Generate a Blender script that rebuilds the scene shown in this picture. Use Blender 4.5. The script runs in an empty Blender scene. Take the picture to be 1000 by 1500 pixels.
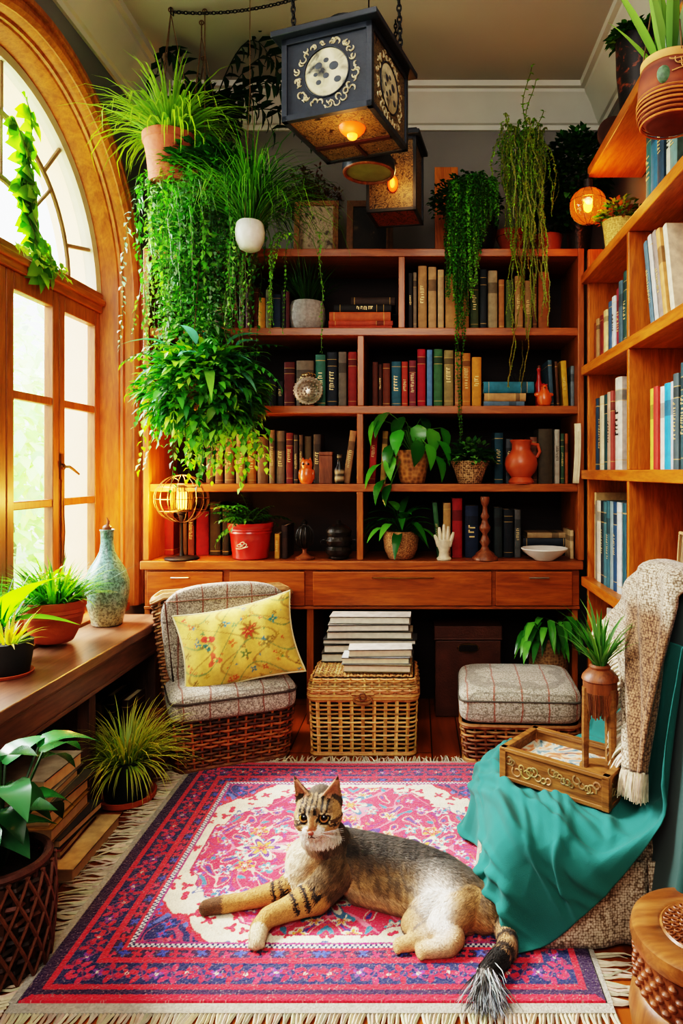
import bpy, bmesh, math, random
import numpy as np
from mathutils import Vector, Matrix, Euler
COL = bpy.context.scene.collection
PI = math.pi
RN = random.Random(11)
EYE = 1.28                      # height of the lens above the floor

# ---------------------------------------------------------------- helpers
def at(x, y, Y):                # point at depth Y seen at pixel x, y of the 1000 x 1500 frame
    return Vector(((x-610)*Y/1000, Y, EYE-(y-690)*Y/1000))
def on(x, y, z=0.0):            # point at height z seen at pixel x, y
    Y = (EYE-z)*1000/(y-690); return Vector(((x-610)*Y/1000, Y, z))
def lin(c): return c/12.92 if c <= .04045 else ((c+.055)/1.055)**2.4
def hx(s):
    s = s.lstrip('#'); return tuple(lin(int(s[i:i+2], 16)/255) for i in (0, 2, 4))
def mixc(a, b, t): return tuple(a[i]*(1-t)+b[i]*t for i in range(3))
def jit(c, a, r=RN):
    k = 1+r.uniform(-a, a); return tuple(max(0, min(1, v*k*(1+r.uniform(-a, a)*.4))) for v in c)
def rotz(a): return Matrix.Rotation(a, 4, 'Z')
MW = {}

class MB:
    def __init__(s): s.v = []; s.f = []; s.c = []
    def add(s, vs, fs, col=(1, 1, 1)):
        o = len(s.v); s.v.extend([tuple(v) for v in vs])
        s.f.extend([tuple(i+o for i in f) for f in fs])
        if len(col) == 3 and not hasattr(col[0], '__len__'): s.c.extend([tuple(col)]*len(vs))
        else: s.c.extend([tuple(c) for c in col])
    def box(s, a, b, col=(1, 1, 1), m=None):       # two opposite corners
        x0, y0, z0 = a; x1, y1, z1 = b
        vs = [Vector(p) for p in ((x0,y0,z0),(x1,y0,z0),(x1,y1,z0),(x0,y1,z0),(x0,y0,z1),(x1,y0,z1),(x1,y1,z1),(x0,y1,z1))]
        if m is not None: vs = [m @ v for v in vs]
        s.add(vs, [(0,3,2,1),(4,5,6,7),(0,1,5,4),(1,2,6,5),(2,3,7,6),(3,0,4,7)], col); return s
    def tube(s, pts, r, n=6, col=(1, 1, 1), closed=False, cap=True, ry=None):
        pts = [Vector(p) for p in pts]; k = len(pts)
        rs = r if hasattr(r, '__len__') else [r]*k
        o = []; up = None
        for i, p in enumerate(pts):
            t = (pts[(i+1) % k]-pts[i-1]) if closed else (pts[min(i+1, k-1)]-pts[max(i-1, 0)])
            if t.length < 1e-9: t = Vector((0, 0, 1))
            t.normalize()
            if up is None:
                up = Vector((0, 0, 1)) if abs(t.z) < .9 else Vector((0, 1, 0))
            a = t.cross(up)
            if a.length < 1e-6: a = t.cross(Vector((.3, 1, .2)))
            a.normalize(); b = a.cross(t); b.normalize(); up = b
            for j in range(n):
                q = 2*PI*j/n
                o.append(p+a*math.cos(q)*rs[i]+b*math.sin(q)*rs[i]*(ry or 1))
        fs = []
        for i in range(k if closed else k-1):
            i2 = (i+1) % k
            for j in range(n):
                j2 = (j+1) % n; fs.append((i*n+j, i*n+j2, i2*n+j2, i2*n+j))
        if cap and not closed:
            fs.append(tuple(range(n-1, -1, -1))); fs.append(tuple((k-1)*n+j for j in range(n)))
        s.add(o, fs, col if not (len(col) == k and hasattr(col[0], '__len__')) else [c for c in col for _ in range(n)]); return s
    def lathe(s, prof, c=(0, 0, 0), n=28, col=(1, 1, 1), m=None, wob=None):
        vs = []; cs = []
        for i, (r, z) in enumerate(prof):
            for j in range(n):
                q = 2*PI*j/n; rr = r*(1+(wob(q, z) if wob else 0))
                v = Vector((rr*math.cos(q), rr*math.sin(q), z))
                if m is not None: v = m @ v
                vs.append(v+Vector(c)); cs.append(col[i] if hasattr(col[0], '__len__') else col)
        fs = [(i*n+j, i*n+(j+1) % n, (i+1)*n+(j+1) % n, (i+1)*n+j) for i in range(len(prof)-1) for j in range(n)]
        if prof[0][0] > 1e-5: fs.append(tuple(range(n-1, -1, -1)))
        if prof[-1][0] > 1e-5: fs.append(tuple((len(prof)-1)*n+j for j in range(n)))
        s.add(vs, fs, cs); return s
    def grid(s, fn, nu, nv, col=(1, 1, 1)):        # fn(u, v) -> point
        vs = []; cs = []
        for i in range(nu+1):
            for j in range(nv+1):
                vs.append(fn(i/nu, j/nv)); cs.append(col(i/nu, j/nv) if callable(col) else col)
        w = nv+1
        s.add(vs, [(i*w+j, (i+1)*w+j, (i+1)*w+j+1, i*w+j+1) for i in range(nu) for j in range(nv)], cs); return s
    def ball(s, c, r, n=12, col=(1, 1, 1), sc=(1, 1, 1), m=None):
        prof = [(math.sin(PI*i/n), -math.cos(PI*i/n)) for i in range(n+1)]
        mm = Matrix.Diagonal((r*sc[0], r*sc[1], r*sc[2], 1))
        if m is not None: mm = m @ mm
        prof[0] = (1e-4, -1); prof[-1] = (1e-4, 1)
        return s.lathe(prof, c, n*2, col, mm)
    def torus(s, c, R, r, n=20, k=6, col=(1, 1, 1), m=None, sc=(1, 1)):
        pts = []
        for i in range(n):
            q = 2*PI*i/n; v = Vector((R*math.cos(q)*sc[0], R*math.sin(q)*sc[1], 0))
            if m is not None: v = m @ v
            pts.append(v+Vector(c))
        return s.tube(pts, r, k, col, closed=True)
    def leaf(s, p, d, L, W, col, up=(0, 0, 1), droop=.3, fold=.25, seg=3, tip=.35, tipcol=None):
        d = Vector(d).normalized(); u = Vector(up)
        side = d.cross(u)
        if side.length < 1e-4: side = d.cross(Vector((1, .1, 0)))
        side.normalize(); u = side.cross(d).normalized()
        vs = []; cs = []; q = Vector(p); fs = []
        for i in range(seg+1):
            t = i/seg
            w = W*.5*(math.sin(PI*min(1, t**.75*.93+.07)))
            a = -droop*t*1.3
            pos = Vector(p)+d*(L*t*math.cos(a*.6))+u*(L*t*math.sin(a))
            vs += [pos-side*w+u*w*fold, pos, pos+side*w+u*w*fold]
            c = mixc(col, tipcol, t) if tipcol else col
            cs += [c, tuple(min(1, x*1.15) for x in c), c]
            if i: b = 3*(i-1); fs += [(b, b+3, b+4, b+1), (b+1, b+4, b+5, b+2)]
        s.add(vs, fs, cs)
    def blade(s, p, d, L, W, col, bend=.8, seg=5, tipcol=None, flat=.15):   # long arching leaf
        h = Vector((d[0], d[1], 0)); d = Vector(d).normalized()
        if h.length < 1e-4: h = Vector((1, 0, 0))
        h.normalize(); side = Vector((-h.y, h.x, 0))
        el = math.atan2(d.z, math.hypot(d.x, d.y)); q = Vector(p); vs = []; cs = []; fs = []
        for i in range(seg+1):
            t = i/seg; w = W*.5*min(1, (1-t)*1.6+.03)*min(1, .55+t*2)
            nn = Vector((-h.x*math.sin(el), -h.y*math.sin(el), math.cos(el)))
            vs += [q-side*w+nn*w*flat, q-nn*w*flat, q+side*w+nn*w*flat]
            c = mixc(col, tipcol, t) if tipcol else col
            cs += [c, tuple(x*.8 for x in c), c]
            if i: b = 3*(i-1); fs += [(b, b+3, b+4, b+1), (b+1, b+4, b+5, b+2)]
            q = q+(h*math.cos(el)+Vector((0, 0, 1))*math.sin(el))*(L/seg); el -= bend/seg*(.5+t)
        s.add(vs, fs, cs)
    def build(s, name, mat, parent=None, smooth=True, bevel=0, sub=0, world=False, seg=2, origin=None, solid=0, auto=None):
        vs = s.v
        loc = None
        if parent is not None and world:
            inv = MW[parent].inverted(); vs = [tuple(inv @ Vector(v)) for v in vs]
        elif parent is None:
            a = np.array(vs); lo = a.min(0); hi = a.max(0)
            loc = Vector(origin) if origin is not None else Vector(((lo[0]+hi[0])/2, (lo[1]+hi[1])/2, lo[2]))
            vs = [(v[0]-loc.x, v[1]-loc.y, v[2]-loc.z) for v in vs]
        me = bpy.data.meshes.new(name); me.from_pydata(vs, [], s.f); me.update()
        at_ = me.color_attributes.new('Col', 'FLOAT_COLOR', 'POINT')
        cc = np.ones((len(vs), 4), np.float32); cc[:, :3] = np.array(s.c, np.float32); at_.data.foreach_set('color', cc.ravel())
        if smooth:
            me.polygons.foreach_set('use_smooth', [True]*len(me.polygons))
            me.set_sharp_from_angle(angle=math.radians(auto if auto else 40))
        o = bpy.data.objects.new(name, me); COL.objects.link(o)
        if mat is not None: me.materials.append(mat)
        if parent is not None: o.parent = parent; MW[o] = MW[parent].copy()
        else: o.location = loc; MW[o] = Matrix.Translation(loc)
        if bevel:
            b = o.modifiers.new('Bevel', 'BEVEL'); b.width = bevel; b.segments = seg; b.limit_method = 'ANGLE'; b.angle_limit = math.radians(50)
            b.harden_normals = True
        if solid:
            q = o.modifiers.new('Solid', 'SOLIDIFY'); q.thickness = solid; q.offset = 0
        if sub:
            q = o.modifiers.new('Sub', 'SUBSURF'); q.levels = sub; q.render_levels = sub
        return o

def thing(name, label, cat, loc=(0, 0, 0), rz=0, group=None):
    o = bpy.data.objects.new(name, None); COL.objects.link(o); o.empty_display_size = .05
    o.location = loc; o.rotation_euler = (0, 0, rz); MW[o] = Matrix.Translation(Vector(loc)) @ rotz(rz)
    tag(o, label, cat, group); return o
def tag(o, label, cat, group=None, kind=None):
    o['label'] = label; o['category'] = cat
    if group: o['group'] = group
    if kind: o['kind'] = kind
    return o
def struct(o, label=None, cat=None):
    o['kind'] = 'structure'
    if label: o['label'] = label; o['category'] = cat
    return o
def part(o, label): o['label'] = label; return o

# ---------------------------------------------------------------- materials
MATS = {}
def nodes(name):
    m = bpy.data.materials.new(name); m.use_nodes = True; nt = m.node_tree
    return m, nt, nt.nodes['Principled BSDF']
def N(nt, t, **k):
    n = nt.nodes.new(t)
    for a, v in k.items():
        if a in n.inputs.keys(): n.inputs[a].default_value = v
        else: setattr(n, a, v)
    return n
def ramp(nt, stops, fac):
    r = nt.nodes.new('ShaderNodeValToRGB'); e = r.color_ramp.elements
    while len(e) < len(stops): e.new(.5)
    for i, (p, c) in enumerate(stops): e[i].position = p; e[i].color = (*c, 1)
    nt.links.new(fac, r.inputs[0]); return r
def mul(nt, a, b, fac=1.0, mode='MULTIPLY'):
    m = nt.nodes.new('ShaderNodeMix'); m.data_type = 'RGBA'; m.blend_type = mode; m.inputs[0].default_value = fac
    nt.links.new(a, m.inputs[6]); nt.links.new(b, m.inputs[7]); return m.outputs[2]
def bumpn(nt, b, h, strength, dist=.01):
    n = nt.nodes.new('ShaderNodeBump'); n.inputs['Strength'].default_value = strength; n.inputs['Distance'].default_value = dist
    nt.links.new(h, n.inputs['Height']); nt.links.new(n.outputs[0], b.inputs['Normal']); return n
def plain(name, col=None, rough=.6, metal=0, var=.25, vs=18, bump=0, bs=120, sheen=0, coat=0, attr=False, spec=.5, emit=None, es=0, sub=0):
    m, nt, b = nodes(name)
    tc = N(nt, 'ShaderNodeTexCoord')
    b.inputs['Roughness'].default_value = rough; b.inputs['Metallic'].default_value = metal
    b.inputs['Specular IOR Level'].default_value = spec
    if attr:
        src = N(nt, 'ShaderNodeAttribute', attribute_name='Col').outputs['Color']
    else:
        rg = N(nt, 'ShaderNodeRGB'); rg.outputs[0].default_value = (*col, 1); src = rg.outputs[0]
    if var:
        n = N(nt, 'ShaderNodeTexNoise', Scale=vs, Detail=5.0); nt.links.new(tc.outputs['Object'], n.inputs['Vector'])
        r = ramp(nt, [(.25, (1-var,)*3), (.75, (1+var*.35,)*3)], n.outputs['Fac']); src = mul(nt, src, r.outputs[0])
    nt.links.new(src, b.inputs['Base Color'])
    if bump:
        n2 = N(nt, 'ShaderNodeTexNoise', Scale=bs, Detail=4.0); nt.links.new(tc.outputs['Object'], n2.inputs['Vector'])
        bumpn(nt, b, n2.outputs['Fac'], bump)
    if sheen: b.inputs['Sheen Weight'].default_value = sheen; b.inputs['Sheen Roughness'].default_value = .5
    if coat: b.inputs['Coat Weight'].default_value = coat; b.inputs['Coat Roughness'].default_value = .15
    if emit: b.inputs['Emission Color'].default_value = (*emit, 1); b.inputs['Emission Strength'].default_value = es
    return m
def wood(name, dark, light, axis='X', sc=3.0, rough=.38, coat=.15, bump=.08):
    m, nt, b = nodes(name); tc = N(nt, 'ShaderNodeTexCoord')
    mp = N(nt, 'ShaderNodeMapping'); k = {'X': (.12, 1, 1), 'Y': (1, .12, 1), 'Z': (1, 1, .12)}[axis]
    mp.inputs['Scale'].default_value = tuple(v*sc*4 for v in k); nt.links.new(tc.outputs['Object'], mp.inputs[0])
    n = N(nt, 'ShaderNodeTexNoise', Scale=2.0, Detail=8.0, Roughness=.6, Distortion=1.2); nt.links.new(mp.outputs[0], n.inputs['Vector'])
    n2 = N(nt, 'ShaderNodeTexNoise', Scale=14.0, Detail=4.0); nt.links.new(mp.outputs[0], n2.inputs['Vector'])
    r = ramp(nt, [(.3, dark), (.55, mixc(dark, light, .6)), (.75, light)], n.outputs['Fac'])
    r2 = ramp(nt, [(.3, (.72,)*3), (.6, (1.05,)*3)], n2.outputs['Fac'])
    nt.links.new(mul(nt, r.outputs[0], r2.outputs[0], .8), b.inputs['Base Color'])
    b.inputs['Roughness'].default_value = rough; b.inputs['Coat Weight'].default_value = coat; b.inputs['Coat Roughness'].default_value = .25
    bumpn(nt, b, n2.outputs['Fac'], bump, .004); return m
def leafmat(name, trans=.35, rough=.42):
    m, nt, b = nodes(name); a = N(nt, 'ShaderNodeAttribute', attribute_name='Col')
    b.inputs['Roughness'].default_value = rough; nt.links.new(a.outputs['Color'], b.inputs['Base Color'])
    t = N(nt, 'ShaderNodeBsdfTranslucent'); h = N(nt, 'ShaderNodeHueSaturation', Saturation=1.15, Value=1.5)
    nt.links.new(a.outputs['Color'], h.inputs['Color']); nt.links.new(h.outputs[0], t.inputs[0])
    mx = N(nt, 'ShaderNodeMixShader'); mx.inputs[0].default_value = trans
    nt.links.new(b.outputs[0], mx.inputs[1]); nt.links.new(t.outputs[0], mx.inputs[2])
    nt.links.new(mx.outputs[0], nt.nodes['Material Output'].inputs[0]); return m
def emissive(name, col, s):
    m, nt, b = nodes(name); b.inputs['Base Color'].default_value = (*col, 1)
    b.inputs['Emission Color'].default_value = (*col, 1); b.inputs['Emission Strength'].default_value = s; return m
def clear(name, tint=(1, 1, 1), fac=.08, rough=.02):     # thin glass: mostly lets light through, mirrors a little
    m, nt, b = nodes(name); nt.nodes.remove(b)
    t = N(nt, 'ShaderNodeBsdfTransparent'); t.inputs[0].default_value = (*tint, 1)
    g = N(nt, 'ShaderNodeBsdfGlossy', Roughness=rough); lw = N(nt, 'ShaderNodeLayerWeight', Blend=.5); pw = N(nt, 'ShaderNodeMath', operation='POWER'); pw.inputs[1].default_value = 4; nt.links.new(lw.outputs['Facing'], pw.inputs[0]); fr = N(nt, 'ShaderNodeMath', operation='MULTIPLY_ADD'); fr.inputs[1].default_value = .5; fr.inputs[2].default_value = fac*.5; nt.links.new(pw.outputs[0], fr.inputs[0])
    mx = N(nt, 'ShaderNodeMixShader'); nt.links.new(fr.outputs[0], mx.inputs[0])
    nt.links.new(t.outputs[0], mx.inputs[1]); nt.links.new(g.outputs[0], mx.inputs[2])
    nt.links.new(mx.outputs[0], nt.nodes['Material Output'].inputs[0]); return m
def weave(name, c1, c2, scale=90, rough=.8, sz=(1, 1, 1)):      # small two tone plaited pattern with relief
    m, nt, b = nodes(name); tc = N(nt, 'ShaderNodeTexCoord')
    mp = N(nt, 'ShaderNodeMapping'); mp.inputs['Scale'].default_value = sz; nt.links.new(tc.outputs['Object'], mp.inputs[0])
    v = N(nt, 'ShaderNodeTexVoronoi', Scale=scale, Randomness=.55); nt.links.new(mp.outputs[0], v.inputs['Vector'])
    r = ramp(nt, [(.15, c1), (.5, mixc(c1, c2, .5)), (.75, c2)], v.outputs['Distance'])
    nt.links.new(r.outputs[0], b.inputs['Base Color']); b.inputs['Roughness'].default_value = rough
    bumpn(nt, b, v.outputs['Distance'], -.8, .006); return m

m_shelf_x = wood('orange_teak_along_x', hx('7c4014'), hx('b46a2c'), 'X')
m_shelf_y = wood('orange_teak_along_y', hx('a4540f'), hx('d98630'), 'Y')
m_shelf_z = wood('orange_teak_upright', hx('804214'), hx('b86e2c'), 'Z')
m_rshelf_z = wood('bright_teak_upright', hx('a4540f'), hx('d98630'), 'Z')
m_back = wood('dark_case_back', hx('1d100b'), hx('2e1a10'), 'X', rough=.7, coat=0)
m_rback = wood('case_back_teak', hx('5f2408'), hx('8a3a0e'), 'Z', rough=.6, coat=0)
m_drawer = wood('drawer_teak', hx('783a0e'), hx('b0621f'), 'X', sc=2.2)
m_frame = wood('window_oak', hx('8a4a17'), hx('c47a2e'), 'Z', sc=2.5, rough=.45)
m_framey = wood('window_oak_level', hx('7a4015'), hx('b06a28'), 'Y', sc=2.5, rough=.45)
m_sash = wood('sash_oak', hx('6f3d18'), hx('a5632c'), 'Z', sc=2.5, rough=.5)
m_table = wood('weathered_table', hx('4b3024'), hx('85604a'), 'Y', sc=2.0, rough=.35, coat=.3)
m_tableleg = wood('weathered_leg', hx('3c2419'), hx('6b4835'), 'Z', sc=2.0, rough=.6, coat=0)
m_brownwood = wood('turned_wood', hx('5d3016'), hx('965a30'), 'Z', sc=4, rough=.5)
m_leaf = leafmat('leaf_green')
m_gloss = leafmat('leaf_glossy', .2, .25)
m_attr = plain('painted_by_part', attr=True, rough=.7, var=.2, vs=40)
m_attr_gl = plain('glazed_by_part', attr=True, rough=.3, var=.15, vs=40)
m_soil = plain('potting_soil', hx('2a1a10'), .95, var=.5, vs=80, bump=.6, bs=90)
m_terra = plain('terracotta', hx('b5562e'), .75, var=.3, vs=14, bump=.15, bs=60)
m_black = plain('black_iron', hx('17191c'), .5, .3, var=.3)
m_brass = plain('aged_brass', hx('8a6a38'), .35, .9, var=.3)
m_steel = plain('brushed_steel', hx('a8a29a'), .35, .9, var=.1)
m_paper = plain('page_edges', hx('d8c7a3'), .9, var=.2, vs=60)
m_straw = plain('straw_cane', attr=True, rough=.6, var=.35, vs=60, bump=.2, bs=200)
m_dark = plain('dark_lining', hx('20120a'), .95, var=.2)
m_rope = plain('jute_rope', hx('6b5236'), .9, var=.4, vs=90)
# ---------------------------------------------------------------- room shell
XL, XR, YB, YF, ZC = -1.50, 1.06, 3.90, -1.7, 3.42
WC, WR, ZS, Z0 = 2.74, .86, 2.15, .57      # window: centre along the wall, half width, springing, sill
m_wall = plain('grey_plaster', hx('7c7a78'), .9, var=.12, vs=3, bump=.05, bs=80)
m_wallb = plain('grey_plaster_back', hx('85817d'), .9, var=.12, vs=3, bump=.05, bs=80)
m_ceil = plain('pale_ceiling', hx('bfbbb2'), .9, var=.06, vs=2)
m_crown = plain('crown_paint', hx('d6d2c6'), .6, var=.06, vs=6)
def floor_mat():
    m, nt, b = nodes('orange_floor_boards'); tc = N(nt, 'ShaderNodeTexCoord')
    mp = N(nt, 'ShaderNodeMapping'); mp.inputs['Rotation'].default_value = (0, 0, PI/2); nt.links.new(tc.outputs['Object'], mp.inputs[0])
    br = N(nt, 'ShaderNodeTexBrick', Scale=1.0); br.inputs['Brick Width'].default_value = 1.3; br.inputs['Row Height'].default_value = .13
    br.inputs['Mortar Size'].default_value = .003; br.inputs['Color1'].default_value = (*hx('8a4617'), 1); br.inputs['Color2'].default_value = (*hx('a85c24'), 1)
    br.inputs['Mortar'].default_value = (*hx('2c1408'), 1); nt.links.new(mp.outputs[0], br.inputs['Vector'])
    m2 = N(nt, 'ShaderNodeMapping'); m2.inputs['Scale'].default_value = (9, .8, 1); nt.links.new(tc.outputs['Object'], m2.inputs[0])
    n = N(nt, 'ShaderNodeTexNoise', Scale=2.0, Detail=8.0, Distortion=1.0); nt.links.new(m2.outputs[0], n.inputs['Vector'])
    r = ramp(nt, [(.3, (.55,)*3), (.7, (1.1,)*3)], n.outputs['Fac'])
    nt.links.new(mul(nt, br.outputs['Color'], r.outputs[0]), b.inputs['Base Color']); b.inputs['Roughness'].default_value = .35
    bumpn(nt, b, br.outputs['Fac'], -.3, .004); return m
struct(MB().box((XL-.3, YF, -.08), (XR+.1, YB+.1, 0)).build('floor', floor_mat(), smooth=False))
struct(MB().box((XL-.5, YF-.1, ZC), (XR+.1, YB+.1, ZC+.1)).build('ceiling', m_ceil, smooth=False))
struct(MB().box((XL-.5, YB, 0), (XR+.1, YB+.1, ZC)).build('wall_back', m_wallb, smooth=False))
struct(MB().box((XR, YF, 0), (XR+.1, YB, ZC)).build('wall_right', m_wallb, smooth=False))
struct(MB().box((XL-.5, YF-.1, 0), (XR+.1, YF, ZC)).build('wall_front', m_ceil, smooth=False))

def arch(dr, X, zb=Z0, n=40, r=WR):           # points of the arched opening, near foot to far foot
    rr = r+dr; pts = [(X, WC-rr, zb), (X, WC-rr, (zb+ZS)/2)]
    pts += [(X, WC-rr*math.cos(PI*i/n), ZS+rr*math.sin(PI*i/n)) for i in range(n+1)]
    return pts+[(X, WC+rr, (zb+ZS)/2), (X, WC+rr, zb)]
def arch_sweep(mb, prof, zb=Z0, closed=False, col=(1, 1, 1)):
    rows = [arch(dr, X, zb) for dr, X in prof]; k = len(rows[0]); vs = [p for r in rows for p in r]
    m = len(prof); fs = []
    for a in range(m if closed else m-1):
        b = (a+1) % m
        fs += [(a*k+i, a*k+i+1, b*k+i+1, b*k+i) for i in range(k-1)]
    mb.add(vs, fs, col); return mb
def holed_wall(mb, X, dr, zb):                # wall sheet with the arched hole
    a = arch(dr, X, zb); y0, y1 = a[0][1], a[-1][1]
    for (p, q) in ((YF, y0), (y1, YB)): mb.add([(X, p, 0), (X, q, 0), (X, q, ZC), (X, p, ZC)], [(0, 1, 2, 3)])
    mb.add([(X, y0, 0), (X, y1, 0), (X, y1, zb), (X, y0, zb)], [(0, 1, 2, 3)])
    t = a[1:-1]
    for i in range(len(t)-1): mb.add([t[i], t[i+1], (X, t[i+1][1], ZC), (X, t[i][1], ZC)], [(0, 1, 2, 3)])
wl = MB(); holed_wall(wl, XL, 0, Z0); struct(wl.build('wall_left', m_wall, smooth=False))
m_peach = plain('peach_render', hx('efc6a4'), .9, var=.12, vs=6, bump=.1)
ow = MB(); holed_wall(ow, XL-.36, -.02, Z0-.02); arch_sweep(ow, [(-.02, XL-.18), (-.02, XL-.36)], Z0-.02)
ow.add([(XL-.18, WC-WR, Z0-.03), (XL-.18, WC+WR, Z0-.03), (XL-.4, WC+WR, Z0-.06), (XL-.4, WC-WR, Z0-.06)], [(0, 1, 2, 3)])
struct(ow.build('wall_left_outer', m_peach, smooth=False))

# crown mouldings
prof = [(0, -.20), (.015, -.20), (.02, -.175), (.035, -.17), (.05, -.15), (.09, -.085), (.13, -.045), (.135, -.03), (.16, -.028), (.165, 0)]
def crown(n, p0, p1, nrm):
    mb = MB(); p0 = Vector(p0); p1 = Vector(p1); nrm = Vector(nrm)
    vs = []
    for p in (p0, p1): vs += [p+nrm*d+Vector((0, 0, ZC+z)) for d, z in prof]
    k = len(prof); mb.add(vs, [(i, i+1, k+i+1, k+i) for i in range(k-1)])
    struct(mb.build('trim_%d' % n, m_crown, auto=25))
crown(1, (XL, YB, 0), (XR, YB, 0), (0, -1, 0)); crown(2, (XL, YF, 0), (XL, YB, 0), (1, 0, 0)); crown(3, (XR, YF, 0), (XR, YB, 0), (-1, 0, 0))
struct(MB().box((XL, 3.72, 0), (XL+.02, YB, .12)).box((XL, YF, 0), (XL+.02, 1.0, .12)).build('baseboard_left', m_drawer, smooth=False))
struct(MB().box((XL, YB-.02, 0), (XR, YB, .12)).build('baseboard_back', m_drawer, smooth=False))

# ---------------------------------------------------------------- arched window
WX = XL-.17; RI = .81                          # plane of the sashes
m_pane = clear('window_glass')
m_cream = plain('pale_rim_paint', hx('b9ab92'), .5, var=.2, vs=10)
m_fan = plain('greyed_bar', hx('8f7454'), .5, var=.3, vs=10)
win = thing('window_1', 'tall arched oak window with casements and fanlight in the left wall', 'window', (XL-.1, WC, Z0)); win['kind'] = 'structure'
mb = MB()
arch_sweep(mb, [(0, XL+.0), (0, XL+.012), (.015, XL+.03), (.03, XL+.034), (.036, XL+.022), (.055, XL+.022), (.062, XL+.036), (.082, XL+.036), (.092, XL+.02), (.095, XL)])
mb.build('casing', m_frame, win, world=True, auto=30)
mb = MB(); arch_sweep(mb, [(0, XL+.004), (-.006, XL-.02), (-.006, XL-.035), (-.018, XL-.04), (-.018, XL-.055), (-.026, XL-.06), (-.05, WX+.03), (-.05, WX-.04)])
mb.build('reveal', m_frame, win, world=True, auto=30)
mb = MB(); arch_sweep(mb, [(-.05, WX+.028), (-.055, WX+.034), (-.066, WX+.03), (-.085, WX+.024), (-.085, WX-.03), (-.05, WX-.03)], 2.2)
mb.build('fanlight_rim', m_cream, win, world=True, auto=30)
mb = MB().box((WX-.035, WC-RI, 2.10), (WX+.04, WC+RI, 2.20)).box((WX-.03, WC-RI, 2.135), (WX+.055, WC+RI, 2.165))
mb.build('transom', m_framey, win, world=True, bevel=.006)
fb = MB()
def arc_bar(r, w=.012):
    pts = [(WX, WC-r*math.cos(PI*i/32), 2.19+r*math.sin(PI*i/32)) for i in range(33)]; fb.tube(pts, w, 8, ry=1.3)
arc_bar(.27); arc_bar(.53)
for a in (18, 54, 90, 126, 162):
    q = math.radians(a); c, s_ = math.cos(q), math.sin(q)
    fb.tube([(WX, WC+.53*c, 2.19+.53*s_), (WX, WC+.77*c, 2.17+.76*s_)], .011, 8)
for a in (45, 90, 135):
    q = math.radians(a); c, s_ = math.cos(q), math.sin(q)
    fb.tube([(WX, WC+.27*c, 2.19+.27*s_), (WX, WC+.53*c, 2.19+.53*s_)], .009, 8)
fb.build('fanlight_bars', m_fan, win, world=True)
g = MB(); n = 40; r = .77
g.add([(WX, WC, 2.19)]+[(WX, WC-r*math.cos(PI*i/n), 2.17+r*math.sin(PI*i/n)) for i in range(n+1)], [(0, i+1, i+2) for i in range(n)])
g.build('fanlight_pane', m_pane, win, world=True, smooth=False)
ys = [WC-RI, WC-RI/2, WC, WC+RI/2, WC+RI]; S = .052
for i in range(4):
    a, b = ys[i], ys[i+1]; z0, z1 = .60, 2.10
    f = MB().box((WX-.02, a+.002, z0), (WX+.025, a+S, z1)).box((WX-.02, b-S, z0), (WX+.025, b-.002, z1))
    f.box((WX-.02, a+S, z0), (WX+.025, b-S, z0+.08)).box((WX-.02, a+S, z1-.075), (WX+.025, b-S, z1))
    for z in (1.135, 1.595): f.box((WX-.015, a+S, z-.018), (WX+.02, b-S, z+.018))
    so = f.build('sash', m_sash, win, world=True, bevel=.005)
    p = MB().box((WX-.003, a+S-.01, z0+.07), (WX+.001, b-S+.01, z1-.07)); p.build('pane', m_pane, so, world=True, smooth=False)
h = MB(); hy = ys[3]+.012; hxx = WX+.03
h.tube([(hxx, hy, 1.30), (hxx+.012, hy, 1.30)], .014, 10).box((hxx-.004, hy-.011, 1.24), (hxx+.004, hy+.011, 1.36))
h.tube([(hxx+.012, hy, 1.30), (hxx+.035, hy, 1.30), (hxx+.04, hy+.02, 1.29), (hxx+.04, hy+.08, 1.265)], [.006, .007, .007, .005], 8)
h.tube([(hxx, hy, 1.24), (hxx, hy, .85)], .004, 6).tube([(hxx, hy+.006, 1.2), (hxx+.008, hy+.012, 1.0), (hxx+.004, hy+.004, .84)], .003, 5)
h.build('handle', m_brass, win, world=True)
mb = MB().box((WX-.03, WC-RI-.02, .555), (XL+.002, WC+RI+.02, .597)); mb.build('sill', m_framey, win, world=True, bevel=.004)

# ---------------------------------------------------------------- garden beyond the glass
m_grass = plain('sunlit_lawn', hx('b9cf9a'), .9, var=.3, vs=2)
struct(MB().box((-40, -10, -.45), (XL-.6, 60, -.35)).build('ground', m_grass, smooth=False))
m_gleaf = leafmat('garden_leaf', .5, .6)
def garden_tree(name, label, c, r, h, col, n=2600, seed=1):
    rr = random.Random(seed); t = thing(name, label, 'tree', (c[0], c[1], -.35), 0, None)
    mb = MB(); mb.tube([(0, 0, 0), (.08, .05, h*.4), (0, .1, h*.8)], [.14, .1, .05], 8, hx('8a7a66')); mb.build('trunk', m_attr, t)
    mb = MB()
    for i in range(n):
        u = rr.gauss(0, 1), rr.gauss(0, 1), rr.gauss(0, 1); d = Vector(u).normalized(); q = r*(rr.random()**.4)
        bl = 1+.25*math.sin(d.x*5+seed)*math.cos(d.z*4+seed*2)
        p = Vector((d.x*q*bl, d.y*q*bl, h+d.z*q*.95*bl))
        mb.leaf(p, (d.x+rr.uniform(-.6, .6), d.y+rr.uniform(-.6, .6), rr.uniform(-.7, .4)), .24, .15, jit(col, .3, rr), seg=2)
    mb.build('foliage', m_gleaf, t)
garden_tree('garden_tree', 'glare-paled bushy tree beyond the left casement pane', (-4.9, 8.0), 1.5, 1.9, hx('cfe6b8'), seed=3)  # leaf colours lightened to put overexposed haze into the trees
garden_tree('garden_tree.001', 'tall glare-paled tree farthest out behind the window', (-9.2, 13.5), 2.4, 3.2, hx('d6eac2'), seed=5)
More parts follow.
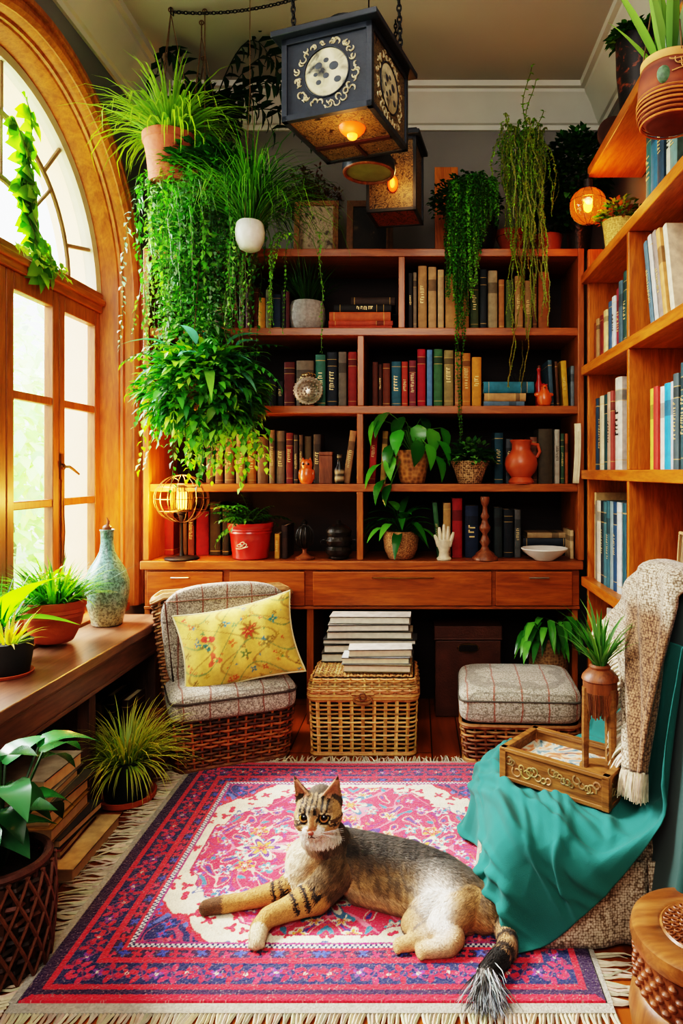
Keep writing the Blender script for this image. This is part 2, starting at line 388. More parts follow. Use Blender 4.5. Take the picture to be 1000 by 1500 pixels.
garden_tree('garden_shrub', 'low rounded shrub beneath the glare-paled garden trees', (-7.6, 8.6), .9, .5, hx('bcd8a4'), 1800, seed=8)

# ---------------------------------------------------------------- light, sky and camera
w = bpy.data.worlds.new('World'); bpy.context.scene.world = w; w.use_nodes = True
bg = w.node_tree.nodes['Background']; bg.inputs[0].default_value = (.86, .95, 1, 1); bg.inputs[1].default_value = 4.5
def lamp(name, kind, loc, energy, col=(1, 1, 1), rot=(0, 0, 0), **k):
    l = bpy.data.lights.new(name, kind); l.energy = energy; l.color = col
    for a, v in k.items(): setattr(l, a, v)
    o = bpy.data.objects.new(name, l); COL.objects.link(o); o.location = loc; o.rotation_euler = rot; return o
def aim(o, tgt): o.rotation_euler = (Vector(tgt)-Vector(o.location)).to_track_quat('-Z', 'Y').to_euler()
WARM = (1, .50, .16)
s = lamp('sun', 'SUN', (-6, 3, 5), 13, (1, .94, .84)); s.data.angle = math.radians(18); aim(s, Vector((-6, 3, 5))+Vector((.64, -.20, -.74)))
k = lamp('sky_glow', 'AREA', (-3.5, 3.25, 2.7), 560, (.95, .98, 1), shape='RECTANGLE', size=2.6, size_y=2.2); aim(k, (.2, 2.1, .5))
f1 = lamp('room_fill', 'AREA', (-.5, -.9, 2.9), 72, (1, .95, .9), shape='RECTANGLE', size=1.8, size_y=1.6); aim(f1, (-.05, 2.6, .6))  # added area lamp behind the camera, soft fill only
f2 = lamp('overhead_fill', 'AREA', (-.2, 1.3, 3.3), 22, (1, .94, .86), shape='RECTANGLE', size=1.6, size_y=1.6)  # added unseen area lamp under the ceiling, more fill
cam = bpy.data.cameras.new('camera'); co = bpy.data.objects.new('camera', cam); COL.objects.link(co); bpy.context.scene.camera = co
co.location = (0, 0, EYE); co.rotation_euler = (PI/2, 0, 0)
cam.sensor_fit = 'HORIZONTAL'; cam.sensor_width = 36; cam.lens = 36; cam.shift_x = -.11; cam.shift_y = -.06; cam.clip_start = .05
vs_ = bpy.context.scene.view_settings; vs_.view_transform = 'Filmic'; vs_.look = 'Very High Contrast'; vs_.exposure = 0.0
# ---------------------------------------------------------------- sideboard, back bookcase, right bookcase, bench table
YS = 3.45; SZ = [.83, 1.215, 1.61, 2.005, 2.405]     # upper faces of the boards at the back
XA, XB = -1.35, .846
sb = thing('sideboard', 'long low teak sideboard with a row of drawers under the bookcase', 'sideboard', (-.27, 3.65, 0))
MB().box((-1.385, 3.415, .785), (.835, 3.885, .8285)).build('top', m_shelf_x, sb, world=True, bevel=.005)
mb = MB().box((-1.37, 3.44, .60), (.82, 3.88, .784)); mb.build('drawer_case', m_drawer, sb, world=True, bevel=.003)
MB().box((-1.37, 3.43, .585), (.82, 3.88, .60)).build('bottom_rail', m_shelf_x, sb, world=True, bevel=.003)
for i, (a, b, hw) in enumerate(((215, 326, 25), (336, 446, 0), (458, 720, 90), (726, 838, 28))):
    p, q = at(a, 833, 3.42), at(b, 890, 3.42)
    d = MB().box((p.x, 3.418, .604), (q.x, 3.44, .776)).build('drawer', m_drawer, sb, world=True, bevel=.004)
    if hw:
        cx = at({215: 263, 458: 590, 726: 790}[a], 0, 3.4).x; l = hw*.0017
        MB().tube([(cx-l, 3.42, .745), (cx-l*.96, 3.398, .748), (cx, 3.394, .748), (cx+l*.96, 3.398, .748), (cx+l, 3.42, .745)], [.004, .006, .007, .006, .004], 8, ry=.6).build('handle', m_steel if hw < 50 else m_brass, d, world=True)
for x0, x1 in ((-1.375, -1.345), (-.555, -.52), (.785, .815)):
    MB().box((x0, 3.45, 0), (x1, 3.87, .586)).build('leg_panel', m_shelf_z, sb, world=True, bevel=.003)
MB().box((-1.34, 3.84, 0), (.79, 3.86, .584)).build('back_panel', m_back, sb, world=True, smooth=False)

bc = thing('bookcase', 'tall teak bookcase of four open shelves against the back wall', 'bookcase', (-.23, 3.66, .828))
for i, z in enumerate(SZ[1:]):
    MB().box((XA, YS, z-.04), (XB-.03, 3.87, z)).build('shelf', m_shelf_x, bc, world=True, bevel=.004)
for a, b in ((XA-.03, XA), (XB-.032, XB)):
    MB().box((a, YS-.005, .829), (b, 3.87, SZ[4])).build('side_panel', m_shelf_z, bc, world=True, bevel=.004)
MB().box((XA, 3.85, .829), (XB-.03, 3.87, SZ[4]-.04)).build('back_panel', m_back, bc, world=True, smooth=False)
for x, i in ((588, 3), (528, 2), (527, 1), (527, 0)):
    cx = at(x, 0, YS).x; z0 = SZ[i]+(.0 if i else 0); MB().box((cx-.016, YS+.004, z0), (cx+.016, 3.85, SZ[i+1]-.04)).build('divider', m_shelf_z, bc, world=True, bevel=.003)

# right-hand case, fronts at X = .82, running towards the viewer
XC = .86; RZ = [.755, 1.285, 1.80, 2.255, 2.70]
rb = thing('bookcase', 'bright teak bookcase of open cubes running along the right wall', 'bookcase', (.95, 2.5, 0))
for i, z in enumerate(RZ):
    y1 = 3.424 if i < 4 else 3.22
    MB().box((.82 if i < 4 else .80, 1.2, z-.045), (XR-.005, y1-.018, z)).build('shelf', m_shelf_y, rb, world=True, bevel=.004)
MB().box((.85, 3.38, 0), (XR-.005, 3.41, 2.38)).build('side_panel', m_rshelf_z, rb, world=True, bevel=.004)
for y in (2.66, 1.87):
    for z0, z1 in ((.06, RZ[0]-.045), (RZ[0], RZ[1]-.045), (RZ[1], RZ[2]-.045), (RZ[2], RZ[3]-.045)):
        MB().box((.822, y-.013, z0), (XR-.01, y+.013, z1)).build('divider', m_rshelf_z, rb, world=True, bevel=.003)
MB().box((.822, 1.2, 0), (XR-.01, 3.41, .06)).build('plinth', m_shelf_y, rb, world=True, bevel=.003)
MB().box((XR-.02, 1.2, .06), (XR-.005, 3.41, RZ[3]-.04)).build('back_panel', m_rback, rb, world=True, smooth=False)

# bench table under the window
tb = thing('bench_table', 'weathered brown wooden bench table running below the arched window', 'table', (-1.36, 2.0, 0))
MB().box((XL+.004, .5, .545), (-1.20, 3.32, .585)).box((XL+.03, .5, .53), (-1.215, 3.30, .545)).build('table_top', m_table, tb, world=True, bevel=.006)
MB().box((-1.245, .55, .43), (-1.222, 3.27, .53)).box((-1.222, .55, .435), (-1.217, 3.27, .45)).build('apron', m_table, tb, world=True, bevel=.004)
for y in (.6, 2.58, 3.22):
    MB().box((-1.275, y-.02, 0), (-1.225, y+.03, .53)).build('leg', m_tableleg, tb, world=True, bevel=.004)
    MB().box((XL+.03, y-.01, 0), (-1.276, y+.012, .52)).build('end_panel', m_tableleg, tb, world=True, bevel=.002)
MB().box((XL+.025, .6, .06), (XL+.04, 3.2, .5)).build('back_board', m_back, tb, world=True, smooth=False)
# ---------------------------------------------------------------- books
m_cover = plain('book_cloth', attr=True, rough=.65, var=.35, vs=30, bump=.12, bs=250)
m_title = plain('title_print', attr=True, rough=.4, var=.1, metal=.2)
NO = ['zeroth', 'first', 'second', 'third', 'fourth', 'fifth', 'sixth', 'seventh', 'eighth', 'ninth', 'tenth', 'eleventh', 'twelfth', 'thirteenth', 'fourteenth', 'fifteenth', 'sixteenth', 'seventeenth', 'eighteenth']
def book(label, group, w, h, d, col, loc, m=None, rz=0, cat='book', title=None, rnd=.25, name='book', band=True, page=None):
    """spine faces local -Y, thickness along X, height along Z; m: extra local rotation (lying, leaning)"""
    t = thing(name, label, cat, loc, rz, group); m = m or Matrix.Identity(4); r = RN
    th = min(.004, w*.16); rd = w*rnd
    out = [(-w/2, d), (-w/2, rd*.5)]+[(-w/2*math.cos(a), rd*.5-rd*.5*math.sin(a)) for a in (PI*.2, PI*.4, PI*.6, PI*.8)]+[(w/2, rd*.5), (w/2, d)]
    inn = [(-w/2+th, d)]+[(-w/2+th, rd*.5+th)]+[(-(w/2-th)*math.cos(a), rd*.5+th-(rd*.5)*math.sin(a)) for a in (PI*.2, PI*.4, PI*.6, PI*.8)]+[(w/2-th, rd*.5+th), (w/2-th, d)]
    k = len(out); dk = tuple(c*.45 for c in col); lt = mixc(col, hx('d9b565'), .6)
    st = r.choice([0, 1, 2, 3]) if band else 0; lv = [(0, col), (h, col)]
    if st == 1: lv = [(0, col), (.07*h, lt), (.085*h, col), (.88*h, lt), (.895*h, col), (h, col)]
    if st == 2: lv = [(0, col), (.62*h, dk), (.8*h, col), (h, col)]
    if st == 3: lv = [(0, col), (.1*h, lt), (.11*h, col), (.74*h, lt), (.75*h, dk), (.86*h, lt), (.87*h, col), (h, col)]
    mb = MB()
    for i in range(len(lv)-1):
        z0, z1 = lv[i][0], lv[i+1][0]; c = lv[i][1]
        vs = [m @ Vector((x, y, z0)) for x, y in out]+[m @ Vector((x, y, z1)) for x, y in out]
        mb.add(vs, [(j, j+1, k+j+1, k+j) for j in range(k-1)], c)
    vs = [m @ Vector((x, y, z)) for z in (0, h) for x, y in inn]
    mb.add(vs, [(j+1, j, k+j, k+j+1) for j in range(k-1)], dk)
    for z, f in ((0, -1), (h, 1)):
        vs = [m @ Vector((x, y, z)) for x, y in out]+[m @ Vector((x, y, z)) for x, y in inn]
        mb.add(vs, [(j, j+1, k+j+1, k+j)[::f] for j in range(k-1)], mixc(col, hx('d8c7a3'), .15))
    mb.build('cover', m_cover, t, auto=50)
    pg = MB().box((-w/2+th, rd*.5+th, h*.012+.002), (w/2-th, d-.005, h-.004), page or jit(hx('d8c7a3'), .12), m)
    pg.build('pages', m_attr, t, smooth=False)
    if title is None: title = r.random() < .5
    if title and w > .016:
        tb_ = MB(); tc_ = hx('e2c98a') if sum(col) < .9 else hx('2a2018'); z = h*r.uniform(.3, .45); top = h*r.uniform(.6, .72); s_ = w*.26
        while z < top:
            g = r.uniform(.5, 1.2)*s_
            tb_.box((-s_*r.uniform(.5, 1), -.0012, z), (s_*r.uniform(.3, 1), .0004, z+g*.35), tc_, m)
            if r.random() < .6: tb_.box((-s_, -.0012, z), (-s_*.6, .0004, z+g*.8), tc_, m)
            z += g*1.15
        tb_.build('spine_title', m_title, t, smooth=False)
    return t
def namecol(c):
    return c
def row(z, Y, items, where, group, d=(.15, .2)):
    """items: x0, x1, top pixel, colour, colour words, lean degrees"""
    for i, it in enumerate(items):
        x0, x1, yt, c, cn = it[:5]; lean = it[5] if len(it) > 5 else 0
        X0 = (x0-610)*Y/1000; X1 = (x1-610)*Y/1000; h = EYE-(yt-690)*Y/1000-z; w = (X1-X0)*.97
        Yb = Y+RN.uniform(0, .018); dd = RN.uniform(*d)
        m = None; loc = ((X0+X1)/2, Yb, z+.0005); lean_word = ''
        if lean:
            a = math.radians(lean); hh = (h-abs(math.sin(a))*w)/math.cos(a)
            m = Matrix.Rotation(a, 4, 'Y') @ Matrix.Translation((-w/2 if lean > 0 else w/2, 0, 0))
            # pivot on the lower corner that stays down
            m = Matrix.Translation((w/2 if lean > 0 else -w/2, 0, 0)) @ Matrix.Rotation(a, 4, 'Y') @ Matrix.Translation((-w/2 if lean > 0 else w/2, 0, 0))
            h = hh; lean_word = 'leaning '
        book(('%s%s book, %s from the left %s' % (lean_word, cn, NO[i+1], where)), group, w, h, dd, hx(c), loc, m)
P1 = SZ[3]; P2 = SZ[2]; P3 = SZ[1]; P4 = SZ[0]
row(P1, 3.5, [(311, 328, 411, '5a4630', 'tan brown'), (330, 337, 410, '4a3020', 'dark brown'), (338, 347, 416, '6b2018', 'dark red'), (349, 357, 410, '57523f', 'grey olive'),
    (359, 369, 413, '4a1614', 'maroon'), (370, 377, 420, '6d2a16', 'red brown'), (378, 388, 436, 'c08a20', 'short golden'), (389, 397, 424, '6a6a4a', 'olive tan'), (398, 410, 430, '1c3550', 'navy blue'),
    (411, 417, 424, '2a2a2c', 'charcoal'), (418, 423, 426, '5a2020', 'narrow maroon')], 'beside the grey pot on the top shelf', 'books left of the grey pot')
row(P1, 3.5, [(598, 604, 399, '2c2a28', 'charcoal'), (605, 610, 398, '8a7c66', 'greyish beige'), (612, 625, 389, 'b08a5c', 'wide tan'), (627, 639, 390, 'b8946a', 'wide tan'), (641, 650, 394, 'c0a078', 'beige'),
    (652, 670, 400, 'b48c58', 'thick tan'), (672, 687, 420, 'a8824e', 'low tan'), (689, 701, 404, '3c4a2c', 'dark green'), (703, 713, 394, '16242c', 'inky navy'), (715, 729, 395, '9a8a6a', 'beige'),
    (731, 739, 408, 'a8703c', 'orange tan'), (741, 752, 410, '506030', 'green'), (754, 766, 404, 'a88456', 'tan'), (769, 779, 410, '98805a', 'beige brown'), (781, 787, 399, '6a4a2c', 'brown'), (789, 805, 397, '94602c', 'thick brown')],
    'in the top right bay behind the trailing vines', 'books in the top right bay')
row(P2, 3.52, [(327, 340, 512, '4e4028', 'olive brown'), (393, 404, 556, '16161a', 'black'), (405, 414, 558, '1c1a20', 'black'), (415, 431, 530, '5e1e18', 'dark red'), (433, 459, 528, '7a6c5a', 'broad taupe'), (461, 476, 519, '3a7060', 'sea green'),
    (478, 493, 515, '1e2a34', 'dark navy'), (495, 507, 515, '6f675a', 'grey taupe'), (509, 522, 515, '8e2a22', 'red')], 'around the silver dish, second shelf', 'books around the silver dish')
row(P2, 3.52, [(545, 553, 530, '5a2c16', 'reddish brown'), (554, 559, 533, '4a2412', 'narrow brown'), (560, 571, 532, '6a3216', 'brown'), (573, 587, 529, '2c6070', 'teal blue'), (588, 597, 529, 'a83a24', 'orange red'),
    (599, 609, 528, '7e3440', 'mauve'), (611, 623, 511, 'a0142a', 'crimson'), (625, 633, 512, '5a86ac', 'light blue'), (635, 648, 511, '3c6a44', 'green'), (650, 664, 513, '8a7c50', 'tan olive'),
    (666, 675, 515, 'b07a52', 'salmon tan'), (677, 689, 517, 'b87a34', 'orange tan'), (691, 705, 523, 'c88a2a', 'yellow orange')], 'on the second shelf above the pothos', 'books above the pothos')
row(P2, 3.52, [(806, 812, 527, '3c5a68', 'blue grey', -3), (816, 820, 529, '5a3a20', 'brown', -3), (825, 833, 528, 'c09a24', 'yellow', -3), (836, 841, 536, '6a7a80', 'grey')], 'right of the orange hen, second shelf', 'books at the right end of the second shelf')
row(P3, 3.52, [(300, 312, 640, '6a4424', 'dull brown'), (314, 326, 646, '7a4c26', 'brown'), (328, 343, 640, '8a5a2a', 'ochre brown'), (345, 358, 636, 'a87c40', 'tan'), (360, 374, 645, 'b06a28', 'orange brown'), (376, 392, 640, '7a5430', 'brown'), (394, 402, 630, '8a6c48', 'dark tan'), (404, 416, 631, '7a6654', 'taupe'),
    (418, 428, 634, '7a2a20', 'dark red'), (430, 436, 637, '3a2c22', 'blackish'), (438, 443, 637, '5a4028', 'narrow brown'), (445, 455, 639, '5e4a30', 'brown'), (458, 469, 636, '4e4034', 'grey brown')], 'behind the orange owl', 'books behind the orange owl')
row(P3, 3.5, [(501, 511, 630, 'a07a52', 'patterned beige', 8)], 'by the striped bottle on the third shelf', 'leaning books on the third shelf')
row(P3, 3.5, [(539, 549, 620, 'a82e24', 'red', 3), (556, 564, 631, 'b89250', 'tan', 3)], 'on the third shelf beside the pothos pot', 'books by the pothos pot')
row(P3, 3.56, [(724, 737, 634, '1e4a56', 'dark teal'), (741, 751, 643, '4a5054', 'grey'), (777, 787, 640, '8a5a40', 'patterned rust')], 'behind the terracotta jug on the third shelf', 'books behind the terracotta jug')
row(P3, 3.51, [(789, 811, 628, '4a4230', 'olive brown'), (813, 820, 629, 'a8a494', 'pale grey'), (822, 827, 635, '3c5a40', 'green'), (828, 832, 635, '9a5a2c', 'rust')], 'right of the terracotta jug, third shelf', 'books right of the terracotta jug')
row(P4, 3.64, [(238, 252, 742, '7a1a1a', 'dark red'), (261, 272, 740, '4e3a26', 'brown'), (274, 283, 744, '6a3422', 'red brown'), (285, 304, 750, 'a01e1c', 'bright red'), (306, 322, 736, '3e3620', 'olive black'), (325, 335, 742, '22261e', 'black green')], 'behind the wire globe lamp', 'books behind the wire globe lamp')
row(P4, 3.5, [(402, 409, 782, 'b8822a', 'small golden'), (411, 420, 770, '3a2418', 'dark brown')], 'right of the red pot on the sideboard', 'books right of the red pot')
row(P4, 3.54, [(640, 647, 736, '3e6a44', 'green', -5), (649, 660, 737, 'b08a54', 'tan'), (662, 677, 730, '9a1e20', 'red'), (681, 701, 741, '1e3048', 'navy'), (724, 736, 744, '26302e', 'charcoal'), (738, 752, 747, '141e26', 'blackish'), (754, 763, 747, '565a58', 'grey')], 'around the candlestick on the sideboard', 'books around the candlestick')
row(P4, 3.5, [(835, 840, 777, 'c8ac80', 'cream')], 'at the far right end of the sideboard', 'books at the end of the sideboard')

LIE = Matrix.Rotation(-PI/2, 4, 'Y')            # laid flat: thickness upward, spine to the viewer, height along -X..
def flat(x0, x1, y0, y1, Y, d, c, label, group, rz=0, zbase=None, page=None, title=False, pageside=False):
    """one book lying flat, seen between pixel columns x0, x1 and rows y0 (top), y1"""
    X0 = (x0-610)*Y/1000; X1 = (x1-610)*Y/1000
    th = (y1-y0)*Y/1000; z = zbase if zbase is not None else EYE-(y1-690)*Y/1000
    h = X1-X0; m = Matrix.Rotation(PI/2, 4, 'Y') @ Matrix.Translation((0, 0, -h/2))
    if pageside: m = Matrix.Translation((0, d, 0)) @ Matrix.Rotation(PI, 4, 'Z') @ m
    book(label, group, th*.98, h, d, hx(c), ((X0+X1)/2, Y, z+th/2), m, rz, title=title, page=page, band=not pageside)
    return z+th
z = P1
for i, (x0, x1, t, c, cn) in enumerate(((481, 574, 7.4, 'a8442a', 'red orange'), (481, 575, 7, 'b24e30', 'brick red'), (482, 572, 13, 'c06436', 'orange'), (489, 573, 11, '1a1a1c', 'black'), (514, 578, 12, '3c2e24', 'dark brown'))):
    z = flat(x0, x1, 0, t, 3.52+.02*(i > 3), .2, c, '%s book lying %s from bottom in the stack right of the grey pot' % (cn, NO[i+1]), 'stack of books on the top shelf', zbase=z, title=(i == 3))
z = P2
for i, (x0, x1, t, c, cn) in enumerate(((708, 768, 8, '5a7484', 'blue grey'), (709, 770, 12, 'b08c5c', 'tan'), (708, 782, 17, '2a7486', 'turquoise'))):
    z = flat(x0, x1, 0, t, 3.5, .2, c, '%s book lying %s from bottom in the stack near the orange hen' % (cn, NO[i+1]), 'stack of books on the second shelf', zbase=z, rz=(.02, -.02, .01)[i])
z = P4
for i, (x0, x1, t, c, cn) in enumerate(((770, 832, 14, '1c2430', 'navy'), (766, 833, 12, '28323c', 'slate blue'), (772, 830, 8, 'a88c64', 'tan'))):
    z = flat(x0, x1, 0, t, 3.62, .17, c, '%s book lying %s from bottom in the stack behind the white bowl' % (cn, NO[i+1]), 'stack of books behind the white bowl', zbase=z)

# right-hand case: spines turned to the room
def side_row(z, items, where, group, X=XC, d=.16):
    for i, it in enumerate(items):
        y0, y1, h, c, cn = it[:5]; m = None; w = abs(y0-y1)*.97
        if len(it) > 5:
            a = math.radians(it[5]); m = Matrix.Translation((w/2, 0, 0)) @ Matrix.Rotation(a, 4, 'Y') @ Matrix.Translation((-w/2, 0, 0))
        book('%s %s, %s from the far end %s' % (cn, 'volume' if w > .04 else 'book', NO[i+1], where), group, w, h, d, hx(c), (X+RN.uniform(0, .012), (y0+y1)/2, z+.0005), m, -PI/2, page=hx('e8e0cc'))
def spread(y, specs, gap=.003):
    o = []
    for w, h, c, n in specs: o.append((y, y-w, h, c, n)); y -= w+gap
    return o
side_row(RZ[2], spread(3.36, [(.05, .20, '8a4a28', 'rust'), (.045, .21, 'b08a60', 'tan'), (.05, .215, '7a2a24', 'maroon'), (.045, .225, 'a03a34', 'red'), (.06, .215, 'd8c28a', 'cream'), (.05, .24, '3a5a7a', 'blue'), (.05, .25, 'c8d0d0', 'white'), (.06, .27, '9a3040', 'crimson'), (.05, .285, '48606a', 'slate'), (.06, .31, '2a4a44', 'dark green'), (.05, .33, 'dcd8c8', 'tall white')]),
         'in the cube above eye level, right case', 'books in the upper far cube')
side_row(RZ[1], spread(3.33, [(.06, .345, '2a4a64', 'dark blue'), (.04, .34, '3a3a3c', 'charcoal'), (.06, .345, 'd8cfae', 'cream'), (.055, .345, '1e4a50', 'deep teal'), (.05, .35, 'c4a48c', 'pale pink'), (.035, .35, 'a04a40', 'dull red'), (.09, .40, 'd8d4c4', 'tall white')]),
         'in the cube at eye level, right case', 'books in the eye level far cube')
side_row(RZ[0], spread(3.36, [(.03, .42, 'd8b880', 'cream'), (.045, .38, '8a8478', 'grey'), (.06, .385, 'dcd4bc', 'ivory'), (.05, .385, '24343c', 'black teal'), (.05, .385, '4a7a80', 'sea green'), (.045, .39, '3a6a74', 'teal'), (.05, .39, '8aa0a0', 'pale teal'), (.045, .39, '204a6a', 'deep blue'), (.06, .39, 'd0d8d4', 'white'), (.05, .39, '2a5a64', 'petrol')]),
         'among the tall records below eye level', 'tall records in the lower far cube')
side_row(RZ[1], spread(2.56, [(.06, .30, 'd8c24a', 'yellow'), (.045, .30, 'c03a2c', 'red'), (.04, .295, 'e0d8c8', 'white'), (.055, .30, '2a9ac0', 'bright blue'), (.04, .30, 'c4ccd0', 'silver grey'), (.045, .32, '4a5a5c', 'grey green'), (.05, .35, '3a5a60', 'slate teal'), (.05, .38, '2c4a50', 'dark teal')]),
         'in the nearer cube at eye level', 'books in the nearer eye level cube')
side_row(RZ[2], [(2.52, 2.485, .36, '5a7480', 'grey blue magazine-like', -14), (2.475, 2.44, .37, 'c8c4bc', 'white', -14), (2.43, 2.395, .37, '9a8a80', 'mottled grey', -14), (2.385, 2.35, .36, 'd8a060', 'orange', -14), (2.34, 2.305, .36, 'e0d4b4', 'cream', -14)],
         'leaning in the nearer upper cube', 'leaning books in the nearer upper cube')
side_row(RZ[3], spread(2.60, [(.07, .345, '2c6a6a', 'teal green'), (.07, .355, '2a6a84', 'teal blue'), (.06, .36, '1c3c50', 'navy'), (.05, .35, 'c8ccb8', 'pale'), (.06, .35, '6a8a84', 'grey teal')]),
         'on the open shelf under the highest board', 'books under the highest board')
z = RZ[0]
for i, (c, t, cn) in enumerate((('2a7a5c', .03, 'green'), ('d8d4c4', .022, 'white'), ('3a7a74', .03, 'teal'), ('2c4450', .035, 'dark blue'))):
    h = .26; m = Matrix.Rotation(PI/2, 4, 'Y') @ Matrix.Translation((0, 0, -h/2))
    book('%s book lying %s from bottom beside the throw in the right case' % (cn, NO[i+1]), 'stack of books by the throw', t*.98, h, .17, hx(c), (.845, 2.35, z+t/2), m, -PI/2+.06*(i-1), title=False); z += t
# ---------------------------------------------------------------- plant helpers
def bushy(mb, c, r, n, L, W, cols, seed, up=.5, zs=.8, droop=.3, hemi=True, cs=.35):
    rr = random.Random(seed); c = Vector(c)
    for i in range(n):
        d = Vector((rr.gauss(0, 1), rr.gauss(0, 1), rr.gauss(0, 1))).normalized()
        if hemi and d.z < -.15: d.z = -d.z*.5
        q = r*(.35+.65*rr.random()**.5); p = c+Vector((d.x*q, d.y*q, d.z*q*zs))
        l = L*rr.uniform(.7, 1.25)
        mb.leaf(p, (d.x+rr.uniform(-.5, .5), d.y+rr.uniform(-.5, .5), d.z*.5+up*rr.uniform(-.3, 1)), l, W*rr.uniform(.75, 1.2), jit(rr.choice(cols), cs, rr), droop=droop*rr.uniform(.4, 1.6), up=(rr.uniform(-.3, .3), rr.uniform(-.3, .3), 1))
def grassy(mb, c, n, L, W, cols, seed, el=(.5, 1.45), bend=1.6, r=.03, tip=None, cs=.3):
    rr = random.Random(seed)
    for i in range(n):
        a = rr.uniform(0, 2*PI); e = rr.uniform(*el); q = r*rr.random()**.5
        mb.blade(Vector(c)+Vector((q*math.cos(a), q*math.sin(a), 0)), (math.cos(a)*math.cos(e), math.sin(a)*math.cos(e), math.sin(e)), L*rr.uniform(.55, 1.15), W*rr.uniform(.7, 1.2), jit(rr.choice(cols), cs, rr), bend*rr.uniform(.5, 1.3), tipcol=tip)
def ferny(mb, c, n, L, cols, seed, el=(.3, 1.3), bend=1.5, pin=.05, pw=.016, step=9):
    rr = random.Random(seed)
    for i in range(n):
        a = rr.uniform(0, 2*PI); e = rr.uniform(*el); h = Vector((math.cos(a), math.sin(a), 0)); q = Vector(c); l = L*rr.uniform(.6, 1.15); b = bend*rr.uniform(.6, 1.2); col = jit(rr.choice(cols), .3, rr); pts = [q.copy()]
        s_ = Vector((-h.y, h.x, 0))
        for k in range(step):
            t = (k+1)/step; q = q+(h*math.cos(e)+Vector((0, 0, math.sin(e))))*(l/step); e -= b/step; pts.append(q.copy())
            if k > 0:
                d = h*math.cos(e)+Vector((0, 0, math.sin(e))); pl = pin*math.sin(PI*min(1, t*.9+.1))**.7
                for sg in (-1, 1): mb.leaf(q, s_*sg+d*.6+Vector((0, 0, -.15)), pl, pw, jit(col, .15, rr), seg=2)
        mb.leaf(q, pts[-1]-pts[-2], pin*.8, pw, col, seg=2); mb.tube(pts, [.0022]*len(pts), 3, tuple(x*.7 for x in col))
def strands(mb, starts, seed, L, lw, cols, n_per=.018, wander=.02, out=None, stem=None, lmax=.034, lmin=.018, end=.5, sr=.0015):
    rr = random.Random(seed)
    for p in starts:
        p = Vector(p); l = L(p, rr) if callable(L) else L*rr.uniform(1-end, 1); q = p.copy(); d = Vector(out) if out else Vector((rr.uniform(-1, 1), rr.uniform(-1, .3), .3)); d.normalize()
        pts = [q.copy()]; col = jit(rr.choice(cols), .25, rr); run = 0; ph = rr.uniform(0, 6)
        while run < l:
            t = run/l; d = (d*.72+Vector((rr.uniform(-1, 1)*wander*14, rr.uniform(-1, 1)*wander*14, -.55))*.5).normalized()
            st = n_per*1.2; q = q+d*st; run += st; pts.append(q.copy()); a = rr.uniform(0, 2*PI)
            for k in range(1 if lw[1] > .02 else 2):
                a += PI*rr.uniform(.7, 1.3); s_ = rr.uniform(.65, 1.2)*(1-.45*t)
                mb.leaf(q, (math.cos(a), math.sin(a)-.3, rr.uniform(-.9, .2)), lw[0]*s_, lw[1]*s_, jit(col, .3, rr), seg=2, droop=.5)
        mb.tube(pts, [sr]*len(pts), 3, stem or hx('5a6a30'))
def pot_of(t, prof, mat, col=(1, 1, 1), soil=None, n=30, wob=None, pname='pot'):
    p = MB().lathe(prof, n=n, col=col, wob=wob).build(pname, mat, t)
    if soil: MB().lathe([(soil[0], soil[1]-.01), (soil[0]*.99, soil[1]), (.0005, soil[1]+.008)]).build('soil', m_soil, t)
    return p
G1, G2, G3 = hx('3f7a22'), hx('5f9a2c'), hx('2c5a1e')
DK1, DK2 = hx('1c3c18'), hx('2a5222')
LM1, LM2 = hx('86b830'), hx('a8cc40')
m_stone = plain('speckled_stone', hx('a7a49e'), .85, var=.35, vs=70, bump=.3, bs=110)
m_wovenpale = weave('pale_basket', hx('3a2414'), hx('c9a678'), 95)
m_wovenpot = weave('cane_pot', hx('5c3a1e'), hx('b88a58'), 120)
m_redglaze = plain('red_enamel', hx('b02a1e'), .3, var=.12, vs=9, coat=.4)
m_orange = plain('orange_glaze', hx('d2601a'), .3, var=.3, vs=30, coat=.4)
m_dkglaze = plain('dark_bronze_glaze', hx('2a241c'), .35, .4, var=.5, vs=40, bump=.3, bs=80)
m_ivory = plain('ivory_ceramic', hx('d4c8aa'), .5, var=.25, vs=40, bump=.15, bs=100)
m_jug = plain('burnt_orange_clay', hx('b4552a'), .4, var=.25, vs=14, coat=.2)

# ---------------------------------------------------------------- things on the back bookcase
def shelfthing(name, label, cat, x, Y, z, group=None): return thing(name, label, cat, ((x-610)*Y/1000, Y, z), 0, group)
t = shelfthing('potted_grass', 'speckled grey round pot of grassy green leaves on the top shelf', 'plant', 450, 3.58, P1)
pot_of(t, [(.06, 0), (.085, .02), (.096, .07), (.092, .13), (.082, .158), (.074, .158), (.072, .13)], m_stone, soil=(.073, .14))
mb = MB(); grassy(mb, (0, 0, .14), 150, .24, .009, [DK2, G3, G1], 2, el=(.7, 1.5), bend=1.3, r=.05); mb.build('foliage', m_leaf, t)

